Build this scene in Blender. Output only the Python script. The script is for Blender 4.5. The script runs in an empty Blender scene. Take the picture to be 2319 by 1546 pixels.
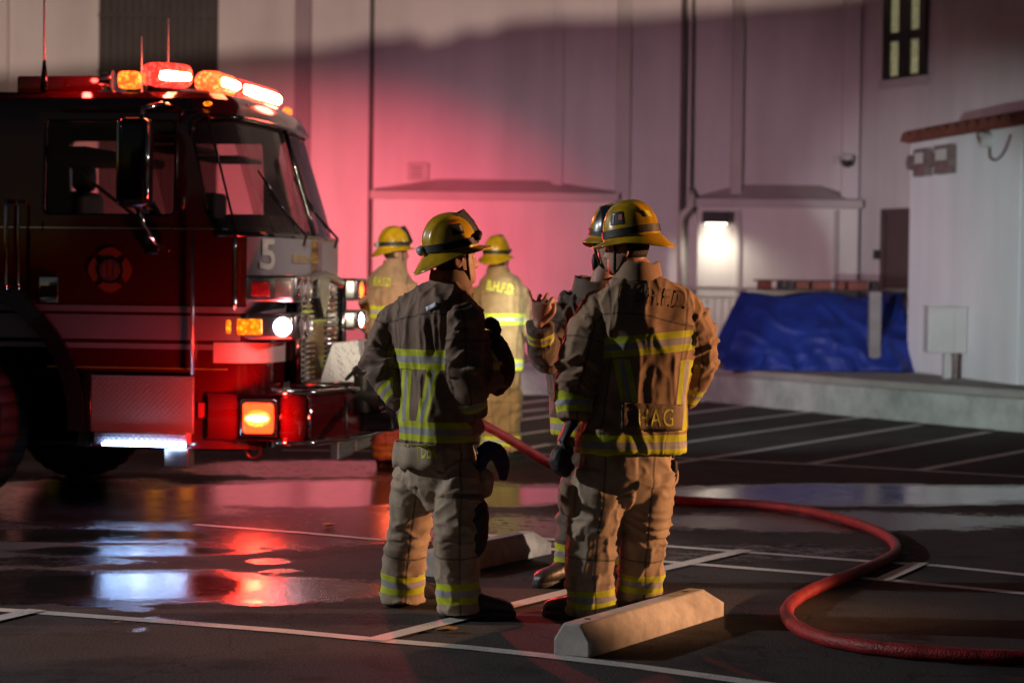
import bpy, bmesh, math, random
import numpy as np
from mathutils import Vector, Matrix
from mathutils.bvhtree import BVHTree

random.seed(7)
S = bpy.context.scene
COL = S.collection
R = math.radians

# ------------------------------------------------------------------ camera
W0, H0 = 2319.0, 1546.0
FPX = 5000.0
CAM_H = 1.52
CAM_ROT = Matrix.Rotation(R(90 - 1.64), 3, 'X') @ Matrix.Rotation(R(0.7), 3, 'Z')
C0 = Vector((0, 0, CAM_H))
cam_data = bpy.data.cameras.new('camera')
cam = bpy.data.objects.new('camera', cam_data)
COL.objects.link(cam)
cam.matrix_world = Matrix.Translation(C0) @ CAM_ROT.to_4x4()
cam_data.sensor_width = 36.0
cam_data.lens = FPX / W0 * 36.0
cam_data.clip_end = 800
cam_data.dof.use_dof = True
cam_data.dof.focus_distance = 9.9
cam_data.dof.aperture_fstop = 2.6
cam_data.dof.aperture_blades = 0
S.camera = cam

# ------------------------------------------------------------------ world, view, engine
world = bpy.data.worlds.new('World')
S.world = world
world.use_nodes = True
wn = world.node_tree
bg = wn.nodes['Background']
sky = wn.nodes.new('ShaderNodeTexSky')
sky.sky_type = 'NISHITA'
sky.sun_disc = False
sky.sun_elevation = R(-3.0)
sky.sun_rotation = R(200)
wn.links.new(sky.outputs[0], bg.inputs[0])
bg.inputs[1].default_value = 0.15
S.view_settings.view_transform = 'Standard'
S.view_settings.look = 'None'
S.view_settings.exposure = 0.0
S.view_settings.gamma = 1.0
S.cycles.use_denoising = True
try:
    S.cycles.denoiser = 'OPENIMAGEDENOISE'
except Exception:
    pass
S.cycles.max_bounces = 6
S.cycles.diffuse_bounces = 3
S.cycles.glossy_bounces = 4
S.cycles.transmission_bounces = 6
S.cycles.transparent_max_bounces = 12
S.cycles.sample_clamp_indirect = 6.0
S.cycles.caustics_reflective = False
S.cycles.caustics_refractive = False

def lamp(name, kind, loc, energy, color, size=0.1, target=None, spot=None, blend=0.5, parent=None):
    d = bpy.data.lights.new(name, kind)
    d.energy = energy
    d.color = color
    if kind in ('POINT', 'SPOT'):
        d.shadow_soft_size = size
    if kind == 'SPOT':
        d.spot_size = R(spot)
        d.spot_blend = blend
    if kind == 'AREA':
        d.size = size
    o = bpy.data.objects.new(name, d)
    COL.objects.link(o)
    o.location = loc
    if target is not None:
        o.rotation_euler = (Vector(target) - Vector(loc)).to_track_quat('-Z', 'Y').to_euler()
    if parent is not None:
        o.parent = parent
    return o

# ------------------------------------------------------------------ pixel helpers (2319 x 1546 frame)
def ray(px, py):
    return CAM_ROT @ Vector(((px - W0 / 2) / FPX, -(py - H0 / 2) / FPX, -1.0))

def P(px, py, Y):
    d = ray(px, py)
    return C0 + d * (Y / d.y)

def G(px, py, z=0.0):
    d = ray(px, py)
    return C0 + d * ((z - CAM_H) / d.z)

# ------------------------------------------------------------------ tags
def tag(o, label=None, cat=None, group=None, kind=None):
    if label: o['label'] = label
    if cat: o['category'] = cat
    if group: o['group'] = group
    if kind: o['kind'] = kind
    return o

def empty(name, loc=(0, 0, 0), rz=0.0):
    o = bpy.data.objects.new(name, None)
    COL.objects.link(o)
    o.location = loc
    o.rotation_euler = (0, 0, rz)
    o.empty_display_size = 0.2
    return o

def link_mesh(name, verts, faces, mats, parent=None, smooth=True, fmat=None, autos=None, loc=None):
    me = bpy.data.meshes.new(name)
    me.from_pydata([tuple(v) for v in verts], [], [tuple(f) for f in faces])
    if not isinstance(mats, (list, tuple)):
        mats = [mats]
    for m in mats:
        me.materials.append(m)
    if fmat is not None:
        me.polygons.foreach_set('material_index', np.array(fmat, dtype=np.int32))
    if smooth:
        me.polygons.foreach_set('use_smooth', np.ones(len(me.polygons), dtype=bool))
        if autos:
            try:
                me.set_sharp_from_angle(angle=R(autos))
            except Exception:
                pass
    me.update()
    o = bpy.data.objects.new(name, me)
    COL.objects.link(o)
    if parent is not None:
        o.parent = parent
    if loc is not None:
        o.location = loc
    return o

class MB:
    """collects primitives into one mesh"""
    def __init__(self, M=None):
        self.v, self.f, self.m = [], [], []
        self.M = M
        self.cur = 0
    def add(self, vs, fs, mi=None):
        n = len(self.v)
        self.v += [Vector(v) for v in vs]
        self.f += [tuple(n + i for i in f) for f in fs]
        self.m += [self.cur if mi is None else mi] * len(fs)
        return self
    def box(self, lo, hi, rot=None, piv=None):
        x0, y0, z0 = lo; x1, y1, z1 = hi
        vs = [Vector(p) for p in ((x0,y0,z0),(x1,y0,z0),(x1,y1,z0),(x0,y1,z0),(x0,y0,z1),(x1,y0,z1),(x1,y1,z1),(x0,y1,z1))]
        if rot is not None:
            c = Vector(piv) if piv is not None else sum(vs, Vector()) / 8
            vs = [c + rot @ (p - c) for p in vs]
        return self.add(vs, [(0,3,2,1),(4,5,6,7),(0,1,5,4),(1,2,6,5),(2,3,7,6),(3,0,4,7)])
    def cbox(self, c, s, rot=None):
        c = Vector(c); h = Vector(s) / 2
        return self.box(c - h, c + h, rot)
    def bbox(self, lo, hi, b=0.01):
        """box with bevelled edges (chamfer b)"""
        bm = bmesh.new()
        lo = Vector(lo); hi = Vector(hi)
        r = bmesh.ops.create_cube(bm, size=1.0)
        s = hi - lo; c = (hi + lo) / 2
        for v in bm.verts:
            v.co = Vector((v.co.x * s.x, v.co.y * s.y, v.co.z * s.z)) + c
        b = min(b, min(s) * 0.45)
        bmesh.ops.bevel(bm, geom=list(bm.edges), offset=b, segments=3, profile=0.5, affect='EDGES')
        bm.verts.index_update()
        vs = [v.co.copy() for v in bm.verts]; fs = [[v.index for v in f.verts] for f in bm.faces]
        bm.free()
        return self.add(vs, fs)
    def loft(self, rings, close=True, cap=True):
        n = len(rings[0]); vs = []; fs = []
        for r in rings: vs += list(r)
        m = n if close else n - 1
        for i in range(len(rings) - 1):
            for j in range(m):
                k = (j + 1) % n
                fs.append((i*n + j, i*n + k, (i+1)*n + k, (i+1)*n + j))
        if cap and close:
            fs.append(tuple(range(n - 1, -1, -1)))
            b = (len(rings) - 1) * n
            fs.append(tuple(b + j for j in range(n)))
        return self.add(vs, fs)
    def tube(self, pts, r, n=10, cap=True, caps_round=False):
        pts = [Vector(p) for p in pts]
        if not isinstance(r, (list, tuple)): r = [r] * len(pts)
        rings = []
        up = None
        for i, p in enumerate(pts):
            if i == 0: t = pts[1] - pts[0]
            elif i == len(pts) - 1: t = pts[-1] - pts[-2]
            else: t = (pts[i+1] - pts[i]).normalized() + (pts[i] - pts[i-1]).normalized()
            t.normalize()
            if up is None:
                up = Vector((0,0,1)) if abs(t.z) < 0.9 else Vector((1,0,0))
            a = t.cross(up).normalized(); b = a.cross(t).normalized(); up = b
            rings.append([p + (a * math.cos(2*math.pi*k/n) + b * math.sin(2*math.pi*k/n)) * r[i] for k in range(n)])
        return self.loft(rings, True, cap)
    def cyl(self, p0, p1, r, n=20):
        return self.tube([p0, p1], r, n)
    def prism(self, poly, ext):
        """poly: list of 3D points (planar), ext: vector"""
        n = len(poly); ext = Vector(ext)
        a = [Vector(p) for p in poly]; b = [p + ext for p in a]
        fs = [tuple(range(n-1,-1,-1)), tuple(range(n, 2*n))]
        fs += [(i, (i+1) % n, n + (i+1) % n, n + i) for i in range(n)]
        return self.add(a + b, fs)
    def ellipsoid(self, c, s, rot=None, n=16, m=10):
        c = Vector(c); rings = []
        for i in range(m + 1):
            ph = -math.pi/2 + math.pi * i / m
            cr = max(math.cos(ph), 1e-3)
            ring = []
            for j in range(n):
                th = 2*math.pi*j/n
                p = Vector((s[0]*cr*math.cos(th), s[1]*cr*math.sin(th), s[2]*math.sin(ph)))
                if rot is not None: p = rot @ p
                ring.append(c + p)
            rings.append(ring)
        return self.loft(rings)
    def build(self, name, mats, parent=None, smooth=False, autos=None, bevel=0.0, bseg=2):
        o = link_mesh(name, self.v, self.f, mats, parent, smooth, self.m, autos)
        bm = bmesh.new(); bm.from_mesh(o.data)
        bmesh.ops.recalc_face_normals(bm, faces=bm.faces)
        bm.to_mesh(o.data); bm.free()
        if bevel > 0:
            md = o.modifiers.new('bevel', 'BEVEL'); md.width = bevel; md.segments = bseg; md.limit_method = 'ANGLE'; md.angle_limit = R(35)
            o.data.polygons.foreach_set('use_smooth', np.ones(len(o.data.polygons), dtype=bool))
            try: o.data.set_sharp_from_angle(angle=R(40))
            except Exception: pass
        return o

def evaluated(o):
    dg = bpy.context.evaluated_depsgraph_get()
    return bpy.data.meshes.new_from_object(o.evaluated_get(dg), depsgraph=dg)

def hide_tmp(o):
    me = o.data
    bpy.data.objects.remove(o, do_unlink=True)

def catmull(pts, n=6):
    """pts: list of tuples (any dims); returns smooth resample"""
    a = np.array(pts, float); out = []
    N = len(a)
    for i in range(N - 1):
        p0 = a[max(i-1, 0)]; p1 = a[i]; p2 = a[i+1]; p3 = a[min(i+2, N-1)]
        for k in range(n):
            t = k / n
            out.append(0.5 * ((2*p1) + (-p0+p2)*t + (2*p0-5*p1+4*p2-p3)*t*t + (-p0+3*p1-3*p2+p3)*t**3))
    out.append(a[-1])
    return np.array(out)

# ------------------------------------------------------------------ numpy value noise
_rs = np.random.RandomState(3)
_T = _rs.rand(4096)
def vnoise(p, seed=0):
    p = np.asarray(p, float) + seed * 17.31
    i = np.floor(p).astype(np.int64); f = p - i
    f = f * f * (3 - 2 * f)
    out = 0
    for dx in (0, 1):
        for dy in (0, 1):
            for dz in (0, 1):
                h = ((i[:,0]+dx) * 73856093) ^ ((i[:,1]+dy) * 19349663) ^ ((i[:,2]+dz) * 83492791)
                v = _T[(h & 0x7fffffff) % 4096]
                w = (f[:,0] if dx else 1-f[:,0]) * (f[:,1] if dy else 1-f[:,1]) * (f[:,2] if dz else 1-f[:,2])
                out = out + v * w
    return out
def fbm(p, seed=0, o=3):
    s = 0; a = 0.5
    for k in range(o):
        s = s + a * vnoise(np.asarray(p) * 2**k, seed + k); a *= 0.5
    return s
def ridge(p, seed=0):
    return 1 - np.abs(2 * vnoise(p, seed) - 1)

# ------------------------------------------------------------------ materials
def new_mat(name):
    m = bpy.data.materials.new(name); m.use_nodes = True
    nt = m.node_tree
    return m, nt, nt.nodes['Principled BSDF']

def mat(name, col, rough=0.6, metal=0.0, var=0.12, vscale=3.0, bump=0.0, bscale=60.0, coat=0.0, rvar=0.08,
        emit=None, estr=0.0, spec=0.5, trans=0.0, alpha=1.0):
    m, nt, b = new_mat(name)
    L = nt.links.new
    tc = nt.nodes.new('ShaderNodeTexCoord')
    nz = nt.nodes.new('ShaderNodeTexNoise'); nz.inputs['Scale'].default_value = vscale; nz.inputs['Detail'].default_value = 6
    L(tc.outputs['Object'], nz.inputs['Vector'])
    ramp = nt.nodes.new('ShaderNodeMapRange')
    ramp.inputs['From Min'].default_value = 0.3; ramp.inputs['From Max'].default_value = 0.7
    ramp.inputs['To Min'].default_value = 1 - var; ramp.inputs['To Max'].default_value = 1 + var
    L(nz.outputs['Fac'], ramp.inputs['Value'])
    mx = nt.nodes.new('ShaderNodeVectorMath'); mx.operation = 'SCALE'
    mx.inputs[0].default_value = col[:3]
    L(ramp.outputs[0], mx.inputs['Scale'])
    L(mx.outputs[0], b.inputs['Base Color'])
    rr = nt.nodes.new('ShaderNodeMapRange')
    rr.inputs['To Min'].default_value = max(rough - rvar, 0.02); rr.inputs['To Max'].default_value = min(rough + rvar, 1)
    L(nz.outputs['Fac'], rr.inputs['Value']); L(rr.outputs[0], b.inputs['Roughness'])
    b.inputs['Metallic'].default_value = metal
    b.inputs['Specular IOR Level'].default_value = spec
    b.inputs['Coat Weight'].default_value = coat
    b.inputs['Coat Roughness'].default_value = 0.05
    b.inputs['Transmission Weight'].default_value = trans
    if bump > 0:
        n2 = nt.nodes.new('ShaderNodeTexNoise'); n2.inputs['Scale'].default_value = bscale; n2.inputs['Detail'].default_value = 5
        L(tc.outputs['Object'], n2.inputs['Vector'])
        bp = nt.nodes.new('ShaderNodeBump'); bp.inputs['Strength'].default_value = bump; bp.inputs['Distance'].default_value = 0.01
        L(n2.outputs['Fac'], bp.inputs['Height']); L(bp.outputs[0], b.inputs['Normal'])
    if emit is not None:
        b.inputs['Emission Color'].default_value = (*emit, 1)
        b.inputs['Emission Strength'].default_value = estr
        if var > 0:
            ne = nt.nodes.new('ShaderNodeTexVoronoi'); ne.inputs['Scale'].default_value = 34
            L(tc.outputs['Object'], ne.inputs['Vector'])
            me_ = nt.nodes.new('ShaderNodeMapRange'); me_.inputs['From Min'].default_value = 0.1; me_.inputs['From Max'].default_value = 0.65
            me_.inputs['To Min'].default_value = estr * 1.7; me_.inputs['To Max'].default_value = estr * 0.35
            L(ne.outputs['Distance'], me_.inputs['Value']); L(me_.outputs[0], b.inputs['Emission Strength'])
    return m

def glass_mat(name, tint=(0.8,0.8,0.8), rough=0.03, refl=0.12):
    m = bpy.data.materials.new(name); m.use_nodes = True
    nt = m.node_tree; nt.nodes.clear(); L = nt.links.new
    out = nt.nodes.new('ShaderNodeOutputMaterial')
    tr = nt.nodes.new('ShaderNodeBsdfTransparent'); tr.inputs[0].default_value = (*tint, 1)
    gl = nt.nodes.new('ShaderNodeBsdfGlossy'); gl.inputs['Roughness'].default_value = rough
    df = nt.nodes.new('ShaderNodeBsdfDiffuse'); df.inputs[0].default_value = (0.32, 0.24, 0.22, 1)
    fr = nt.nodes.new('ShaderNodeFresnel'); fr.inputs['IOR'].default_value = 1.45
    mx = nt.nodes.new('ShaderNodeMixShader'); mx2 = nt.nodes.new('ShaderNodeMixShader')
    mx2.inputs[0].default_value = refl
    L(tr.outputs[0], mx2.inputs[1]); L(df.outputs[0], mx2.inputs[2])
    L(fr.outputs[0], mx.inputs[0]); L(mx2.outputs[0], mx.inputs[1]); L(gl.outputs[0], mx.inputs[2])
    L(mx.outputs[0], out.inputs[0])
    return m
def gear_mat(name, col, yellow=(0.62, 0.70, 0.03), silver=(0.42, 0.42, 0.44), bscale=9):
    """heavy canvas with sewn-on triple trim driven by the mesh attribute 'band'"""
    m, nt, b = new_mat(name); L = nt.links.new
    tc = nt.nodes.new('ShaderNodeTexCoord')
    at = nt.nodes.new('ShaderNodeAttribute'); at.attribute_name = 'band'
    def ms(op, a, bb):
        n = nt.nodes.new('ShaderNodeMath'); n.operation = op
        for k, x in enumerate((a, bb)):
            if isinstance(x, (int, float)): n.inputs[k].default_value = x
            else: L(x, n.inputs[k])
        return n.outputs[0]
    f = at.outputs['Fac']
    in_trim = ms('LESS_THAN', f, 1.5)
    in_silver = ms('LESS_THAN', f, 0.5)
    nz = nt.nodes.new('ShaderNodeTexNoise'); nz.inputs['Scale'].default_value = 3.5; nz.inputs['Detail'].default_value = 8; nz.inputs['Roughness'].default_value = 0.65
    L(tc.outputs['Object'], nz.inputs['Vector'])
    mr = nt.nodes.new('ShaderNodeMapRange'); mr.inputs['From Min'].default_value = 0.3; mr.inputs['From Max'].default_value = 0.72
    mr.inputs['To Min'].default_value = 0.5; mr.inputs['To Max'].default_value = 1.2
    nb = nt.nodes.new('ShaderNodeTexNoise'); nb.inputs['Scale'].default_value = 17; nb.inputs['Detail'].default_value = 5; L(tc.outputs['Object'], nb.inputs['Vector'])
    L(ms('ADD', ms('MULTIPLY', nz.outputs['Fac'], 0.65), ms('MULTIPLY', nb.outputs['Fac'], 0.35)), mr.inputs['Value'])
    def rgb(c):
        n = nt.nodes.new('ShaderNodeRGB'); n.outputs[0].default_value = (*c, 1); return n.outputs[0]
    def mixc(fac, a, bb):
        n = nt.nodes.new('ShaderNodeMix'); n.data_type = 'RGBA'
        L(fac, n.inputs[0]); L(a, n.inputs[6]); L(bb, n.inputs[7]); return n.outputs[2]
    sa = nt.nodes.new('ShaderNodeAttribute'); sa.attribute_name = 'seam'
    sm_ = nt.nodes.new('ShaderNodeMapRange'); sm_.inputs['From Min'].default_value = 0.0015; sm_.inputs['From Max'].default_value = 0.007; sm_.inputs['To Min'].default_value = 0.35; sm_.inputs['To Max'].default_value = 1.0
    L(sa.outputs['Fac'], sm_.inputs['Value'])
    trim = mixc(in_silver, rgb(yellow), rgb(silver))
    c = mixc(in_trim, rgb(col), trim)
    sc = nt.nodes.new('ShaderNodeVectorMath'); sc.operation = 'SCALE'
    L(c, sc.inputs[0]); L(ms('MULTIPLY', mr.outputs[0], ms('MAXIMUM', sm_.outputs[0], in_trim)), sc.inputs['Scale'])
    L(sc.outputs[0], b.inputs['Base Color'])
    b.inputs['Roughness'].default_value = 0.75
    b.inputs['Specular IOR Level'].default_value = 0.25
    b.inputs['Sheen Weight'].default_value = 0.12
    n2 = nt.nodes.new('ShaderNodeTexNoise'); n2.inputs['Scale'].default_value = bscale; n2.noise_type = 'RIDGED_MULTIFRACTAL'; n2.inputs['Detail'].default_value = 4; n2.inputs['Distortion'].default_value = 0.8
    L(tc.outputs['Object'], n2.inputs['Vector'])
    n3 = nt.nodes.new('ShaderNodeTexNoise'); n3.inputs['Scale'].default_value = 420; n3.inputs['Detail'].default_value = 2
    L(tc.outputs['Object'], n3.inputs['Vector'])
    bp = nt.nodes.new('ShaderNodeBump'); bp.inputs['Strength'].default_value = 0.6; bp.inputs['Distance'].default_value = 0.005
    L(n2.outputs['Fac'], bp.inputs['Height'])
    bp2 = nt.nodes.new('ShaderNodeBump'); bp2.inputs['Strength'].default_value = 0.25; bp2.inputs['Distance'].default_value = 0.001
    L(n3.outputs['Fac'], bp2.inputs['Height']); L(bp.outputs[0], bp2.inputs['Normal'])
    bp3 = nt.nodes.new('ShaderNodeBump'); bp3.inputs['Strength'].default_value = 0.5; bp3.inputs['Distance'].default_value = 0.002
    L(ms('ADD', in_trim, ms('MULTIPLY', sm_.outputs[0], 1.5)), bp3.inputs['Height']); L(bp2.outputs[0], bp3.inputs['Normal'])
    L(bp3.outputs[0], b.inputs['Normal'])
    return m

M = {}
M['gear_a'] = gear_mat('turnout canvas brown', (0.26, 0.175, 0.125))
M['gear_c'] = gear_mat('turnout canvas dark', (0.15, 0.115, 0.09))
M['gear_b'] = gear_mat('turnout canvas tan', (0.38, 0.25, 0.155))
M['gear_pants'] = gear_mat('turnout canvas pale', (0.47, 0.365, 0.26))
M['gear_e'] = gear_mat('turnout canvas gold', (0.32, 0.20, 0.09))
M['skin'] = mat('skin', (0.42, 0.24, 0.17), 0.5, var=0.08, vscale=12, bump=0.15, bscale=90)
M['hair'] = mat('dark hair', (0.03, 0.02, 0.015), 0.7, bump=0.5, bscale=200)
M['helmet'] = mat('yellow helmet composite', (0.47, 0.29, 0.012), 0.24, coat=0.35, var=0.4, vscale=11, bump=0.04, bscale=30)
M['helmet_dark'] = mat('black leather helmet face', (0.02, 0.025, 0.035), 0.3, coat=0.3, var=0.2, vscale=14)
M['black_strap'] = mat('black strap webbing', (0.016, 0.015, 0.016), 0.55, bump=0.2, bscale=150)
M['black_rubber'] = mat('black rubber', (0.02, 0.019, 0.019), 0.55, var=0.25, vscale=10, bump=0.25, bscale=50)
M['glove'] = mat('dark leather glove', (0.022, 0.018, 0.018), 0.6, bump=0.5, bscale=45)
M['grey_plastic'] = mat('grey plastic', (0.35, 0.36, 0.40), 0.3, var=0.1)
M['lens'] = mat('clear lens', (0.55, 0.6, 0.65), 0.08, metal=0.6)
M['boot'] = mat('boot leather', (0.045, 0.043, 0.045), 0.38, var=0.25, vscale=16, bump=0.35, bscale=50)
M['yellow_letter'] = mat('yellow reflective lettering', (0.60, 0.60, 0.05), 0.6, var=0.2, vscale=30)
M['dark_letter'] = mat('dark outlined lettering', (0.19, 0.12, 0.065), 0.7, var=0.15, vscale=30)
M['patch'] = mat('name patch leather', (0.17, 0.115, 0.07), 0.7, var=0.2, vscale=20, bump=0.3, bscale=40)
M['blue_cloth'] = mat('dark blue cloth', (0.03, 0.03, 0.09), 0.8, bump=0.5, bscale=30)
M['white_letter'] = mat('white lettering', (0.72, 0.70, 0.68), 0.5)
M['red_letter'] = mat('red lettering', (0.35, 0.02, 0.02), 0.5)
M['pink_letter'] = mat('pale red sticker', (0.55, 0.16, 0.18), 0.5)
M['white_cloth'] = mat('white reflective tab', (0.65, 0.7, 0.8), 0.4)

M['truck_red'] = mat('dark red truck enamel', (0.085, 0.002, 0.004), 0.14, var=0.06, vscale=1.5, coat=1.0, rvar=0.04)
M['truck_black'] = mat('black truck enamel', (0.012, 0.008, 0.01), 0.2, coat=0.6)
M['truck_stripe'] = mat('grey reflective stripe', (0.28, 0.25, 0.28), 0.35, var=0.06)
M['truck_white'] = mat('white truck enamel', (0.74, 0.70, 0.66), 0.22, coat=0.6, var=0.05)
M['gold'] = mat('gold leaf', (0.75, 0.48, 0.10), 0.3, metal=0.6)
M['emblem_red'] = mat('faded red gold emblem', (0.36, 0.07, 0.02), 0.4)
M['emblem_grey'] = mat('emblem grey', (0.16, 0.08, 0.08), 0.4, var=0.4, vscale=40)
M['chrome'] = mat('chrome', (0.75, 0.73, 0.72), 0.10, metal=1.0, var=0.05)
M['steel'] = mat('brushed steel', (0.5, 0.49, 0.49), 0.32, metal=1.0, var=0.15, vscale=20)
M['dark_metal'] = mat('dark metal', (0.05, 0.045, 0.045), 0.35, metal=0.6, var=0.2, vscale=12)
M['tyre'] = mat('tyre rubber', (0.012, 0.011, 0.011), 0.7, var=0.25, vscale=18, bump=0.4, bscale=40)
M['interior'] = mat('cab interior vinyl', (0.035, 0.028, 0.028), 0.7, bump=0.2)
M['led_white'] = mat('white led tube', (0.8, 0.85, 1.0), 0.3, emit=(0.36, 0.55, 1.0), estr=60, var=0.0)
M['lamp_white'] = mat('lit white lamp', (0.9, 0.9, 1.0), 0.2, emit=(0.85, 0.90, 1.0), estr=60, var=0)
M['lamp_red_hot'] = mat('lit red lamp core', (0.9, 0.5, 0.1), 0.2, emit=(1.0, 0.10, 0.02), estr=110, var=0)
M['lamp_red_lit'] = mat('lit red lens', (0.8, 0.05, 0.02), 0.2, emit=(1.0, 0.03, 0.005), estr=7, var=0)
M['lamp_red_dim'] = mat('faintly glowing red lens', (0.45, 0.02, 0.03), 0.15, coat=0.8, emit=(1.0, 0.04, 0.04), estr=0.06, bump=0.4, bscale=70)  # dark lenses and side reflector given a faint glow of their own
M['lamp_amber'] = mat('lit amber lens', (0.9, 0.35, 0.02), 0.2, emit=(1.0, 0.22, 0.005), estr=2.0, bump=0.5, bscale=90)
M['lamp_amber_hot'] = mat('lit amber dome', (0.9, 0.5, 0.1), 0.2, emit=(1.0, 0.10, 0.01), estr=5)
M['lamp_clear'] = mat('clear lamp lens', (0.5, 0.4, 0.42), 0.12, metal=0.5, bump=0.3, bscale=60)
M['bar_hot'] = mat('lit light bar dome', (0.9, 0.5, 0.2), 0.2, emit=(1.0, 0.20, 0.09), estr=110, var=0.1)
M['bar_red'] = mat('red light bar dome', (0.8, 0.08, 0.04), 0.15, emit=(1.0, 0.03, 0.02), estr=5, coat=0.8)
M['bar_warm'] = mat('warm light bar dome', (0.9, 0.2, 0.05), 0.15, emit=(1.0, 0.09, 0.02), estr=6, coat=0.8)
M['whip'] = mat('pale whip paint', (0.8, 0.82, 0.85), 0.3)  # chrome whips, their bright reflection put into a pale colour
M['glass'] = glass_mat('cab window glass', (0.85, 0.80, 0.80), 0.02, 0.04)
M['windshield'] = glass_mat('windshield glass', (0.66, 0.60, 0.60), 0.03, 0.13)

def stucco(name, col, str_=0.14):
    m, nt, b = new_mat(name); L = nt.links.new; N = nt.nodes.new
    tc = N('ShaderNodeTexCoord'); mp = N('ShaderNodeMapping'); mp.inputs['Scale'].default_value = (2.2, 2.2, 0.28); L(tc.outputs['Object'], mp.inputs['Vector'])
    a = N('ShaderNodeTexNoise'); a.inputs['Scale'].default_value = 1.0; a.inputs['Detail'].default_value = 7; L(mp.outputs[0], a.inputs['Vector'])
    c = N('ShaderNodeTexNoise'); c.inputs['Scale'].default_value = 0.55; c.inputs['Detail'].default_value = 6; L(tc.outputs['Object'], c.inputs['Vector'])
    g = N('ShaderNodeTexNoise'); g.inputs['Scale'].default_value = 30; g.inputs['Detail'].default_value = 4; L(tc.outputs['Object'], g.inputs['Vector'])
    ad = N('ShaderNodeMath'); ad.operation = 'ADD'; L(a.outputs['Fac'], ad.inputs[0]); L(c.outputs['Fac'], ad.inputs[1])
    mr = N('ShaderNodeMapRange'); mr.inputs['From Min'].default_value = .75; mr.inputs['From Max'].default_value = 1.2; mr.inputs['To Min'].default_value = 1 - str_; mr.inputs['To Max'].default_value = 1 + str_*.5
    L(ad.outputs[0], mr.inputs['Value']); sc = N('ShaderNodeVectorMath'); sc.operation = 'SCALE'; sc.inputs[0].default_value = col; L(mr.outputs[0], sc.inputs['Scale']); L(sc.outputs[0], b.inputs['Base Color'])
    b.inputs['Roughness'].default_value = .9
    bp = N('ShaderNodeBump'); bp.inputs['Strength'].default_value = .3; bp.inputs['Distance'].default_value = .01; L(g.outputs['Fac'], bp.inputs['Height']); L(bp.outputs[0], b.inputs['Normal'])
    return m
M['wall'] = stucco('cream stucco', (0.62, 0.57, 0.58))
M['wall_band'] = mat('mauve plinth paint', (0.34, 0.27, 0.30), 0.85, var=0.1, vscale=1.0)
M['wall_trim'] = mat('stucco trim', (0.50, 0.46, 0.45), 0.85, var=0.06)
M['wall_lightened'] = stucco('lightened bay stucco', (0.70, 0.67, 0.64))  # bays: own paleness plus the light they catch, put into the colour
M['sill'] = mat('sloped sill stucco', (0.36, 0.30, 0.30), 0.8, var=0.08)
M['brown_metal'] = mat('brown ribbed door metal', (0.026, 0.015, 0.016), 0.6, var=0.2, vscale=4)
M['pipe_dark'] = mat('dark painted pipe', (0.10, 0.085, 0.08), 0.6)
M['pipe_light'] = mat('cream painted pipe', (0.55, 0.50, 0.46), 0.6)
M['hut'] = stucco('white hut stucco', (0.80, 0.80, 0.84), 0.1)
M['clay'] = mat('clay roof tile', (0.20, 0.06, 0.04), 0.75, var=0.3, vscale=6, bump=0.3)
M['box_grey'] = mat('pale grey box paint', (0.55, 0.55, 0.55), 0.5, var=0.06)
M['meter'] = mat('meter grey brown', (0.18, 0.13, 0.13), 0.5, var=0.3, vscale=12)
M['post_grey'] = mat('grey concrete post', (0.23, 0.22, 0.22), 0.8, var=0.15, vscale=5)
M['tarp'] = mat('blue tarpaulin', (0.014, 0.035, 0.24), 0.55, var=0.25, vscale=4, bump=0.35, bscale=7, spec=0.3)
M['rail'] = mat('cream rail paint', (0.5, 0.47, 0.43), 0.5)
M['win_lit'] = mat('lit window pane', (0.5, 0.5, 0.3), 0.4, emit=(0.56, 0.58, 0.30), estr=0.30, var=0.15, vscale=1.5)
M['win_frame'] = mat('dark window frame', (0.02, 0.016, 0.015), 0.5)
M['door_dark'] = mat('dark door paint', (0.09, 0.055, 0.055), 0.6)
M['lamp_cover'] = mat('black lamp hood', (0.015, 0.012, 0.012), 0.5)
M['lamp_glow'] = mat('lit lamp diffuser', (1, 0.95, 0.85), 0.4, emit=(1.0, 0.93, 0.74), estr=14)
M['hose'] = mat('red rubber hose', (0.30, 0.016, 0.02), 0.46, var=0.4, vscale=14, bump=0.6, bscale=110, rvar=0.15)
M['leaf'] = mat('dry leaf', (0.32, 0.19, 0.07), 0.7, var=0.3, vscale=30)
M['bollard'] = mat('yellow bollard paint', (0.75, 0.55, 0.02), 0.5, var=0.1)
M['facade'] = mat('facade stucco behind', (0.4, 0.37, 0.34), 0.85)

def concrete(name, col, stain=0.5, scale=3.0):
    m, nt, b = new_mat(name); L = nt.links.new
    tc = nt.nodes.new('ShaderNodeTexCoord')
    n1 = nt.nodes.new('ShaderNodeTexNoise'); n1.inputs['Scale'].default_value = scale; n1.inputs['Detail'].default_value = 8; n1.inputs['Roughness'].default_value = 0.7
    n2 = nt.nodes.new('ShaderNodeTexNoise'); n2.inputs['Scale'].default_value = scale * 14; n2.inputs['Detail'].default_value = 4
    for n in (n1, n2): L(tc.outputs['Object'], n.inputs['Vector'])
    cr = nt.nodes.new('ShaderNodeValToRGB')
    cr.color_ramp.elements[0].position = 0.32; cr.color_ramp.elements[0].color = (*[c * (1 - stain) for c in col], 1)
    cr.color_ramp.elements[1].position = 0.62; cr.color_ramp.elements[1].color = (*col, 1)
    L(n1.outputs['Fac'], cr.inputs[0]); L(cr.outputs[0], b.inputs['Base Color'])
    b.inputs['Roughness'].default_value = 0.85
    bp = nt.nodes.new('ShaderNodeBump'); bp.inputs['Strength'].default_value = 0.4; bp.inputs['Distance'].default_value = 0.004
    L(n2.outputs['Fac'], bp.inputs['Height']); L(bp.outputs[0], b.inputs['Normal'])
    return m
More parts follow.
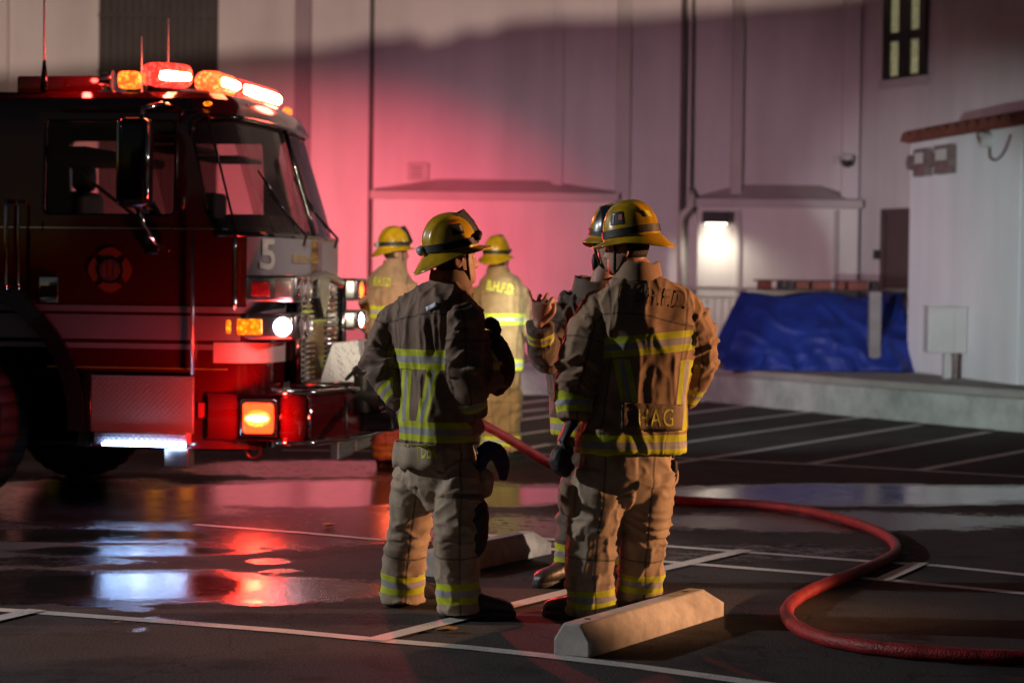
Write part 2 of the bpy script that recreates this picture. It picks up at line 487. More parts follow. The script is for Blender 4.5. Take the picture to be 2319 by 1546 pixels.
M['ledge'] = concrete('stained dock concrete', (0.46, 0.48, 0.46), 0.45, 2.2)
M['ledge_top'] = concrete('dock slab concrete', (0.33, 0.31, 0.29), 0.3, 1.5)
M['stop'] = concrete('painted wheel stop concrete', (0.58, 0.54, 0.50), 0.42, 8.0)

def asphalt():
    m, nt, b = new_mat('asphalt'); L = nt.links.new
    N = nt.nodes.new
    tc = N('ShaderNodeTexCoord')
    at = N('ShaderNodeAttribute'); at.attribute_name = 'wet'
    def noise(scale, det=4, rough=0.6):
        n = N('ShaderNodeTexNoise'); n.inputs['Scale'].default_value = scale; n.inputs['Detail'].default_value = det; n.inputs['Roughness'].default_value = rough
        L(tc.outputs['Object'], n.inputs['Vector']); return n.outputs['Fac']
    def mr(v, a, bb, c, d, clamp=True):
        n = N('ShaderNodeMapRange'); n.clamp = clamp
        L(v, n.inputs['Value'])
        n.inputs['From Min'].default_value = a; n.inputs['From Max'].default_value = bb
        n.inputs['To Min'].default_value = c; n.inputs['To Max'].default_value = d
        return n.outputs[0]
    def mth(op, a, bb):
        n = N('ShaderNodeMath'); n.operation = op
        for k, x in enumerate((a, bb)):
            if isinstance(x, (int, float)): n.inputs[k].default_value = x
            else: L(x, n.inputs[k])
        return n.outputs[0]
    big = noise(0.8, 5); mid = noise(7, 6, 0.7); grain = noise(105, 3, 0.75); agg = noise(60, 3, 0.7)
    # wetness sharpened with noise: 0 dry, ~0.5 damp film, 1 standing water
    fine = noise(22, 4, 0.7)
    w = mth('ADD', at.outputs['Fac'], mth('ADD', mth('MULTIPLY', mth('SUBTRACT', mid, 0.5), 0.9), mth('MULTIPLY', mth('SUBTRACT', fine, 0.5), 0.7)))
    damp = mr(w, 0.25, 0.45, 0, 1); pool = mr(w, 0.72, 0.95, 0, 1)
    col_d = mr(grain, 0.38, 0.64, 0.006, 0.10)
    vo = N('ShaderNodeTexVoronoi'); vo.feature = 'DISTANCE_TO_EDGE'; vo.inputs['Scale'].default_value = 0.42
    dn = N('ShaderNodeTexNoise'); dn.inputs['Scale'].default_value = 3.0; dn.inputs['Detail'].default_value = 6; L(tc.outputs['Object'], dn.inputs['Vector'])
    vm = N('ShaderNodeVectorMath'); vm.operation = 'ADD'; sc_ = N('ShaderNodeVectorMath'); sc_.operation = 'SCALE'; sc_.inputs['Scale'].default_value = 0.9
    L(dn.outputs['Color'], sc_.inputs[0]); L(tc.outputs['Object'], vm.inputs[0]); L(sc_.outputs[0], vm.inputs[1]); L(vm.outputs[0], vo.inputs['Vector'])
    crack = mr(vo.outputs['Distance'], 0.001, 0.006, 0.35, 1.0)
    spots = mr(noise(1.7, 5, 0.65), 0.38, 0.47, 0.55, 1.0)
    col_l = mth('MULTIPLY', mth('MULTIPLY', col_d, crack), mth('MULTIPLY', spots, mr(big, 0.3, 0.7, 0.75, 1.3)))
    col = mth('MULTIPLY', col_l, mr(damp, 0, 1, 1.0, 0.4))
    comb = N('ShaderNodeCombineColor'); L(mth('MULTIPLY', col, 1.06), comb.inputs[0]); L(col, comb.inputs[1]); L(mth('MULTIPLY', col, 1.0), comb.inputs[2])
    L(comb.outputs[0], b.inputs['Base Color'])
    rough = mth('SUBTRACT', mr(damp, 0, 1, 0.86, 0.25), mr(pool, 0, 1, 0.0, 0.17))
    L(rough, b.inputs['Roughness'])
    L(mr(damp, 0, 1, 0.28, 0.6), b.inputs['Specular IOR Level'])
    bp = N('ShaderNodeBump'); bp.inputs['Distance'].default_value = 0.0045
    L(mth('MULTIPLY', mr(pool, 0, 1, 0.95, 0.32), mr(mid, 0.4, 0.62, 0.45, 1.0)), bp.inputs['Strength'])
    hh = mth('ADD', mth('MULTIPLY', agg, 0.5), mth('ADD', mth('MULTIPLY', noise(30, 2, 0.5), 0.55), mth('MULTIPLY', grain, 0.25)))
    L(hh, bp.inputs['Height']); L(bp.outputs[0], b.inputs['Normal'])
    return m
M['asphalt'] = asphalt()

def paint_line():
    m, nt, b = new_mat('worn road paint'); L = nt.links.new
    N = nt.nodes.new
    tc = N('ShaderNodeTexCoord')
    n1 = N('ShaderNodeTexNoise'); n1.inputs['Scale'].default_value = 160; n1.inputs['Detail'].default_value = 4; n1.inputs['Roughness'].default_value = 0.75
    n2 = N('ShaderNodeTexNoise'); n2.inputs['Scale'].default_value = 4; n2.inputs['Detail'].default_value = 5
    L(tc.outputs['Object'], n1.inputs['Vector']); L(tc.outputs['Object'], n2.inputs['Vector'])
    ad = N('ShaderNodeMath'); ad.operation = 'ADD'; L(n1.outputs['Fac'], ad.inputs[0])
    mu = N('ShaderNodeMath'); mu.operation = 'MULTIPLY'; mu.inputs[1].default_value = 0.35; L(n2.outputs['Fac'], mu.inputs[0]); L(mu.outputs[0], ad.inputs[1])
    cr = N('ShaderNodeValToRGB'); cr.color_ramp.elements[0].position = 0.52; cr.color_ramp.elements[0].color = (0.06, 0.06, 0.06, 1)
    cr.color_ramp.elements[1].position = 0.60; cr.color_ramp.elements[1].color = (0.72, 0.70, 0.66, 1)
    L(ad.outputs[0], cr.inputs[0]); L(cr.outputs[0], b.inputs['Base Color'])
    b.inputs['Roughness'].default_value = 0.55
    bp = N('ShaderNodeBump'); bp.inputs['Strength'].default_value = 0.4; bp.inputs['Distance'].default_value = 0.003
    L(n1.outputs['Fac'], bp.inputs['Height']); L(bp.outputs[0], b.inputs['Normal'])
    return m
M['line'] = paint_line()

def tread():
    m, nt, b = new_mat('diamond tread plate'); L = nt.links.new
    N = nt.nodes.new
    tc = N('ShaderNodeTexCoord'); mp = N('ShaderNodeMapping'); mp.inputs['Rotation'].default_value = (0, R(45), 0); mp.inputs['Scale'].default_value = (38, 38, 38)
    L(tc.outputs['Object'], mp.inputs['Vector'])
    vo = N('ShaderNodeTexVoronoi'); vo.inputs['Scale'].default_value = 1.0; vo.inputs['Randomness'].default_value = 0.0
    L(mp.outputs[0], vo.inputs['Vector'])
    mr = N('ShaderNodeMapRange'); mr.inputs['From Min'].default_value = 0.15; mr.inputs['From Max'].default_value = 0.4; mr.inputs['To Min'].default_value = 1; mr.inputs['To Max'].default_value = 0
    L(vo.outputs['Distance'], mr.inputs['Value'])
    bp = N('ShaderNodeBump'); bp.inputs['Strength'].default_value = 1.0; bp.inputs['Distance'].default_value = 0.004
    L(mr.outputs[0], bp.inputs['Height']); L(bp.outputs[0], b.inputs['Normal'])
    b.inputs['Base Color'].default_value = (0.50, 0.47, 0.50, 1); b.inputs['Metallic'].default_value = 0.45; b.inputs['Roughness'].default_value = 0.36
    return m
M['tread'] = tread()
# ================================================================== unseen building shaped to shade the wall, and lot lamps, some added
fb = empty('rear_building', (0, -12, 0)); tag(fb, 'unseen shed roofed building behind the camera, roofline shaped to shade the lower wall', 'building')
mb = MB(); sl = 0.105
xs_ = np.linspace(-16, 16, 400)
top_ = [Vector((x, 0, 7.17 + sl * x + 0.015 * math.sin(x * 9) * math.exp(-(x + .6) ** 2 / .3) + 0.025 * math.exp(-((x - .05) / .25) ** 2) - .03 * math.exp(-((x + .35) / .05) ** 2) + .02 * math.sin(x * 31 + 2) * math.exp(-(x + .3) ** 2 / .08))) for x in xs_]  # roofline slope and bumps shaped for the shadow edge on the far wall
mb.prism([Vector((-16, 0, 0)), Vector((16, 0, 0))] + top_[::-1], (0, -0.4, 0))
mb.box((-16, -5, 0), (16, -0.41, 5.2)); mb.build('wall', M['facade'], fb)
mb = MB(); mb.box((-1, 0.0, 0), (1, 0.05, 2.2)); mb.build('door', M['door_dark'], fb)

def lot_lamp(loc, target, label, kind_col, energy, spot, size=0.12, blend=0.6):
    e = empty('lamp_post', (loc[0], loc[1], 0)); tag(e, label, 'lamp post')
    z = loc[2]
    mb = MB(); mb.tube([(0, 0, 0), (0, 0, z + .15)], .07, 12); mb.cyl((0, 0, 0), (0, 0, .5), .2, 16); mb.build('pole', M['dark_metal'], e, smooth=True, autos=40)
    d = (Vector(target) - Vector(loc)).normalized()
    mb = MB(); mb.cyl(Vector((0, 0, z)) - d * .02, Vector((0, 0, z)) + d * .06, .17, 16); mb.build('head', M['dark_metal'], e)
    lamp('lot_lamp_light', 'SPOT', Vector(loc) + d * .12, energy, kind_col, size, target, spot, blend)
lot_lamp((-12.0, 10.8, 5.0), (0.2, 9.9, 0.6), 'tall lamp post left of the fire crew throwing cool white light', (0.96, 0.95, 0.97), 3000, 44, 0.12, 0.5)
lot_lamp((13.0, 10.6, 2.7), (0.5, 10.1, 1.12), 'lamp post right of the fire crew throwing orange sodium light', (1.0, 0.47, 0.22), 9500, 14, 0.12, 0.3)
lot_lamp((0.0, -30.0, 8.0), (0, 32, 6), 'lamp post beyond the rear building lighting the top of the warehouse wall', (1.0, 0.76, 0.60), 60000, 40, 0.07)
lot_lamp((15.0, 15.0, 6.0), (-1.3, 15.4, 1.45), 'tall lamp post added at the right to brighten the truck front', (1.0, 0.70, 0.66), 3600, 17, 0.15)  # added post, its beam lifts the truck front
lot_lamp((0.3, -8.0, 6.5), (-0.6, 18.0, 1.1), 'tall lamp post added behind the camera to brighten the distant pair', (1.0, 0.88, 0.62), 26000, 6.0, 0.1, 0.5)  # added post with a tight beam on the two far people
lot_lamp((9.0, -3.0, 5.0), (0.05, 13.1, 0.1), 'lamp post added right of the camera to brighten the farther wheel stop', (1.0, 0.80, 0.66), 9000, 6, 0.1, 0.6)  # added post lighting just the far wheel stop
# ================================================================== ground
def project(pts):
    Rm = np.array(CAM_ROT); c = np.array(C0)
    d = (np.asarray(pts) - c) @ Rm
    z = -d[:, 2]; z = np.where(z < 0.3, 0.3, z)
    return d[:, 0] / z * FPX + W0 / 2, -d[:, 1] / z * FPX + H0 / 2

def make_ground():
    xs = np.concatenate([[-160, -80, -40, -20, -13], np.arange(-9, 9.01, 0.07), [13, 20, 40, 80, 160]])
    ys = np.concatenate([[-60, -20, -5, 3], np.arange(6.5, 30.01, 0.07), [40, 80, 160, 300]])
    X, Y = np.meshgrid(xs, ys)
    v = np.stack([X.ravel(), Y.ravel(), np.zeros(X.size)], 1)
    nx, ny = len(xs), len(ys)
    idx = np.arange(nx * ny).reshape(ny, nx)
    f = np.stack([idx[:-1, :-1].ravel(), idx[:-1, 1:].ravel(), idx[1:, 1:].ravel(), idx[1:, :-1].ravel()], 1)
    me = bpy.data.meshes.new('ground')
    me.vertices.add(len(v)); me.vertices.foreach_set('co', v.ravel())
    me.loops.add(f.size); me.loops.foreach_set('vertex_index', f.ravel())
    me.polygons.add(len(f)); me.polygons.foreach_set('loop_start', np.arange(0, f.size, 4)); me.polygons.foreach_set('loop_total', np.full(len(f), 4))
    me.update(calc_edges=True)
    px, py = project(v)
    # puddle shapes: centre and half axes, then warped by noise
    n1 = fbm(v * [0.9, 0.9, 1], 5) - 0.44
    n2 = fbm(v * [3.2, 3.2, 1], 9) - 0.44
    blobs = [(330, 1326, 400, 40, 1.0), (640, 1334, 300, 34, 0.75), (150, 1212, 420, 17, 1.2), (300, 1247, 330, 13, 1.0),
             (800, 1120, 560, 34, 1.35), (1100, 1124, 330, 28, 1.3), (1950, 1120, 620, 28, 1.3), (1900, 1180, 560, 30, 0.62),
             (150, 1140, 520, 60, 0.9), (700, 1190, 520, 62, 0.62), (1150, 1210, 260, 60, 0.5), (120, 1270, 260, 16, 0.5),
             (70, 1330, 200, 42, 0.9), (700, 1060, 420, 26, 0.5), (345, 1402, 36, 9, 0.9), (300, 1378, 60, 8, 0.7), (318, 1426, 34, 6, 0.8),
             (590, 1362, 90, 9, 0.9), (610, 1270, 60, 8, 0.8), (640, 1292, 50, 6, 0.8), (480, 1292, 40, 5, 0.7), (240, 1365, 160, 10, 0.6),
             (1700, 1250, 500, 30, 0.38)]
    wet = np.zeros(len(v))
    for (cx, cy, rx, ry, s) in blobs:
        d = np.sqrt(((px - cx) / rx) ** 2 + ((py - cy) / ry) ** 2)
        d = d + n1 * 0.55 + n2 * 0.35
        wet = np.maximum(wet, s * np.clip(1.9 * (1.12 - d), 0, 1))
    wet = np.where((v[:, 1] < 6.6) | (v[:, 1] > 29.9), 0, wet)
    at = me.attributes.new('wet', 'FLOAT', 'POINT'); at.data.foreach_set('value', wet)
    me.materials.append(M['asphalt'])
    o = bpy.data.objects.new('ground', me); COL.objects.link(o)
    tag(o, kind='structure')
    return o
make_ground()

def stripe_strip(mb, a, b, w, z):
    a = Vector((a.x, a.y, 0)); b = Vector((b.x, b.y, 0)); d = (b - a).normalized(); n = Vector((-d.y, d.x, 0)) * (w / 2)
    k = max(1, int((b - a).length / 0.5))
    for i in range(k):
        p = a + (b - a) * (i / k); q = a + (b - a) * ((i + 1) / k)
        mb.add([p - n + Vector((0,0,z)), q - n + Vector((0,0,z)), q + n + Vector((0,0,z)), p + n + Vector((0,0,z))], [(0,1,2,3)])

def poly_strip(mb, pts, w, z):
    g = [G(*p) for p in pts]
    n = len(g); L_, R_ = [], []
    for i in range(n):
        d = (g[min(i+1, n-1)] - g[max(i-1, 0)]); d.z = 0; d.normalize()
        nn = Vector((-d.y, d.x, 0)) * (w / 2)
        c = Vector((g[i].x, g[i].y, z)); L_.append(c + nn); R_.append(c - nn)
    mb.add(L_ + R_, [(i, n + i, n + i + 1, i + 1) for i in range(n - 1)])

mb = MB()
poly_strip(mb, [(-420, 1352), (-60, 1378), (70, 1386), (400, 1410), (640, 1429), (870, 1451), (1050, 1466), (1232, 1485), (1450, 1511), (1660, 1540), (1800, 1560), (2100, 1604)], 0.095, 0.004)
poly_strip(mb, [(-120, 1432), (0, 1402), (85, 1383)], 0.095, 0.008)
poly_strip(mb, [(845, 1452), (1000, 1413), (1300, 1338), (1500, 1290), (1690, 1247)], 0.095, 0.008)
poly_strip(mb, [(1240, 1243), (1490, 1271), (1690, 1287), (1890, 1303), (2330, 1345), (2600, 1372)], 0.09, 0.004)
poly_strip(mb, [(1080, 1212), (1480, 1235), (1960, 1271), (2120, 1281), (2330, 1303), (2600, 1330)], 0.085, 0.004)
poly_strip(mb, [(1995, 1316), (2085, 1276)], 0.09, 0.008)
poly_strip(mb, [(440, 1188), (700, 1208), (900, 1226)], 0.05, 0.004)
line_obj = mb.build('parking_lines', M['line']); tag(line_obj, kind='structure')

mb = MB()
hatch = [((1030, 932), (1257, 904)), ((1545, 916), (1612, 906)), ((1000, 952), (1240, 926)), ((1530, 941), (1718, 916)), ((940, 985), (1255, 941)), ((1530, 972), (1835, 933)),
         ((1100, 996), (1245, 975)), ((1520, 1007), (1955, 945)), ((1150, 1024), (1248, 1006)), ((1520, 1050), (1680, 1027)), ((1680, 1027), (2085, 962)),
         ((1830, 1052), (2242, 978)), ((2080, 1066), (2420, 1003)), ((760, 1000), (900, 978)), ((740, 972), (860, 952))]
for a, b in hatch:
    poly_strip(mb, [a, ((a[0]+b[0])/2, (a[1]+b[1])/2), b], 0.105, 0.006)
poly_strip(mb, [(640, 1019), (1000, 1023), (1500, 1035), (1900, 1054), (2330, 1080), (2600, 1098)], 0.1, 0.0025)
hatch_obj = mb.build('hatched_bay_lines', M['line']); tag(hatch_obj, kind='structure')

# ================================================================== loading dock ledge (raised pavement)
DZ = 0.43
b0 = G(1545, 903); b1 = G(1928, 942); b2 = G(2319, 979)
ddir = (b2 - b0).normalized()
b3 = b2 + ddir * 9
front = [Vector((-16, 29.3, 0)), Vector((b0.x - 0.1, b0.y + 0.5, 0)), Vector((b0.x, b0.y, 0)), Vector((b1.x, b1.y, 0)), Vector((b2.x, b2.y, 0)), Vector((b3.x, b3.y, 0))]
back = [Vector((14, 14, 0)), Vector((16, 40, 0)), Vector((-16, 40, 0))]
mb = MB()
mb.prism([p + Vector((0, 0, -0.05)) for p in front + back], (0, 0, DZ - 0.09 + 0.05))
dock = mb.build('dock_ledge', M['ledge'], bevel=0.02)
tag(dock, kind='structure')
mb = MB()
def off(pl, d):
    return [Vector((p.x, p.y + d, 0)) for p in pl]
mb.prism([p + Vector((0, 0.05, DZ - 0.09)) for p in front] + [p + Vector((0, 0, DZ - 0.09)) for p in back], (0, 0, 0.09))
dock_top = mb.build('dock_pavement', M['ledge_top'], bevel=0.015)
tag(dock_top, kind='structure')

# ================================================================== big building behind the dock
YB = 32.0
bld = empty('warehouse_building', (-4, YB, DZ))
tag(bld, 'tall cream warehouse with pilasters, drainpipes and a dark ribbed door behind the fire crew', 'building')
def to_b(o):
    o.parent = bld; o.matrix_parent_inverse = Matrix.Translation(-Vector(bld.location)); return o
def bbuild(mb, name, m, bevel=0.0, **k):
    return to_b(mb.build(name, m, bevel=bevel, **k))
def wbox(mb, x0, y0, x1, y1, prot, depth=0.3, Y=YB):
    """box on the wall plane covering the given picture rectangle, standing prot proud of it"""
    a = P(x0, y0, Y); b = P(x1, y1, Y)
    mb.box((a.x, Y - prot, min(a.z, b.z)), (b.x, Y + depth, max(a.z, b.z)))
xc = P(1945, 400, YB).x
mb = MB(); mb.box((-16, YB, DZ - 0.02), (xc, YB + 6, 9.5))
bbuild(mb, 'wall', M['wall'])
# right wing wall runs towards the camera
wdir = Vector((0.43, -0.90, 0)).normalized(); wn_ = Vector((0.90, 0.43, 0)).normalized()
wc = Vector((xc, YB, 0))
mb = MB()
mb.prism([wc + Vector((0,0,DZ-0.02)), wc + wdir * 12 + Vector((0,0,DZ-0.02)), wc + wdir * 12 + wn_ * 6 + Vector((0,0,DZ-0.02)), wc + wn_ * 6 + Vector((0,0,DZ-0.02))], (0, 0, 9.0))
bbuild(mb, 'wing_wall', M['wall'])
def WP(px, py, prot=0.0):
    """point on the wing wall plane through the pixel"""
    n = -wn_; d = ray(px, py); o = wc + n * prot
    t = (o - C0).dot(n) / d.dot(n)
    return C0 + d * t
def wing_box(mb, x0, y0, x1, y1, prot, inn=0.05):
    a = WP(x0, y0); b = WP(x1, y1)
    s0 = (a - wc).dot(wdir); s1 = (b - wc).dot(wdir)
    p = [wc + wdir * s0 - wn_ * prot, wc + wdir * s1 - wn_ * prot, wc + wdir * s1 + wn_ * inn, wc + wdir * s0 + wn_ * inn]
    z0, z1 = min(a.z, b.z), max(a.z, b.z)
    mb.prism([Vector((q.x, q.y, z0)) for q in p], (0, 0, z1 - z0))
# plinth band low on the wall
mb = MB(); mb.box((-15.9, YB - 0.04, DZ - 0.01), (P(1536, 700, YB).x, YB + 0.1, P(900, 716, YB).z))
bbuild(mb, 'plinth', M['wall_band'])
# pilasters
for (x0, x1, pr, y1) in ((668, 704, 0.16, 900), (-60, 20, 0.12, 900), (1395, 1427, 0.09, 900), (1250, 1275, 0.05, 425), (1655, 1680, 0.14, 440), (1905, 1944, 0.12, 900)):
    a = P(x0, 300, YB); b = P(x1, 300, YB); zl = max(P(x0, y1, YB).z, DZ)
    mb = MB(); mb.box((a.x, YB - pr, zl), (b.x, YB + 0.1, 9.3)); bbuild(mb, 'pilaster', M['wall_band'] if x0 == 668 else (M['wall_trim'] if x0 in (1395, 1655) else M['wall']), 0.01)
# sloped sills above the lower wall bays
def bay(x0, x1, ytop_l, ytop_r, apex0, apex1, apex_dy, prot, m):
    a = P(x0, ytop_l, YB); b = P(x1, ytop_r, YB)
    z0 = (a.z + b.z) / 2
    mb = MB(); mb.box((a.x, YB - prot, DZ + 0.001), (b.x, YB + 0.1, z0 - 0.14)); bbuild(mb, 'lower_wall', m, 0.01)
    mb = MB()
    mb.box((a.x - 0.05, YB - prot - 0.06, z0 - 0.14), (b.x + 0.05, YB + 0.1, z0 - 0.02)); bbuild(mb, 'ledge_moulding', M['wall_trim'], 0.01)
    u = P(apex0, ytop_l, YB).x; v = P(apex1, ytop_l, YB).x; h = apex_dy * YB / FPX
    mb = MB()
    mb.add([(a.x, YB - prot - 0.05, z0 - 0.02), (b.x, YB - prot - 0.05, z0 - 0.02), (b.x, YB - 0.003, z0 + 0.02), (a.x, YB - 0.003, z0 + 0.02),
            (u, YB - prot * 0.9, z0 - 0.018), (v + 0.3, YB - prot * 0.9, z0 - 0.018), (v, YB - 0.002, z0 + h), (u + 0.05, YB - 0.002, z0 + h)],
           [(0,1,2,3), (4,5,6,7), (5,2,6), (4,7,3)])
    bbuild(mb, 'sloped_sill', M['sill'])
bay(848, 1392, 426, 440, 985, 1225, 26, 0.22, M['wall_lightened'])
bay(1578, 1940, 444, 454, 1668, 1858, 30, 0.22, M['wall_lightened'])
# recessed white panel frame lines in the pale bay
for x in (1545, 1672, 1893):
    mb = MB(); a = P(x, 500, YB - 0.22)
    mb.box((a.x - 0.03, YB - 0.27, DZ), (a.x + 0.03, YB - 0.2, P(x, 478, YB).z))
    bbuild(mb, 'bay_frame', M['wall_trim'], 0.005)
# ribbed dark door
mb = MB(); a = P(226, 0, YB); b = P(495, 0, YB)
mb.box((a.x, YB - 0.05, DZ), (b.x, YB + 0.1, 8.8)); 
n = 16
for i in range(n):
    x = a.x + (b.x - a.x) * (i + 0.15) / n
    mb.box((x, YB - 0.10, DZ), (x + (b.x - a.x) / n * 0.45, YB - 0.05, 8.8))
for z in (2.4, 4.4, 5.2, 6.4):
    mb.box((a.x, YB - 0.115, z), (b.x, YB - 0.1005, z + 0.06))
bbuild(mb, 'ribbed_door', M['brown_metal'])
# drain pipes
def pipe(pts, r, m, name='drainpipe'):
    mb = MB(); mb.tube(pts, r, 12); bbuild(mb, name, m, smooth=True)
q = P(841, 300, YB)
pipe([(q.x, YB - 0.10, DZ), (q.x, YB - 0.10, 9.2)], 0.032, M['pipe_dark'])
q = P(1545, 300, YB)
pipe([(q.x, YB - 0.12, P(1545, 520, YB).z), (q.x, YB - 0.12, 9.2)], 0.042, M['pipe_dark'])
q = P(1566, 300, YB)
pipe([(q.x, YB - 0.08, P(1566, 440, YB).z), (q.x, YB - 0.08, 9.2)], 0.022, M['pipe_dark'])
mb = MB(); mb.tube([P(1566, 430, YB - 0.1), P(1567, 452, YB - 0.34), P(1562, 470, YB - 0.36), P(1545, 488, YB - 0.36), P(1540, 500, YB - 0.34), (P(1540, 500, YB).x, YB - 0.34, DZ + 0.1)], [0.04, 0.05, 0.05, 0.045, 0.045, 0.045], 12)
bbuild(mb, 'pipe_elbow', M['pipe_light'], smooth=True)
# vent box
mb = MB(); wbox(mb, 924, 370, 972, 408, 0.16); v = bbuild(mb, 'vent_box', M['wall_trim'], 0.01)
mb = MB()
for k in range(4): wbox(mb, 932, 378 + k*7, 957, 381 + k*7, 0.172, -0.15)
bbuild(mb, 'vent_slats', M['meter'])
# windows in the wing wall
def wing_window():
    mb = MB()
    for (x0, y0, x1, y1) in ((2008, -70, 2018, 186), (2090, -70, 2101, 176), (2044, -70, 2064, 180), (2008, -70, 2101, -58)):
        wing_box(mb, x0, y0, x1, y1, 0.05)
    wing_box(mb, 2008, 176, 2101, 186, 0.05)
    wing_box(mb, 2008, 78, 2101, 84, 0.045)
    f = bbuild(mb, 'window', M['win_frame'])
    mb = MB(); wing_box(mb, 2016, -60, 2094, 178, 0.012, 0.02)
    g = bbuild(mb, 'window_pane', M['win_lit']); g.parent = f; g.matrix_parent_inverse = Matrix.Identity(4)
    mb = MB(); wing_box(mb, 2000, 184, 2108, 190, 0.08)
    bbuild(mb, 'window_sill', M['wall_trim'])
wing_window()
mb = MB(); wing_box(mb, 2006, 482, 2078, 800, 0.03); dr = bbuild(mb, 'side_door', M['door_dark'])
mb = MB(); wing_box(mb, 2002, 476, 2006, 800, 0.06); wing_box(mb, 2002, 474, 2082, 481, 0.06); bbuild(mb, 'door_frame', M['door_dark'])
mb = MB(); wing_box(mb, 1985, 566, 1997, 587, 0.06); bbuild(mb, 'keypad', M['win_frame'], 0.005)
# roof slab
mb = MB(); mb.box((-16.3, YB - 0.35, 9.5), (xc + 0.3, YB + 6.2, 9.75)); bbuild(mb, 'roof', M['clay'])

# dome camera on the wall
def sec_cam(px, py, s=1.0):
    q = P(px, py, YB)
    e = empty('security_camera', (q.x, YB, q.z))
    tag(e, 'small dome security camera on a bracket high on the cream wall beside the corner', 'security camera')
    mb = MB(); mb.box((-0.16, -0.1, -0.02), (-0.08, 0.02, 0.10)); mb.tube([(-0.12, -0.06, 0.04), (-0.06, -0.22, 0.10), (0.0, -0.24, 0.06)], 0.02, 8)
    mb.build('bracket', M['box_grey'], e)
    mb = MB(); mb.ellipsoid((0, -0.24, 0), (0.085, 0.085, 0.085)); mb.build('dome', M['dark_metal'], e, smooth=True)
    mb = MB(); mb.cyl((0, -0.24, 0.02), (0, -0.24, 0.085), 0.09, 18); mb.build('housing', M['box_grey'], e)
sec_cam(1913, 368)

# wall lamp
wl = P(1620, 494, YB - 0.22)
wle = empty('wall_lamp', (wl.x, YB - 0.22, wl.z))
tag(wle, 'black box wall lamp throwing a bright white pool down the pale wall', 'wall lamp')
mb = MB(); mb.bbox((-0.19, -0.26, -0.075), (0.19, 0.0, 0.09), 0.012); mb.build('hood', M['lamp_cover'], wle)
mb = MB(); mb.box((-0.15, -0.2, -0.084), (0.15, -0.05, -0.077)); mb.build('diffuser', M['lamp_glow'], wle)
lamp('wall_lamp_light', 'SPOT', (wl.x, YB - 0.62, wl.z - 0.12), 42, (1.0, 0.92, 0.74), 0.08, (wl.x, YB - 0.28, DZ + 0.2), 150, 1.0)

# ================================================================== white hut at the right
ha = Vector((P(2053, 830, 27.2).x, 27.2, 0)); hb = Vector((P(2303, 856, 23.9).x, 23.9, 0))
hd = (hb - ha).normalized(); hn = Vector((hd.y, -hd.x, 0))     # normal towards the camera side
if hn.x > 0: hn = -hn
hut = empty('utility_hut', (ha + hb) / 2 + Vector((0.6, 0, DZ)))
tag(hut, 'small white utility hut with a red clay tile edge on the dock at the right', 'hut')
def hbuild(mb, name, m, bevel=0.0, **k):
    o = mb.build(name, m, bevel=bevel, **k); o.parent = hut; o.matrix_parent_inverse = Matrix.Translation(-Vector(hut.location)); return o
ZT = 3.24
mb = MB()
mb.prism([Vector((p.x, p.y, DZ)) for p in (ha, hb, hb - hn * 3.4, ha - hn * 3.4)], (0, 0, ZT - DZ)); hbuild(mb, 'wall', M['hut'], 0.015)
mb = MB(); mb.prism([Vector((p.x, p.y, ZT)) for p in (ha - hd * 0.06 + hn * 0.05, hb + hd * 0.06 + hn * 0.05, hb + hd * 0.06 - hn * 3.5, ha - hd * 0.06 - hn * 3.5)], (0, 0, 0.05)); hbuild(mb, 'coping', M['clay'])
mb = MB()
Ln = (hb - ha).length; nt_ = 11
for i in range(nt_):
    c = ha + hd * (Ln * (i + 0.5) / nt_); rr = Ln / nt_ * 0.52
    ring0, ring1 = [], []
    for k in range(9):
        t = math.pi * k / 8
        o_ = hd * (rr * math.cos(t)); z_ = 0.05 + rr * 0.8 * math.sin(t)
        ring0.append(c + hn * 0.13 + o_ + Vector((0, 0, ZT + z_ - 0.05))); ring1.append(c - hn * 0.4 + o_ + Vector((0, 0, ZT + z_ + 0.06)))
    mb.loft([ring0, ring1])
c = ha
for i in range(4):
    c = ha - hn * (0.15 + i * 0.24)
    ring0 = [c - hd * 0.12 + hn * (0.12 * math.cos(math.pi*k/8)) + Vector((0,0,ZT + 0.1 * math.sin(math.pi*k/8))) for k in range(9)]
    ring1 = [c + hd * 0.3 + hn * (0.12 * math.cos(math.pi*k/8)) + Vector((0,0,ZT + 0.06 + 0.1 * math.sin(math.pi*k/8))) for k in range(9)]
    mb.loft([ring0, ring1])
hbuild(mb, 'roof_tiles', M['clay'], smooth=True, autos=40)
def HP(px, py):
    d = ray(px, py); t = (ha - C0).dot(hn) / d.dot(hn); return C0 + d * t
def hut_box(mb, x0, y0, x1, y1, prot, inn=0.02):
    a = HP(x0, y0); b = HP(x1, y1)
    p = [a + hn * prot, b + hn * prot, b - hn * inn, a - hn * inn]
    z0, z1 = min(a.z, b.z), max(a.z, b.z)
    mb.prism([Vector((q.x, q.y, z0)) for q in p], (0, 0, z1 - z0))
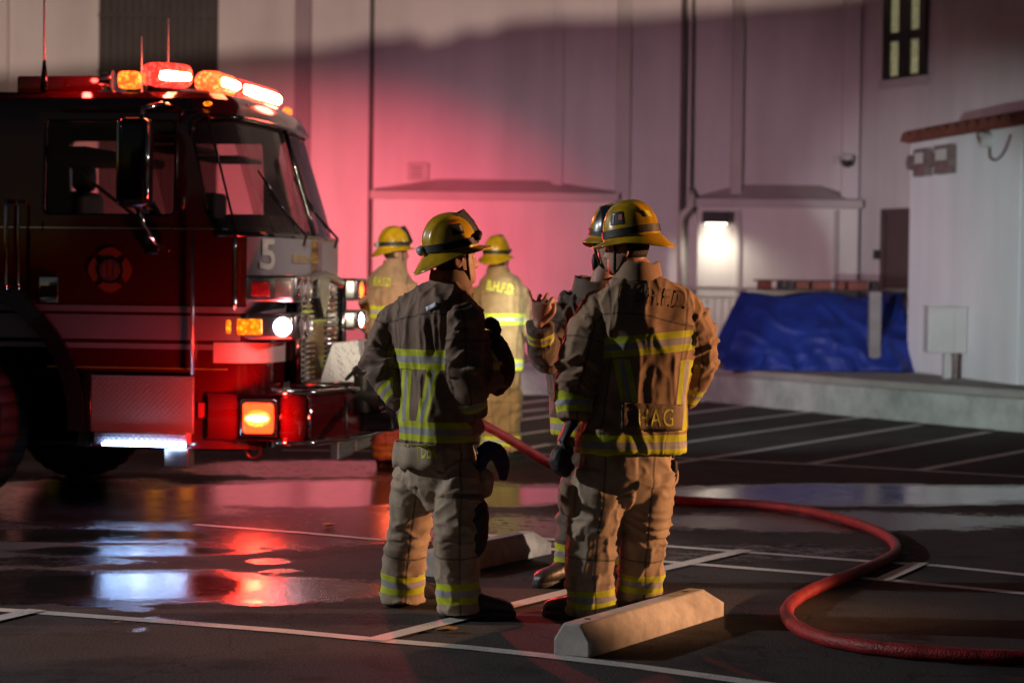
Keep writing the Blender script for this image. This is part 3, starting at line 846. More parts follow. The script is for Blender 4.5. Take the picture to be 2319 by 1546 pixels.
for (x0, x1, y0, y1, lb) in ((2086, 2112, 340, 398, 'grey brown meter box with a round dial on the hut, next to the hut corner'), (2133, 2166, 332, 392, 'grey brown meter box with a round dial on the hut, nearer the junction box')):
    a = HP((x0+x1)/2, (y0+y1)/2)
    e = empty('meter_box', a); tag(e, lb, 'meter box', 'meter boxes on the hut wall')
    mb = MB(); hut_box(mb, x0, y0, x1, y1, 0.10); o = mb.build('case', M['meter']); o.parent = e; o.matrix_parent_inverse = Matrix.Translation(-a)
    c = HP(x0 - 4, (y0+y1)/2) + hn * 0.1
    mb = MB(); mb.cyl(c - hn * 0.1, c + hn * 0.04, 0.09, 18); o = mb.build('dial', M['meter'], smooth=True, autos=40); o.parent = e; o.matrix_parent_inverse = Matrix.Translation(-a)
    mb = MB(); hut_box(mb, x0 + 5, y0 + 8, x1 - 5, y0 + 30, 0.112, -0.1); o = mb.build('window_plate', M['box_grey']); o.parent = e; o.matrix_parent_inverse = Matrix.Translation(-a)
a = HP(2243, 317)
e = empty('junction_box', a); tag(e, 'round grey junction box with a curled cable high on the hut', 'junction box')
def ebuild(mb, name, m, e, **k):
    o = mb.build(name, m, **k); o.parent = e; o.matrix_parent_inverse = Matrix.Translation(-Vector(e.location)); return o
mb = MB(); mb.cyl(a - hn * 0.02, a + hn * 0.12, 0.085, 20); ebuild(mb, 'case', M['box_grey'], e)
mb = MB(); mb.tube([HP(2228, 300) + hn*0.05, HP(2236, 310) + hn * 0.1, HP(2244, 320) + hn * 0.12], 0.03, 8); ebuild(mb, 'spout', M['meter'], e)
mb = MB(); mb.tube([tuple(x) for x in catmull([HP(2246, 335)+hn*0.03, HP(2250, 358)+hn*0.04, HP(2264, 362)+hn*0.04, HP(2280, 345)+hn*0.04, HP(2290, 318)+hn*0.03, HP(2292, 305)+hn*0.02], 5)], 0.012, 6); ebuild(mb, 'cable', M['meter'], e, smooth=True)
# electrical cabinet on a post in front of the hut
cy = 25.3
a = P(2150, 750, cy)
e = empty('electrical_cabinet', (a.x, cy, DZ)); tag(e, 'pale grey electrical cabinet on two short posts in front of the white hut', 'electrical cabinet')
l = P(2102, 700, cy).x - a.x; r = P(2191, 700, cy).x - a.x; zt = P(2150, 697, cy).z - DZ; zb = P(2150, 800, cy).z - DZ
mb = MB(); mb.bbox((l, -0.03, zb), (r, 0.28, zt), 0.015); mb.box((l - 0.015, -0.045, zt), (r + 0.015, 0.29, zt + 0.02)); mb.build('cabinet', M['box_grey'], e)
mb = MB(); mb.box((l + 0.02, -0.04, zb + 0.03), (l + (r-l)*0.66, -0.031, zt - 0.03)); mb.build('door', M['box_grey'], e, bevel=0.003)
mb = MB(); mb.box((l + (r-l)*0.44, 0.03, 0), (l + (r-l)*0.62, 0.15, zb)); mb.build('post', M['box_grey'], e)
mb = MB(); mb.cyl((l + (r-l)*0.76, 0.08, 0), (l + (r-l)*0.76, 0.08, zb), 0.035, 12); mb.build('conduit', M['meter'], e)

# ================================================================== tarp covered pile
def tarp():
    Yt = 28.2
    x0 = P(1614, 800, Yt).x; x1 = P(2032, 800, Yt).x
    z1 = P(1800, 662, Yt).z
    tx0 = P(1690, 662, Yt).x; tx1 = P(2030, 662, Yt).x
    zb = DZ + 0.004
    nx, ny = 110, 70
    vs = []
    # height field style cloth: s across, t from the front hem up over the top and down the back
    for j in range(ny):
        t = j / (ny - 1)
        for i in range(nx):
            s = i / (nx - 1)
            if t < 0.5:
                k = t / 0.5
                y = -1.15 + 0.75 * k ** 1.3; z = k ** 0.85
            elif t < 0.8:
                k = (t - 0.5) / 0.3; y = -0.40 + 1.1 * k; z = 1.0
            else:
                k = (t - 0.8) / 0.2; y = 0.70 + 0.4 * k; z = 1 - k
            xa = x0 + (tx0 - x0) * z; xb = x1 + (tx1 - x1) * z
            vs.append((xa + (xb - xa) * s, Yt + y, zb + (z1 - zb) * z))
    v = np.array(vs)
    hh = (v[:, 2] - zb) / (z1 - zb)
    side = np.clip(1 - hh, 0, 1)
    q = np.stack([v[:, 0] * 1.15 + v[:, 2] * 0.5 + fbm(v * 1.3, 2), v[:, 1] * 0.5, v[:, 2] * 0.5], 1)
    f1 = ridge(q, 11) ** 3 - 0.3; f2 = ridge(q * 2.6 + hh[:, None], 12) ** 4 - 0.3; f3 = ridge(v * [3.5, 2, 4.5], 13) ** 6
    v[:, 1] -= (f1 * 0.26 + f2 * 0.10 + f3 * .05) * (0.25 + side * 0.9) * (v[:, 1] < Yt - 0.2)
    v[:, 2] += (fbm(v * [2.5, 2.5, 2.5], 4) - 0.45) * 0.07 * (hh > 0.2)
    v[:, 2] -= 0.05 * np.sin(v[:, 0] * 3.2) ** 2 * (hh > 0.9)
    # left end closes with a slope already; bottom crumples outward
    v[:, 1] -= 0.18 * np.exp(-(hh / 0.12) ** 2) * fbm(v * 5, 8)
    v[:, 2] = np.maximum(v[:, 2], zb)
    f = [(j*nx+i, j*nx+i+1, (j+1)*nx+i+1, (j+1)*nx+i) for j in range(ny-1) for i in range(nx-1)]
    o = link_mesh('tarpaulin', v, f, M['tarp'])
    md = o.modifiers.new('thick', 'SOLIDIFY'); md.thickness = 0.006
    tag(o, 'crumpled blue tarpaulin draped over a long pile on the dock', 'tarpaulin')
    # boards on top
    e = empty('stacked_pallet', (P(1850, 650, Yt).x, Yt + 0.2, z1)); tag(e, 'dark red brown slatted pallet lying on top of the blue tarpaulin', 'pallet')
    xl = P(1716, 650, Yt).x - e.location.x; xr = P(1990, 650, Yt).x - e.location.x
    zt = P(1850, 634, Yt).z - z1
    mb = MB(); mb.box((xl, -0.4, zt - 0.02), (xr, 0.4, zt)); mb.box((xl + 0.05, -0.38, 0.02), (xr - 0.05, 0.38, 0.045)); mb.build('deck', M['brown_metal'], e)
    random.seed(5)
    x = xl
    k = 0
    while x < xr - 0.06:
        w = random.choice((0.07, 0.09, 0.16, 0.24))
        mb = MB(); mb.box((x, -0.39, 0.046), (min(x + w, xr), -0.1, zt - 0.021)); mb.build('block', M['clay'] if random.random() < 0.75 else M['brown_metal'], e, bevel=0.006)
        x += w + random.choice((0.04, 0.06, 0.09)); k += 1
tarp()
# grey post and dark bench beside tarp
py_ = 27.1
a = P(1979, 830, py_)
mb = MB(); w = (P(1992, 700, py_).x - P(1966, 700, py_).x) / 2
mb.bbox((-w, -w, 0), (w, w, P(1979, 660, py_).z - DZ), 0.01)
o = mb.build('dock_post', M['post_grey']); o.location = (a.x, py_, DZ); tag(o, 'square grey concrete post in front of the blue tarpaulin', 'post')
e = empty('work_bench', (P(2022, 800, 28.0).x, 28.6, DZ)); tag(e, 'dark metal work bench between the grey post and the hut', 'bench')
hw = 0.36
mb = MB(); mb.box((-hw, -0.3, P(2020, 724, 28.6).z - DZ), (hw, 0.3, P(2020, 712, 28.6).z - DZ)); mb.build('bench_top', M['dark_metal'], e)
for sx in (-1, 1):
    for sy in (-1, 1):
        mb = MB(); mb.box((sx*(hw-0.06)-0.025, sy*0.25-0.025, 0), (sx*(hw-0.06)+0.025, sy*0.25+0.025, P(2020, 724, 28.6).z - DZ)); mb.build('leg', M['dark_metal'], e)
mb = MB(); mb.box((-hw+0.04, -0.28, 0.2), (hw-0.04, 0.28, 0.24)); mb.build('shelf', M['dark_metal'], e)
# railing at the back of the dock
ry = 30.6
xa = P(1500, 650, ry).x; xb = P(2056, 650, ry).x
e = empty('dock_railing', ((xa + xb) / 2, ry, DZ)); tag(e, 'cream metal railing with thin upright bars along the back of the dock', 'railing')
z2 = P(1600, 652, ry).z - DZ; z1_ = P(1600, 672, ry).z - DZ
mb = MB(); mb.tube([(xa - e.location.x, 0, z2), (xb - e.location.x, 0, z2)], 0.022, 8); mb.tube([(xa - e.location.x, 0, z1_), (xb - e.location.x, 0, z1_)], 0.016, 8); mb.tube([(xa - e.location.x, 0, 0.08), (xb - e.location.x, 0, 0.08)], 0.016, 8); mb.build('rails', M['rail'], e, smooth=True)
mb = MB(); x = xa
while x < xb:
    mb.tube([(x - e.location.x, 0, 0.08), (x - e.location.x, 0, z1_)], 0.008, 6); x += 0.105
mb.build('uprights', M['rail'], e, smooth=True)
for k in range(4):
    x = xa + (xb - xa) * k / 3 - e.location.x
    mb = MB(); mb.tube([(x, 0, 0), (x, 0, z2)], 0.024, 8); mb.build('post', M['rail'], e, smooth=True)

# yellow bollards hidden behind the truck, seen mirrored in the puddle
for i, (px, lb) in enumerate(((424, 'yellow bollard mirrored in the puddle below the truck front step'), (352, 'yellow bollard mirrored in the puddle behind the front wheel'), (128, 'yellow bollard mirrored at the puddle edge by the near tyre'))):
    a = P(px, 900, 26.5)
    e = empty('bollard', (a.x, 26.5, 0)); tag(e, lb, 'bollard', 'yellow bollards before the dock')
    mb = MB(); mb.cyl((0, 0, 0), (0, 0, 1.0), 0.09, 20); mb.ellipsoid((0, 0, 1.0), (0.09, 0.09, 0.05)); mb.build('post', M['bollard'], e, smooth=True, autos=50)
    mb = MB(); mb.cyl((0, 0, 0), (0, 0, 0.03), 0.13, 20); mb.build('base_ring', M['dark_metal'], e)

# ================================================================== wheel stops
def wheel_stop(corner_near_r, far_dir_px, length, label, w=0.165, h=0.135):
    a = G(*corner_near_r); b = G(*far_dir_px)
    d = (b - a); d.z = 0; d.normalize(); n = Vector((-d.y, d.x, 0))
    prof = [(0, 0), (w, 0), (w, h*0.5), (w*0.74, h), (w*0.26, h), (0, h*0.5)]
    mb = MB(); rings = []
    nseg = 26
    for k in range(nseg + 1):
        s = length * k / nseg
        top = h
        if k == nseg: rr = [(x, min(z, h*0.5)) for x, z in prof]; s = length
        elif k == nseg - 1: rr = [(x, min(z, h)) for x, z in prof]; s = length - 0.13
        else: rr = prof; s = (length - 0.16) * k / (nseg - 2)
        if k == 0: rr = [(w/2 + (x - w/2) * 0.97, z * 0.97 if z > 0 else 0) for x, z in prof]
        rings.append([a + d * s + n * x + Vector((0, 0, z)) for x, z in rr])
        if k == 0:
            rings.append([a + d * 0.012 + n * x + Vector((0, 0, z)) for x, z in prof])
    mb.loft(rings)
    root = empty('wheel_stop', a); tag(root, label, 'wheel stop', 'concrete wheel stops in the parking bays')
    o = mb.build('block', M['stop'], bevel=0.006); o.parent = root; o.matrix_parent_inverse = Matrix.Translation(-a)
    for t in (0.14, length - 0.24):
        c = a + d * t + n * (w / 2) + Vector((0, 0, h))
        mb = MB(); mb.cyl(c - Vector((0,0,0.01)), c + Vector((0,0,0.002)), 0.014, 12)
        o = mb.build('bolt_hole', M['dark_metal']); o.parent = root; o.matrix_parent_inverse = Matrix.Translation(-a)
sa = G(1335, 1491); sb = G(1640, 1395)
wheel_stop((1335, 1491), (1640, 1395), (sb - sa).length, 'pale concrete wheel stop in front of the boots of the firefighter in the tan coat')
sa = G(1000, 1309); sb = G(1249, 1254)
wheel_stop((1000, 1309), (1249, 1254), (sb - sa).length, 'pale concrete wheel stop lying behind the legs of the man with hand on hip')

# ================================================================== hose
hp = [P(868, 893, 14.75), P(905, 905, 14.5), P(1000, 925, 14.3), P(1095, 962, 14.3), P(1180, 1010, 14.4), P(1260, 1058, 14.6), P(1335, 1092, 14.9)]
hp += [G(x, y, 0.033) for x, y in ((1420, 1124), (1510, 1131), (1600, 1136), (1700, 1141), (1800, 1152), (1890, 1170), (1970, 1195), (2018, 1222), (2030, 1247), (2000, 1270), (1940, 1296), (1870, 1322), (1815, 1348), (1785, 1374), (1785, 1400), (1815, 1425), (1880, 1448), (1980, 1466), (2100, 1478), (2230, 1486), (2350, 1490), (2520, 1496), (2900, 1505))]
mb = MB(); cp = catmull([tuple(p) for p in hp], 8)
cp[:, 2] = np.maximum(cp[:, 2], 0.033)
mb.tube([Vector(p) for p in cp], [0.031 + 0.0012 * math.sin(i * 0.9) for i in range(len(cp))], 14)
ho = mb.build('fire_hose', M['hose'], smooth=True); tag(ho, 'red rubber fire hose curving from the bumper across the wet asphalt', 'fire hose')
ho = ho

# leaves
def leaf(px, py, s, rz, label):
    a = G(px, py)
    n = 10; v = []
    for i in range(n + 1):
        t = i / n; w = math.sin(math.pi * t) ** 0.8 * 0.3 * s
        z = 0.006 + 0.35 * s * (t - 0.4) ** 2
        v += [(t*s - s/2, -w, z + abs(w) * 0.5), (t*s - s/2, 0, z), (t*s - s/2, w, z + abs(w) * 0.5)]
    f = []
    for i in range(n):
        for k in (0, 1): f.append((i*3+k, i*3+k+1, i*3+k+4, i*3+k+3))
    o = link_mesh('dry_leaf', v, f, M['leaf']); o.location = (a.x, a.y, 0.0); o.rotation_euler = (0, 0, rz)
    md = o.modifiers.new('t', 'SOLIDIFY'); md.thickness = 0.001
    tag(o, label, 'leaf', 'dry leaves on the asphalt')
leaf(1012, 1432, 0.11, 0.2, 'curled brown leaf just inside the painted corner near the left boots')
leaf(745, 1193, 0.10, 0.8, 'upright brown leaf on the wet asphalt beyond the red puddle')
leaf(267, 1414, 0.04, 0.5, 'tiny pale leaf scrap close to the long parking line on the left')
leaf(1692, 1392, 0.035, 1.5, 'tiny pale leaf scrap between the near wheel stop and the hose')
# ================================================================== fire truck
TH = R(7.5)
TX, TY = -1.535, 14.2
truck = empty('fire_truck', (TX, TY, 0), -TH)
tag(truck, 'dark red fire engine with flashing red and white lamps parked on wet asphalt', 'fire engine')
TM = Matrix.Translation((TX, TY, 0)) @ Matrix.Rotation(-TH, 4, 'Z')
TMi = TM.inverted()
def _tray(px, py):
    o = TMi @ C0; d = (TMi.to_3x3() @ ray(px, py)); return o, d
def TS(px, py, v=0.0):
    o, d = _tray(px, py); t = (v - o.y) / d.y; q = o + d * t; return Vector((q.x, v, q.z))
def TF(px, py, u=0.0):
    o, d = _tray(px, py); t = (u - o.x) / d.x; q = o + d * t; return Vector((u, q.y, q.z))
WV = 2.44   # truck width

def outline(w, inset=0.0, u_back=-2.9, n=14, zone=None):
    """plan outline of the cab at height w, from the near rear corner round the front to the far rear corner"""
    WB = 1.80
    lean = max(0.0, (w - WB)) * 0.30
    tum = max(0.0, (w - WB)) * 0.05
    cr_u, cr_v = 0.34, 0.26
    pts = []
    v0 = tum + inset; v1 = WV - tum - inset
    fu = -lean - inset
    for k in range(9):
        pts.append((u_back + inset + (fu - cr_u - 0.06 - u_back - inset) * k / 9.0, v0))
    for k in range(n):
        t = math.pi / 2 * k / (n - 1)
        pts.append((fu - 0.06 - cr_u + cr_u * max(math.sin(t), 0) ** 0.9, v0 + cr_v * (1 - max(math.cos(t), 0) ** 0.9)))
    a = v0 + cr_v; b = v1 - cr_v; m = 12
    for k in range(1, m):
        v = a + (b - a) * k / m; s = (v - WV / 2) / ((b - a) / 2)
        pts.append((fu - 0.06 * s * s, v))
    pts += [(u, v1 - (v - v0)) for (u, v) in reversed(pts[:9 + n])]
    return pts

def cab_solid(w_list, inset, u_back=-2.9):
    mb = MB(); rings = []
    for w, ins in w_list:
        rings.append([Vector((u, v, w)) for u, v in outline(w, inset + ins, u_back)])
    mb.loft(rings); return mb

w_bot = TS(300, 1012).z
w_belt = 1.80
w_roof = TS(300, 206).z
wlist = [(w_bot, 0.0), (0.8, 0), (1.2, 0), (1.6, 0), (w_belt, 0), (2.1, 0), (2.4, 0), (w_roof - 0.10, 0), (w_roof - 0.04, 0.015), (w_roof, 0.06)]
outer = cab_solid(wlist, 0.0).build('cab_tmp', M['truck_red'])
inner = cab_solid([(1.25, 0), (w_belt, 0), (2.1, 0), (w_roof - 0.09, 0.03)], 0.055, -2.7).build('in_tmp', M['interior'])

def rounded_poly(pts, r, n=5):
    """2D polygon with rounded corners"""
    out = []; N = len(pts)
    for i in range(N):
        p = Vector(pts[i]); a = Vector(pts[i-1]); b = Vector(pts[(i+1) % N])
        ri = r[i] if isinstance(r, (list, tuple)) else r
        da = (a - p); db = (b - p); ra = min(ri, da.length/2, db.length/2)
        s = p + da.normalized() * ra; e = p + db.normalized() * ra
        for k in range(n + 1):
            t = k / n; q = s * (1-t)**2 + p * 2*t*(1-t) + e * t*t
            out.append((q.x, q.y))
    return out
# side window opening (both sides)
s0 = TS(97, 270); s1 = TS(395, 489)
swin = rounded_poly([(s0.x, s1.z), (s1.x, s1.z), (s1.x, s0.z), (s0.x, s0.z)], 0.05)
mb = MB(); mb.prism([Vector((u, -1, w)) for u, w in swin], (0, 2, 0)); fwin = rounded_poly([(s0.x - .62, s1.z), (s1.x, s1.z), (s1.x, s0.z), (s0.x - .62, s0.z)], 0.05); mb.prism([Vector((u, 1.5, w)) for u, w in fwin], (0, 2.5, 0)); cut1 = mb.build('cut1', M['truck_black'])
# windshield opening wraps round both corners
q0 = TS(421, 262); q1 = TS(470, 519)
wt = q0.z; wb = w_belt - 0.02
ws = rounded_poly([(q0.x, wt), (1.2, wt), (1.2, wb), (TS(480, 515).x, wb)], [0.13, 0.01, 0.01, 0.16], 7)
mb = MB(); mb.prism([Vector((u, -1, w)) for u, w in ws], (0, 5, 0)); cut2 = mb.build('cut2', M['truck_black'])
# wheel arch opening
wc_s = TS(-130, 965); AR = (TS(180, 965) - wc_s).length
AX = wc_s.x; AW = 0.56
mb = MB(); mb.cyl((AX, -1, AW), (AX, 0.75, AW), AR, 48); cut3 = mb.build('cut3', M['truck_black'])
mb = MB(); mb.cyl((AX, WV - 0.75, AW), (AX, WV + 1, AW), AR, 48); cut4 = mb.build('cut4', M['truck_black'])
def boolean(o, c):
    md = o.modifiers.new('b', 'BOOLEAN'); md.object = c; md.operation = 'DIFFERENCE'; md.solver = 'EXACT'
    if hasattr(md, 'material_mode'): md.material_mode = 'TRANSFER'
for c in (inner, cut1, cut2, cut3, cut4): boolean(outer, c)
me = evaluated(outer)
for o in (outer, inner, cut1, cut2, cut3, cut4): hide_tmp(o)
me.polygons.foreach_set('use_smooth', np.ones(len(me.polygons), dtype=bool))
try: me.set_sharp_from_angle(angle=R(28))
except Exception: pass
cab = bpy.data.objects.new('cab', me); COL.objects.link(cab); cab.parent = truck
cab.data.name = 'cab'

def tb(mb, name, m, parent=None, **k):
    return mb.build(name, m, parent or truck, **k)

# glass
def glass_band(w0, w1, i0, i1, inset, name, m, steps=4):
    mb = MB(); rings = []
    for k in range(steps + 1):
        w = w0 + (w1 - w0) * k / steps
        rings.append([Vector((u, v, w)) for u, v in outline(w, inset)[i0:i1]])
    mb.loft(rings, close=False, cap=False)
    return tb(mb, name, m, smooth=True)
NP = len(outline(1.0))
def idx_from_u(u0):
    o = outline(w_belt); 
    for i, (u, v) in enumerate(o):
        if u > u0: return i - 1
    return 8
i0 = 8
wsg = glass_band(wb - 0.01, wt + 0.01, i0, NP - i0, 0.03, 'windshield', M['windshield'])
for vv, nm in ((0.045, 'side_window'), (WV - 0.045, 'side_window')):
    mb = MB(); tl = 0.05 * 0.5
    sg = 1 if vv < 1 else -1
    a = 0.02 * sg
    mb.add([(s0.x, vv - 0.005*sg, s1.z), (s1.x, vv - 0.005*sg, s1.z), (s1.x, vv + a, s0.z), (s0.x, vv + a, s0.z)], [(0,1,2,3)])
    g = tb(mb, nm, M['glass'])
    # black gasket and centre bar
    mb = MB(); loop = [Vector((u, (0.0 if sg > 0 else WV) + sg * (0.012 + max(0, w - 1.8) * 0.05), w)) for u, w in swin]; loop.append(loop[0])
    mb.tube(loop, 0.014, 6, cap=False); gk = mb.build('gasket', M['truck_black'], smooth=True); gk.parent = g
# windshield gasket
mb = MB()
def wrap_pt(u, w, near=True):
    o = outline(w)
    # find point on outline near side where u matches
    best = min(o[:9+14], key=lambda p: abs(p[0] - u)); v = best[1]
    return Vector((u, v if near else WV - v, w))
for near in (True, False):
    loop = [wrap_pt(min(u, -0.2 - max(0, w-1.8)*0.3 ), w, near) for (u, w) in ws if u < 0.0]
    # left edge with rounded corners
    if len(loop) > 2: mb.tube(loop, 0.016, 8)
for wz in (wb, wt):
    o = outline(wz)
    seg = [Vector((u, v, wz)) for u, v in o if u > q0.x + 0.10]
    mb.tube(seg, 0.017, 8)
gk = mb.build('gasket', M['truck_black'], smooth=True); gk.parent = wsg
mb = MB(); mb.tube([Vector((outline(w, 0.01)[NP//2][0] , WV/2, w)) for w in np.linspace(wb, wt, 6)], 0.018, 8); gk = mb.build('centre_bar', M['truck_black'], smooth=True); gk.parent = wsg

# stripes, following the body outline
def strip(w0f, w1f, i0, i1, name, m, out=0.004, wseg=1):
    mb = MB(); rings = []
    for k in range(2):
        r = []
        for i in range(i0, i1):
            w = (w0f(i) if k == 0 else w1f(i)) if callable(w0f) else (w0f if k == 0 else w1f)
            u, v = outline(w, -out)[i]; r.append(Vector((u, v, w)))
        rings.append(r)
    mb.loft(rings, close=False, cap=False)
    return tb(mb, name, m, smooth=True)
sy = lambda y: TS(300, y).z
iS, iF = 1, 23       # side start, near front flat start
strip(sy(706), sy(692), iS, NP - 1, 'stripe', M['truck_stripe'])
strip(sy(768), sy(713), iS, 14, 'stripe', M['truck_stripe'])
strip(sy(789), sy(777), iS, 11, 'stripe', M['truck_stripe'])
strip(sy(818), sy(772), 9, NP - 9, 'stripe', M['truck_white'], 0.005)
strip(sy(834), sy(831), 5, 12, 'stripe', M['gold'])
strip(sy(518.5), sy(515.5), 3, 12, 'belt_trim', M['chrome'])
# white upper front panel between windshield and upper lamps
strip(sy(700), sy(533), 14, NP - 14, 'front_panel', M['truck_stripe'], 0.006)
# red centre fascia
fc = [(0.0, sy(535)), (0.0, sy(640))]
mb = MB(); rr = []
for i in range(27, NP - 27):
    rr.append(i)
r0 = [Vector((outline(sy(650), -0.012)[i][0], outline(sy(650), -0.012)[i][1], sy(650))) for i in rr]
r1 = [Vector((outline(sy(533), -0.012)[i][0], outline(sy(533), -0.012)[i][1], sy(536))) for i in rr]
mb.loft([r0, r1], close=False, cap=False); tb(mb, 'fascia', M['truck_red'], smooth=True)

# lettering helper -------------------------------------------------
def text_mesh(s, size=1.0, bold=0.0, spacing=1.0):
    cu = bpy.data.curves.new('t', 'FONT'); cu.body = s; cu.size = size; cu.align_x = 'CENTER'; cu.align_y = 'CENTER'
    cu.space_character = spacing; cu.offset = bold; cu.resolution_u = 3
    o = bpy.data.objects.new('t', cu); COL.objects.link(o)
    bpy.context.view_layer.update()
    me = evaluated(o); bpy.data.objects.remove(o, do_unlink=True)
    bm = bmesh.new(); bm.from_mesh(me)
    for _ in range(2):
        bmesh.ops.triangulate(bm, faces=bm.faces)
        long = [e for e in bm.edges if e.calc_length() > size * 0.12]
        if long: bmesh.ops.subdivide_edges(bm, edges=long, cuts=1)
    bmesh.ops.triangulate(bm, faces=bm.faces)
    bm.verts.index_update()
    vs = [v.co.copy() for v in bm.verts]; fs = [[v.index for v in f.verts] for f in bm.faces]
    bm.free(); bpy.data.meshes.remove(me)
    return vs, fs

def frame_text(s, origin, xdir, ydir, size, m, name, parent, bold=0.0, sx=1.0, spacing=1.0):
    vs, fs = text_mesh(s, size, bold, spacing)
    x = Vector(xdir).normalized(); y = Vector(ydir).normalized(); o = Vector(origin)
    pts = [o + x * (v.x * sx) + y * v.y for v in vs]
    ob = link_mesh(name, pts, fs, m, parent, smooth=False)
    return ob

# the number 5 on the near corner of the front: drape on outline
def drape_front(s, pxc, pyc, wtop, wbot, wid, m, name, out=0.012):
    vs, fs = text_mesh(s, 1.0, 0.02)
    xs = [v.x for v in vs]; ys = [v.y for v in vs]
    x0, x1, y0, y1 = min(xs), max(xs), min(ys), max(ys)
    o = outline(1.5, -out)
    # cumulative arc length round the front
    arc = [0.0]
    for i in range(1, len(o)): arc.append(arc[-1] + math.hypot(o[i][0]-o[i-1][0], o[i][1]-o[i-1][1]))
    # arc position where the projection hits pxc
    best = None
    for i in range(9, NP // 2 + 14):
        q = TM @ Vector((o[i][0], o[i][1], (wtop + wbot) / 2)); X, _ = project(np.array([q])); d = abs(X[0] - pxc)
        if best is None or d < best[0]: best = (d, arc[i])
    c = best[1]; pts = []
    for v in vs:
        a = c + ((v.x - (x0+x1)/2) / (x1 - x0)) * wid; w = wbot + (v.y - y0) / (y1 - y0) * (wtop - wbot)
        u = np.interp(a, arc, [p[0] for p in o]); vv = np.interp(a, arc, [p[1] for p in o])
        pts.append(Vector((u, vv, w)))
    return link_mesh(name, pts, fs, m, truck, smooth=False)
drape_front('5', 611, 570, sy(537), sy(607), 0.16, M['truck_white'], 'number')
drape_front('BEVERLY HILLS', 700, 577, sy(570), sy(590), 0.62, M['gold'], 'lettering', 0.018)

# chrome corner moulding at the near front corner
o_ = outline(1.5, -0.01)
mb = MB()
iC = 12
mb.tube([Vector((outline(w, -0.006)[iC][0], outline(w, -0.006)[iC][1], w)) for w in np.linspace(sy(700), sy(528), 6)], 0.013, 8)
tb(mb, 'corner_trim', M['chrome'], smooth=True)

# grille: chrome frame, louvres, dark bonnet badge
gr = MB(); uu = 0.02
v0, v1 = 0.50, WV - 0.50
gz0, gz1 = sy(868), sy(628)
gr.box((uu - 0.03, v0, gz0), (uu + 0.012, v1, gz1)); grille = tb(gr, 'grille', M['truck_black'])
zs_l = []
z = gz0 + 0.02
while z < gz1 - 0.02:
    zs_l.append(z); z += 0.036
for (a, b) in ((v0 + 0.03, v0 + 0.52), (v1 - 0.52, v1 - 0.03)):
    mb = MB()
    for z in zs_l: mb.tube([(uu + 0.022, a, z), (uu + 0.03, (a+b)/2, z), (uu + 0.022, b, z)], 0.0085, 6)
    o = mb.build('grille_slats', M['chrome'], smooth=True); o.parent = grille
for vv in (v0 + 0.0, v1 - 0.0):
    mb = MB(); mb.tube([(uu + 0.03, vv, gz0), (uu + 0.03, vv, gz1)], 0.022, 10)
    o = mb.build('side_trim', M['chrome'], smooth=True); o.parent = grille
mb = MB()
mb.tube([(uu + 0.03, v0 + 0.1 + t * (v1 - v0 - 0.2), gz1 - 0.02 + 0.05 * math.sin(math.pi * t)) for t in np.linspace(0, 1, 13)], 0.028, 8)
o = mb.build('header_trim', M['steel'], smooth=True); o.parent = grille
mb = MB()  # shield shaped badge
sh = [(-0.2, 0.10), (-0.12, 0.14), (0, 0.12), (0.12, 0.14), (0.2, 0.10), (0.17, -0.05), (0, -0.2), (-0.17, -0.05)]
mb.prism([Vector((uu + 0.013, WV/2 + a * 0.9, gz1 - 0.08 + b)) for a, b in sh], (0.035, 0, 0))
o = mb.build('badge', M['steel'], bevel=0.006); o.parent = grille

# lamp clusters
def lamp_cluster(near, y0, y1, kind):
    root_v = 0.02 if near else WV - 0.48
    a = root_v; b = root_v + 0.46
    z0, z1 = TS(600, y1, 0.2).z, TS(600, y0, 0.2).z
    if not near:
        z0, z1 = TF(770, y1, 0.1).z, TF(770, y0, 0.1).z
    mb = MB(); mb.bbox((-0.20, a, z0), (0.14, b, z1), 0.03)
    h = tb(mb, 'lamp_housing', M['steel'] if kind != 'turn' else M['steel'], smooth=True, autos=50)
    h['label'] = {'red': 'chrome housing with upper red warning lamp', 'white': 'chrome housing with lit white headlamp'}[kind]
    # front facing lenses
    zc = (z0 + z1) / 2; hz = (z1 - z0) / 2 * 0.72
    cells = ((a + 0.05, a + 0.22), (b - 0.22, b - 0.05))
    lit = 0 if near else 1
    for k, (p, q) in enumerate(cells):
        if kind == 'white':
            m = M['lamp_white'] if (k == 0 and not near) else M['lamp_clear']
        else:
            m = (M['lamp_amber_hot'] if (not near and k == 0) else (M['lamp_clear'] if near else M['lamp_red_dim']))
        mb = MB(); mb.ellipsoid((0.142, (p+q)/2, zc), (0.022, (q-p)/2, hz), n=20, m=12)
        o = mb.build('lens', m, smooth=True); o.parent = h
        mb = MB(); ring = [Vector((0.146, (p+q)/2 + (q-p)/2*1.08*math.cos(t), zc + hz*1.08*math.sin(t))) for t in np.linspace(0, 2*math.pi, 25)]
        mb.tube(ring, 0.009, 6, cap=False); o = mb.build('bezel', M['chrome'], smooth=True); o.parent = h
    # side facing lens
    if near:
        if kind == 'red':
            mb = MB(); mb.bbox((-0.155, a - 0.012, zc - hz*0.8), (-0.03, a + 0.02, zc + hz*0.8), 0.01); o = mb.build('side_lens', M['lamp_red_dim'], smooth=True, autos=50); o.parent = h
            mb = MB(); mb.bbox((0.0, a - 0.014, zc - hz), (0.12, a + 0.02, zc + hz), 0.012); o = mb.build('side_lens', M['lamp_clear'], smooth=True, autos=50); o.parent = h
        else:
            # the headlight bulb glows through the wrapped corner
            mb = MB(); mb.ellipsoid((0.055, a - 0.004, zc), (0.058, 0.022, hz*0.95), n=20, m=12); o = mb.build('side_lens', M['lamp_white'], smooth=True); o.parent = h
    return h, zc
lamp_cluster(True, 622, 684, 'red')
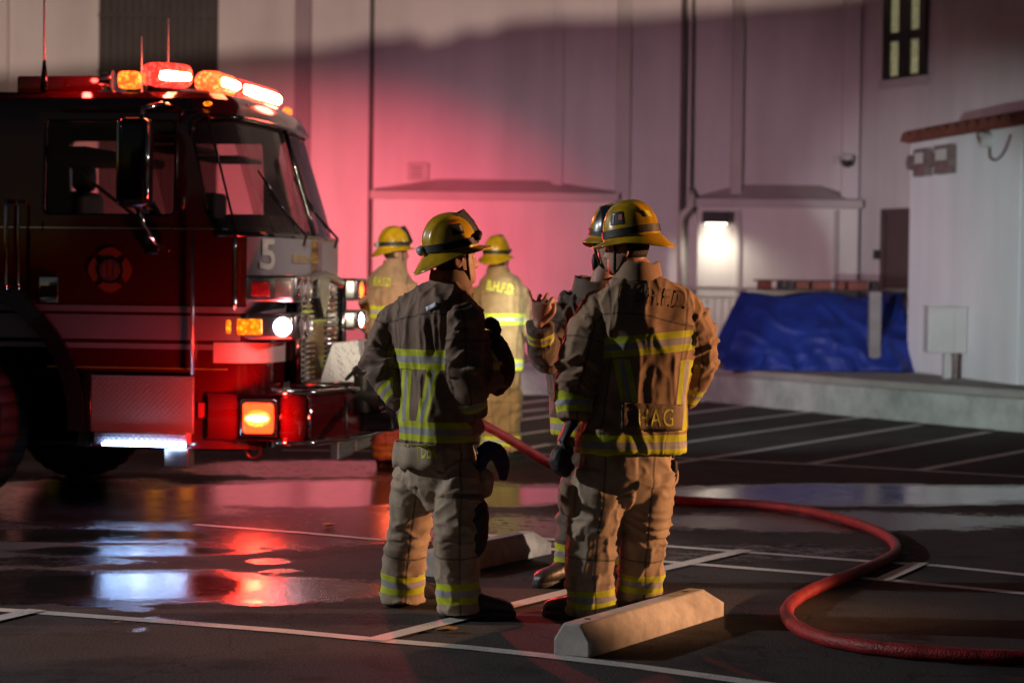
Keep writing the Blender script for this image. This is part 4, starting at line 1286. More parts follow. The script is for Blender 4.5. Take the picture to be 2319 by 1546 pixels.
h2, zc2 = lamp_cluster(True, 708, 768, 'white')
lamp_cluster(False, 630, 682, 'red')
h4, zc4 = lamp_cluster(False, 704, 750, 'white')
# amber turn lamp and side marker on the near corner
def side_lamp(x0, x1, y0, y1, m, name, v=0.0, dep=0.05):
    a = TS(x0, y1, v - dep); b = TS(x1, y0, v - dep)
    mb = MB(); mb.bbox((a.x - 0.012, v - dep + 0.012, a.z - 0.012), (b.x + 0.012, v + 0.16, b.z + 0.012), 0.015); h = tb(mb, name, M['chrome'], smooth=True, autos=50)
    mb = MB(); mb.bbox((a.x + 0.004, v - dep, a.z + 0.004), (b.x - 0.004, v, b.z - 0.004), 0.012); o = mb.build('lens', m, smooth=True, autos=50); o.parent = h
    return h
side_lamp(534, 595, 721, 759, M['lamp_amber'], 'turn_lamp', 0.06)
side_lamp(508, 524, 722, 758, M['lamp_amber'], 'side_marker', 0.05)
# lower warning lamp on bumper end
wl0 = TS(552, 984, -0.06); wl1 = TS(622, 908, -0.06)

# bumper: red glossy box, bowed and skewed
mb = MB(); rings = []
bz1 = TS(660, 893, 0.0).z; bz0 = TS(690, 1000, 0.0).z
def bump_out(w, s):
    pts = [(-0.42, -0.03)]
    pts += [(0.02, -0.03)]
    for k in range(6):
        t = math.pi/2 * k / 5; pts.append((0.10 + 0.16 * math.sin(t), -0.03 + 0.16 * (1 - math.cos(t))))
    for k in range(1, 12):
        t = k / 12; pts.append((0.26 + 0.20 * math.sin(math.pi * min(t*1.0, 1)) ** .8 , 0.13 + (WV - 0.26) * t))
    for k in range(6):
        t = math.pi/2 * (1 - k / 5); pts.append((0.10 + 0.16 * math.sin(t), WV + 0.03 - 0.16 * (1 - math.cos(t))))
    pts += [(0.02, WV + 0.03), (-0.42, WV + 0.03)]
    return [Vector((u - s, min(max(v, -0.03 + s), WV + 0.03 - s), w)) for u, v in pts]
mb.loft([bump_out(bz0, 0.02), bump_out(bz0 + 0.03, 0.0), bump_out(bz1 - 0.03, 0.0), bump_out(bz1, 0.02)])
bumper = tb(mb, 'bumper', M['truck_red'], smooth=True, autos=40)
mb = MB()
for w in (bz1 + 0.012, bz0 - 0.01):
    mb.tube([p + Vector((0.012, 0, 0)) for p in bump_out(w, 0.0)][1:-1], 0.018, 8)
o = mb.build('trim_rail', M['chrome'], smooth=True); o.parent = bumper
for k in (2, 6, 11):
    mb = MB(); p = bump_out(0, 0.0)[k + 3]; mb.tube([Vector((p.x + 0.006, p.y, bz0 + 0.02)), Vector((p.x + 0.006, p.y, bz1 - 0.02))], 0.012, 6)
    o = mb.build('corner_strip', M['chrome'], smooth=True); o.parent = bumper
# bumper end lamp
mb = MB(); mb.bbox((wl0.x - 0.02, -0.085, wl0.z - 0.01), (wl1.x + 0.02, -0.02, wl1.z + 0.01), 0.012); o = mb.build('warning_lamp_bezel', M['chrome'], smooth=True, autos=50); o.parent = bumper
mb = MB(); mb.bbox((wl0.x, -0.11, wl0.z + 0.012), (wl1.x, -0.06, wl1.z - 0.012), 0.03); o = mb.build('warning_lamp', M['lamp_red_lit'], smooth=True, autos=60); o.parent = bumper
zc = (wl0.z + wl1.z) / 2 
mb = MB(); mb.ellipsoid(((wl0.x + wl1.x)/2, -0.108, zc), (0.092, 0.010, 0.058)); o = mb.build('warning_lamp_reflector', M['lamp_amber_hot'], smooth=True); o.parent = bumper
mb = MB(); mb.ellipsoid(((wl0.x + wl1.x)/2, -0.116, zc), (0.074, 0.012, 0.022)); o = mb.build('warning_lamp_core', M['lamp_red_hot'], smooth=True); o.parent = bumper
# front-facing bumper fittings: winch box, couplings, brackets
mb = MB(); mb.bbox((0.30, 0.75, bz0 + 0.02), (0.66, WV - 0.55, bz1 - 0.05), 0.03); o = mb.build('hose_tray', M['truck_black'], smooth=True, autos=45); o.parent = bumper
mb = MB(); mb.tube([(0.0, 0.5, bz1 + 0.03), (0.45, 0.8, bz1 + 0.03), (0.72, 1.1, bz1 + 0.03), (0.72, WV - 0.6, bz1 + 0.03), (0.3, WV - 0.2, bz1 + 0.03)], 0.022, 8)
o = mb.build('push_bar', M['chrome'], smooth=True); o.parent = bumper
# intake valve with the couplings the hose leaves from
cpl = TMi @ P(858, 893, 14.85)
mb = MB(); mb.cyl(cpl + Vector((-0.28, 0.02, 0.0)), cpl + Vector((0.06, 0, -0.01)), 0.085, 20); mb.cyl(cpl + Vector((-0.10, 0.0, -0.12)), cpl + Vector((-0.10, 0, 0.14)), 0.07, 18)
mb.ellipsoid(cpl + Vector((-0.10, 0, 0.16)), (0.085, 0.085, 0.05)); mb.cyl(cpl + Vector((-0.03, 0.0, -0.01)), cpl + Vector((0.02, 0, -0.01)), 0.105, 20)
valve = tb(mb, 'intake_valve', M['dark_metal'], smooth=True, autos=40)
mb = MB()
for k in range(8):
    t = 2*math.pi*k/8; c = cpl + Vector((0.03, 0.1*math.cos(t), 0.1*math.sin(t) - 0.01)); mb.ellipsoid(c, (0.021, 0.017, 0.017), n=8, m=6)
for k in range(6):
    t = 2*math.pi*k/6; c = cpl + Vector((-0.10 + 0.075*math.cos(t), 0.075*math.sin(t), 0.13)); mb.ellipsoid(c, (0.011, 0.011, 0.011), n=8, m=6)
o = mb.build('coupling_lugs', M['chrome'], smooth=True); o.parent = valve
mb = MB(); mb.tube([cpl + Vector((-0.22, -0.02, 0.1)), cpl + Vector((-0.12, -0.1, 0.19)), cpl + Vector((0.05, -0.12, 0.17))], 0.014, 8); o = mb.build('valve_handle', M['steel'], smooth=True); o.parent = valve
# folding treads under the bumper
for (x0, x1, y0, y1, v) in ((706, 748, 985, 1026, 0.75), (757, 810, 965, 1004, 1.35)):
    a = TF(x0, y1, 0.32)
    c = Vector((0.30 + 0.02, v, 0)); za = bz0 - 0.03; h = 0.12 if v < 1 else 0.11
    mb = MB(); mb.bbox((0.28, v - 0.30, za - h), (0.34, v + 0.18, za), 0.008)
    for k in range(3):
        mb.box((0.341, v - 0.29, za - h + 0.02 + k * 0.036), (0.352, v + 0.17, za - h + 0.032 + k * 0.036))
    o = tb(mb, 'folding_tread', M['steel'])
    o.location = (0, 0, 0)
# angled tread plate above bumper, far of centre
mb = MB(); mb.prism([Vector((0.06, 1.1, bz1 + 0.02)), Vector((0.36, 1.2, bz1 + 0.02)), Vector((0.30, 1.25, bz1 + 0.32)), Vector((0.14, 1.15, bz1 + 0.30))], (0.02, 0.5, 0))
tb(mb, 'tread_bracket', M['tread'], bevel=0.004)

# lower side: diamond plate box, step, led strip
def side_panel(x0, y0, x1, y1, out, m, name, dep=0.03, bevel=0.004):
    a = TS(x0, y1, -out); b = TS(x1, y0, -out)
    mb = MB(); mb.box((a.x, -out, a.z), (b.x, -out + dep, b.z)); return tb(mb, name, m, bevel=bevel)
side_panel(206, 852, 438, 977, 0.02, M['tread'], 'tread_panel', 0.022)
side_panel(186, 842, 206, 1012, 0.024, M['truck_black'], 'mud_panel', 0.03)
a = TS(212, 1004, -0.10); b = TS(424, 981, -0.10)
mb = MB(); mb.bbox((a.x, -0.10, a.z), (b.x, 0.4, b.z), 0.008); step = tb(mb, 'step', M['tread'], smooth=True, autos=40)
a = TS(232, 1011, -0.11); b = TS(420, 1003, -0.11)
mb = MB(); mb.tube([(a.x, -0.11, (a.z+b.z)/2), (b.x, -0.11, (a.z+b.z)/2)], 0.0085, 10); o = mb.build('led_strip', M['led_white'], smooth=True); o.parent = step
led_z = (a.z + b.z)/2; led_x = (a.x + b.x)/2
a = TS(372, 1056, -0.06); b = TS(425, 1016, -0.06)
mb = MB(); mb.bbox((a.x, -0.06, a.z), (b.x, 0.1, b.z), 0.006); o = mb.build('step_bracket', M['steel'], smooth=True, autos=40); o.parent = step
# dark lower bodywork ahead of step, axle and chassis
a = TS(440, 1030, 0.03); b = TS(640, 990, 0.03)
mb = MB(); mb.bbox((-2.9, 0.25, 0.36), (-0.2, WV - 0.25, w_bot + 0.02), 0.03); tb(mb, 'chassis', M['dark_metal'])
mb = MB(); mb.cyl((AX, 0.2, AW), (AX, WV - 0.2, AW), 0.12, 16); mb.ellipsoid((AX, WV/2, AW - 0.03), (0.28, 0.3, 0.26)); tb(mb, 'axle', M['dark_metal'], smooth=True)
# tow eye
mb = MB(); q = TS(575, 1010, 0.1); ring = [q + Vector((0.05*math.cos(t), 0, 0.05*math.sin(t) - 0.03)) for t in np.linspace(0, 2*math.pi, 17)]; mb.tube(ring, 0.016, 8, cap=False); tb(mb, 'tow_eye', M['dark_metal'], smooth=True)

# fender ring
for (v, sg) in ((0.0, -1), (WV, 1)):
    mb = MB()
    arc = [Vector((AX + (AR + 0.0) * math.cos(t), v + sg * 0.02, AW + (AR + 0.0) * math.sin(t))) for t in np.linspace(R(-4), R(184), 40)]
    rings = []
    for p in arc:
        d = (p - Vector((AX, p.y, AW))).normalized()
        rings.append([p + d * 0.045 + Vector((0, sg * 0.03, 0)), p + d * 0.045 - Vector((0, sg * 0.05, 0)), p - d * 0.06 - Vector((0, sg * 0.05, 0)), p - d * 0.06 + Vector((0, sg * 0.045, 0))])
    mb.loft(rings); tb(mb, 'wheel_arch', M['truck_black'], smooth=True, autos=40)
# inner well
mb = MB()
arc = [(AX + (AR - 0.015) * math.cos(t), AW + (AR - 0.015) * math.sin(t)) for t in np.linspace(R(0), R(180), 24)]
mb.loft([[Vector((x, 0.05, z)) for x, z in arc], [Vector((x, 0.74, z)) for x, z in arc]], close=False, cap=False); tb(mb, 'wheel_well', M['truck_black'])

def wheel(u, v, steer, name='wheel'):
    e = bpy.data.objects.new(name, None); COL.objects.link(e); e.parent = truck; e.location = (u, v, AW); e.rotation_euler = (0, 0, steer)
    Rt = 0.56; wd = 0.36
    prof = [(0.30, -wd/2), (0.44, -wd/2 - 0.015), (0.53, -wd/2 + 0.01), (Rt, -wd/2 + 0.05), (Rt, wd/2 - 0.05), (0.53, wd/2 - 0.01), (0.44, wd/2 + 0.015), (0.30, wd/2)]
    n = 120; rings = []
    for k in range(n):
        t = 2*math.pi*k/n; r = []
        for j, (rr, y) in enumerate(prof):
            g = 0.0
            if rr > 0.52: g = -0.014 if (k % 4 == 0) else 0.0
            r.append(Vector(((rr + g) * math.cos(t), y, (rr + g) * math.sin(t))))
        rings.append(r)
    rings.append(rings[0])
    mb = MB(); mb.loft(rings, close=False, cap=False)
    for yy in (-0.075, 0.0, 0.075):
        pass
    o = mb.build('tyre', M['tyre'], e, smooth=True, autos=30)
    mb = MB(); sgn = -1
    ringsr = []
    for rr, y in ((0.31, -0.15), (0.30, -0.10), (0.27, -0.07), (0.16, -0.05), (0.13, -0.12), (0.001, -0.13)):
        ringsr.append([Vector((rr*math.cos(t), y, rr*math.sin(t))) for t in np.linspace(0, 2*math.pi, 33)[:-1]])
    mb.loft(ringsr)
    for k in range(10):
        t = 2*math.pi*k/10; mb.ellipsoid((0.2*math.cos(t), -0.075, 0.2*math.sin(t)), (0.017, 0.03, 0.017), n=8, m=6)
    mb.build('rim', M['steel'], e, smooth=True, autos=35)
    return e
wheel(AX, 0.20, R(-24))
wheel(AX + 0.22, WV - 0.3, R(-24))

# rear body (outside the frame apart from its upper front corner)
rb0, rb1 = -9.0, -2.92
mb = MB(); mb.bbox((rb0, 0.0, 0.55), (rb1, WV, 2.86), 0.04); tb(mb, 'rear_body', M['truck_red'], smooth=True, autos=40)
for k in range(3):
    mb = MB(); a = rb1 - 0.15 - k * 1.55
    mb.box((a - 1.35, -0.012, 1.25 if k == 2 else 0.8), (a, 0.0, 2.45))
    for j in range(14): mb.box((a - 1.33, -0.020, 1.3 + j * 0.08), (a - 0.02, -0.0125, 1.355 + j * 0.08))
    tb(mb, 'shutter', M['steel'])
wheel(-6.9, 0.22, 0); wheel(-6.9, WV - 0.22, 0)

# door seam lines, hand rails, handle, hinge
mb = MB(); 
for (x, y0, y1) in ((66, 300, 742), (97, 300, 500)):
    a = TS(x, y1); b = TS(x, y0); mb.box((a.x - 0.005, -0.004, a.z), (a.x + 0.005, 0.004, min(b.z, 1.79)))
tb(mb, 'door_seam', M['truck_black'])
mb = MB(); a = TS(70, 700); b = TS(432, 700); mb.box((a.x, -0.003, TS(250, 842).z - .004), (b.x, 0.003, TS(250, 842).z + .004)); tb(mb, 'door_lower_seam', M['truck_black'])
mb = MB()
for k in range(16):
    c = TS(215 + k * 14.6, 858, -0.021); mb.ellipsoid((c.x, -0.021, c.z), (.005, .003, .005), n=8, m=6)
tb(mb, 'rivets', M['steel'])
mb = MB(); a = TS(300, 246, -0.02); mb.bbox((a.x - .5, -0.016, a.z - .006), (a.x + .42, .006, a.z + .006), .004); tb(mb, 'rain_gutter', M['truck_black'])
mb = MB(); c = TS(470, 235, -0.01); mb.ellipsoid((c.x, -0.004, c.z), (.03, .012, .016)); tb(mb, 'marker_lamp', M['lamp_amber'], smooth=True)
mb = MB(); a = TS(447, 946, -0.02); b = TS(463, 912, -0.02); mb.bbox((a.x, -0.012, a.z), (b.x, .01, b.z), .004); tb(mb, 'side_reflector', M['lamp_red_dim'], smooth=True, autos=50)
def rail_bar(pts, r, name, m='chrome', ends=True):
    mb = MB(); mb.tube(pts, r, 10); return tb(mb, name, M[m], smooth=True)
a = TS(436, 530, -0.03); b = TS(436, 848, -0.03)
rail_bar([(a.x, -0.035, a.z), (b.x, -0.035, b.z)], 0.011, 'hinge_strip', 'steel')
for x in (14, 42):
    a = TS(x, 455, -0.09); b = TS(x, 655, -0.09)
    rail_bar([(a.x, 0.0, a.z), (a.x, -0.08, a.z), (a.x, -0.09, a.z - 0.04), (a.x, -0.09, b.z + 0.04), (a.x, -0.08, b.z), (a.x, 0, b.z)], 0.016 if x == 14 else 0.010, 'grab_rail')
# door handle
a = TS(88, 685, -0.01); b = TS(133, 626, -0.01)
mb = MB(); mb.bbox((a.x, -0.018, a.z), (b.x, 0.01, b.z), 0.008); hd_ = tb(mb, 'door_handle', M['chrome'], smooth=True, autos=40)
mb = MB(); mb.bbox((a.x + 0.012, -0.022, a.z + 0.04), (b.x - 0.012, -0.017, b.z - 0.06), 0.004); o = mb.build('recess', M['truck_black']); o.parent = hd_
mb = MB(); mb.bbox((a.x + 0.015, -0.04, a.z + 0.012), (b.x - 0.015, -0.02, a.z + 0.035), 0.006); o = mb.build('grip', M['chrome'], smooth=True, autos=40); o.parent = hd_

# round department emblem on the door: flared cross with a central disc
ec = TS(249, 611, -0.004); er = (TS(297, 611).x - TS(201, 611).x) / 2
mb = MB()
def flare(ang, r0, r1, a0, a1, n=8):
    pts = []
    for k in range(n + 1):
        t = ang - a1 + 2*a1*k/n; rr = r1 * (1 + 0.05 * math.cos((t - ang) / a1 * math.pi)); pts.append((rr*math.cos(t), rr*math.sin(t)))
    for k in range(n + 1):
        t = ang + a0 - 2*a0*k/n; pts.append((r0*math.cos(t), r0*math.sin(t)))
    return pts
for k in range(4):
    pl = flare(math.pi/2*k, er*0.55, er*0.98, R(22), R(38)); mb.prism([Vector((ec.x + x, -0.006, ec.z + z)) for x, z in pl], (0, 0.004, 0))
em = tb(mb, 'emblem', M['emblem_red'])
mb = MB(); mb.prism([Vector((ec.x + er*0.62*math.cos(t), -0.009, ec.z + er*0.62*math.sin(t))) for t in np.linspace(0, 2*math.pi, 33)[:-1]], (0, 0.004, 0)); o = mb.build('disc', M['truck_black']); o.parent = em
mb = MB(); mb.prism([Vector((ec.x + er*0.50*math.cos(t), -0.012, ec.z + er*0.50*math.sin(t))) for t in np.linspace(0, 2*math.pi, 33)[:-1]], (0, 0.004, 0)); o = mb.build('seal', M['emblem_grey']); o.parent = em
mb = MB()
for t in (-0.35, 0.0, 0.35):
    mb.box((ec.x + t*er*0.8 - 0.008, -0.0145, ec.z - er*0.3), (ec.x + t*er*0.8 + 0.008, -0.0125, ec.z + er*(0.38 - abs(t)*0.4)))
o = mb.build('seal_figures', M['emblem_red']); o.parent = em

# mirror
m0 = TS(272, 470, -0.32); m1 = TS(345, 268, -0.32)
e = bpy.data.objects.new('mirror', None); COL.objects.link(e); e.parent = truck; e.location = (0, 0, 0)
mb = MB(); mb.bbox((m0.x, -0.42, m0.z), (m1.x, -0.24, m1.z), 0.05); mb.build('mirror_shell', M['truck_black'], e, smooth=True, autos=50)
mb = MB(); mb.bbox((m0.x - 0.006, -0.40, m0.z + 0.02), (m0.x + 0.03, -0.27, m1.z - 0.02), 0.012); mb.build('mirror_glass', M['chrome'], e, smooth=True, autos=50)
mb = MB(); mb.tube([(m1.x - 0.004, -0.41, m0.z + 0.05), (m1.x + 0.002, -0.42, (m0.z+m1.z)/2), (m1.x - 0.01, -0.41, m1.z - 0.05)], 0.012, 8); mb.build('mirror_edge', M['chrome'], e, smooth=True)
mx = (m0.x + m1.x) / 2 + 0.03
mb = MB(); mb.tube([(mx, -0.33, m1.z - 0.01), (mx + 0.02, -0.33, m1.z + 0.06), (mx + 0.10, -0.2, m1.z + 0.10), (mx + 0.16, 0.03, m1.z + 0.08)], 0.017, 8); mb.build('mirror_arm', M['chrome'], e, smooth=True)
mb = MB(); mb.tube([(mx, -0.33, m0.z + 0.01), (mx + 0.02, -0.33, m0.z - 0.10), (mx + 0.06, -0.2, m0.z - 0.22), (mx + 0.08, -0.02, m0.z - 0.26)], 0.014, 8); mb.build('mirror_arm', M['chrome'], e, smooth=True)
# small lower fitting
a = TS(345, 545, -0.03); mb = MB(); mb.bbox((a.x - 0.05, -0.05, a.z - 0.09), (a.x + 0.05, 0.01, a.z + 0.05), 0.015); tb(mb, 'mirror_mount', M['truck_black'], smooth=True, autos=45)

# wipers
for (pts) in ([(645, 505), (672, 545), (690, 573)], [(745, 510), (760, 545), (768, 572)]):
    pl = [TF(px, py, 0.03 if py > 520 else -0.0) for px, py in pts]
    v = pl[-1].y
    mb = MB(); 
    vv = 0.75 if pts[0][0] < 700 else 1.75
    mb.tube([(0.02, vv, sy(530) - 0.05), (0.05, vv - 0.05, sy(525)), (-0.03, vv - 0.22, sy(500) + 0.05), (-0.12, vv - 0.45, sy(480) + 0.15)], 0.010, 8)
    mb.tube([(-0.02, vv - 0.10, sy(500)), (-0.16, vv - 0.55, sy(480) + 0.28)], 0.008, 6)
    tb(mb, 'wiper', M['truck_black'], smooth=True)

# cab interior
def seat(u, v):
    mb = MB(); mb.bbox((u - 0.25, v, 1.26), (u + 0.25, v + 0.5, 1.55), 0.06); mb.bbox((u - 0.34, v, 1.5), (u - 0.18, v + 0.5, 2.12), 0.06); mb.bbox((u - 0.33, v + 0.12, 2.12), (u - 0.2, v + 0.38, 2.32), 0.05)
    tb(mb, 'seat', M['interior'], smooth=True, autos=60)
seat(-1.65, 0.25); seat(-1.65, WV - 0.75)
mb = MB(); mb.bbox((-0.85, 0.12, 1.2), (-0.12, WV - 0.12, 1.84), 0.08); tb(mb, 'dashboard', M['interior'], smooth=True, autos=60)
mb = MB(); c = Vector((-1.0, 0.55, 1.93)); ring = [c + Vector((-0.10*math.sin(t), 0.22*math.cos(t), 0.2*math.sin(t))) for t in np.linspace(0, 2*math.pi, 25)]; mb.tube(ring, 0.018, 8, cap=False); mb.tube([c, c + Vector((0.3, 0, -0.15))], 0.03, 8); mb.tube([c + Vector((0, -0.21, 0)), c + Vector((0, 0.21, 0))], 0.015, 8); tb(mb, 'steering_wheel', M['interior'], smooth=True)
mb = MB(); a = TS(460, 450, 0.9); mb.bbox((a.x - 0.05, 0.8, 1.84), (a.x + 0.12, 1.1, 2.08), 0.03); mb.bbox((a.x + 0.2, 0.7, 1.84), (a.x + 0.5, 1.3, 1.93), 0.02); tb(mb, 'dash_console', M['interior'], smooth=True, autos=50)
mb = MB(); mb.bbox((-0.98, 0.25, 2.34), (-0.62, 0.9, 2.37), 0.01); mb.bbox((-0.98, 1.5, 2.34), (-0.62, 2.15, 2.37), 0.01); tb(mb, 'sun_visor', M['interior'])
mb = MB()
mb.tube([(-1.95, 0.9, 1.4), (-1.95, 0.9, 2.6)], 0.03, 8); mb.tube([(-1.2, 1.5, 1.4), (-1.45, 1.5, 2.6)], 0.025, 8); mb.tube([(-1.9, 1.3, 2.35), (-1.3, 1.35, 1.9)], 0.014, 6); mb.bbox((-2.0, 0.3, 2.3), (-1.35, 2.1, 2.36), 0.01); tb(mb, 'cab_frame', M['interior'], smooth=True, autos=50)

# ---------------------------------------------------------------- roof equipment
rz = w_roof
def dome_seg(p0, p1, hw, h, m, name, parent, n=14):
    """capsule-like lens between two points on the roof, half width hw, height h, base at p.z"""
    mb = MB(); p0 = Vector(p0); p1 = Vector(p1); d = (p1 - p0); L_ = d.length; d.normalize(); s = Vector((d.y, -d.x, 0))
    rings = []
    K = 16
    for k in range(K + 1):
        t = k / K; e_ = 1 - abs(2*t - 1) ** 6; sc = max(0.05, e_ ** 0.5)
        c = p0 + d * (L_ * t); r = []
        for j in range(n):
            a = 2*math.pi*j/n; r.append(c + s * (hw * sc * math.copysign(abs(math.cos(a)) ** 0.7, math.cos(a))) + Vector((0, 0, h/2 + h/2 * (0.6 + 0.4*sc) * math.copysign(abs(math.sin(a)) ** 0.8, math.sin(a)))))
        rings.append(r)
    mb.loft(rings); o = mb.build(name, m, parent, smooth=True, autos=60); return o
lb = bpy.data.objects.new('light_bar', None); COL.objects.link(lb); lb.parent = truck
zl = rz + 0.015
n0 = TS(334, 200, 0.12); n1 = TS(432, 205, 0.45)
A0 = Vector((n0.x, 0.12, zl + 0.02)); A1 = Vector((n1.x - 0.02, 0.42, zl + 0.03)); A2 = Vector((n1.x + 0.06, 0.6, zl + 0.03))
A3 = Vector((TF(0,0).x - 0.42, WV - 0.28, zl + 0.0))
A3 = TMi @ P(618, 245, 16.2); A3.z = zl
dome_seg(A0 + Vector((0,0,0)), A1, 0.11, 0.165, M['bar_red'], 'red_dome', lb)
dome_seg(A0 + Vector((0.02, 0.0, 0.035)), A0 + (A1 - A0) * 0.9 + Vector((0,0,0.035)), 0.125, 0.08, M['bar_hot'], 'lit_module', lb)
mid = A2 + (A3 - A2) * 0.30
dome_seg(A2, mid, 0.11, 0.15, M['bar_warm'], 'amber_dome', lb)
dome_seg(mid, A3, 0.11, 0.15, M['bar_red'], 'red_dome', lb)
dome_seg(A2 + Vector((0.04, 0.03, 0.035)), mid + Vector((0.04, -0.05, 0.035)), 0.10, 0.075, M['bar_hot'], 'lit_module', lb)
dome_seg(mid + Vector((0.04, 0.05, 0.025)), A3 + (mid - A3) * 0.08 + Vector((0.04, 0, 0.025)), 0.10, 0.09, M['bar_hot'], 'lit_module', lb)
mb = MB(); mb.tube([A0 + Vector((0,0,-0.005)), A1 + Vector((0,0,-0.01)), A2 + Vector((0,0,-0.01)), A3 + Vector((0,0,-0.005))], 0.022, 6); mb.build('bar_base', M['dark_metal'], lb, smooth=True)
# rotating beacon and siren
bq = TS(290, 195, 0.2)
dome_seg((bq.x - 0.06, 0.2, rz + 0.03), (bq.x + 0.08, 0.2, rz + 0.03), 0.08, 0.115, M['lamp_amber_hot'], 'beacon', truck)
sq = TS(245, 190, 0.2)
mb = MB(); mb.tube([(sq.x - 0.05, 0.2, rz + 0.085), (sq.x, 0.2, rz + 0.085), (sq.x + 0.035, 0.2, rz + 0.085)], [0.045, 0.05, 0.068], 16); mb.tube([(sq.x, 0.2, rz), (sq.x, 0.2, rz + 0.05)], 0.03, 10); mb.bbox((sq.x - 0.05, 0.15, rz), (sq.x + 0.05, 0.25, rz + 0.02), 0.005)
tb(mb, 'siren', M['chrome'], smooth=True, autos=45)
mb = MB(); a = TS(38, 200, 0.35); b = TS(232, 172, 0.35); mb.bbox((a.x, 0.35, rz - 0.01), (b.x, 0.9, b.z), 0.015); tb(mb, 'roof_box', M['truck_red'], smooth=True, autos=40)
fq = TMi @ P(650, 262, 16.3)
mb = MB(); mb.ellipsoid((fq.x, fq.y, rz + 0.02), (0.035, 0.05, 0.035)); tb(mb, 'clearance_lamp', M['lamp_amber_hot'], smooth=True)
def antenna(px, ytop, base_h, v, whip=0.0035):
    q = TS(px, 200, v); zt = TS(px, ytop, v).z
    mb = MB(); mb.tube([(q.x, v, rz), (q.x, v, rz + 0.08*base_h), (q.x, v, rz + 0.21*base_h)], [0.028*base_h, 0.024*base_h, 0.010], 12); h = tb(mb, 'antenna_base', M['truck_black'], smooth=True)
    mb = MB(); mb.tube([(q.x, v, rz + 0.2*base_h), (q.x - 0.004, v, zt)], [whip, whip*0.7], 6); o = mb.build('whip', M['whip'], smooth=True); o.parent = h
antenna(100, -80, 1.0, 0.12, 0.008)
antenna(321, 82, 0.12, 0.5, 0.007)
antenna(381, 42, 0.12, 0.7, 0.008)
mb = MB(); mb.tube([tuple(p) for p in catmull([(TS(122,180,0.9).x, 0.9, rz+0.02), (TS(135,160,0.9).x, 0.9, rz+0.13), (TS(160,158,0.9).x, 0.9, rz+0.13), (TS(185,175,0.9).x, 0.9, rz+0.06)], 5)], 0.008, 6); tb(mb, 'roof_cable', M['truck_black'], smooth=True)
mb = MB(); q = TS(160, 172, 0.85); mb.ellipsoid((q.x, 0.92, rz + 0.12), (0.04, 0.04, 0.035)); tb(mb, 'roof_knob', M['grey_plastic'], smooth=True)

# ---------------------------------------------------------------- the light the lamps throw, and added fills
RED = (1.0, 0.05, 0.035)
def tl(name, kind, p, e, c, size=0.05, target=None, spot=None, blend=0.5):
    p = TM @ Vector(p); t = None if target is None else target
    return lamp(name, kind, p, e, c, size, t, spot, blend)
tl('bumper_lamp_light', 'POINT', ((wl0.x+wl1.x)/2 + .03, -0.26, zc), 40, (1.0, 0.03, 0.02), 0.06)
h1 = tl('headlamp_light', 'SPOT', (0.25, 0.12, zc2), 2300, (0.86, 1.0, 0.97), 0.05, Vector((4.7, 25.2, 1.2)), 25, 0.6); h1.scale = (1.25, 1, 1)
tl('headlamp_light', 'SPOT', (0.35, WV - 0.35, zc4), 6, (1.0, 0.80, 0.55), 0.05, Vector((0.3, 19.5, 1.0)), 120, 1.0)
tl('step_light', 'POINT', (led_x, -0.22, led_z - 0.04), 0.6, (0.62, 0.75, 1.0), 0.05)
tl('light_bar_light', 'POINT', A1 + Vector((0.25, 0.1, 0.22)), 7, (1.0, 0.12, 0.05), 0.1)
tl('light_bar_light', 'POINT', A3 + Vector((0.3, -0.3, 0.2)), 12, (1.0, 0.08, 0.05), 0.1)
tl('far_ground_fill', 'POINT', (0.35, WV + 0.15, 0.55), 14, (1.0, 0.10, 0.04), 0.06)  # set below the far lamps, added to redden the ground past the truck
# far side warning lamps wash the wall red: flat fan shaped beams
tl('front_warning_light', 'SPOT', (0.42, 0.35, 1.40), 330, (1.0, 0.05, 0.06), 0.05, Vector((0.25, 10.2, 1.15)), 40, 0.8)
w1 = tl('side_warning_light', 'SPOT', (-0.5, WV + 0.25, 2.1), 10500, (1.0, 0.04, 0.10), 0.15, P(700, 580, YB), 22, 1.0); w1.scale = (1.75, 1, 1)
w2 = tl('side_warning_light', 'SPOT', (-1.1, WV + 0.25, 2.1), 480, (1.0, 0.12, 0.36), 0.15, P(1000, 520, YB), 42, 1.0); w2.scale = (2.0, 1, 1)
w3 = tl('wall_fill_light', 'SPOT', (-0.8, WV + 0.25, 2.1), 2000, (1.0, 0.72, 0.82), 0.15, P(1400, 640, YB), 34, 1.0); w3.scale = (2.2, 1, 1)  # added neutral fill for the wall, stands for no lamp of the truck
tl('beacon_light', 'POINT', (bq.x - 0.30, 0.12, rz + 0.16), 5, (1.0, 0.04, 0.03), 0.03)
tl('bollard_fill_light', 'SPOT', (-1.6, WV + 0.4, 1.5), 1500, (1.0, 0.82, 0.5), 0.06, Vector((-4.3, 26.5, 0.8)), 42, 0.8)  # added spot to brighten the hidden bollards for their mirror image
# ================================================================== people
def smooth_mesh(v, e, it, lam=0.5):
    n = len(v); deg = np.bincount(e.ravel(), minlength=n).astype(float)[:, None]
    deg[deg == 0] = 1
    for _ in range(it):
        s = np.zeros_like(v)
        for k in range(3):
            s[:, k] = np.bincount(e[:, 0], v[e[:, 1], k], n) + np.bincount(e[:, 1], v[e[:, 0], k], n)
        v = v + lam * (s / deg - v)
    return v

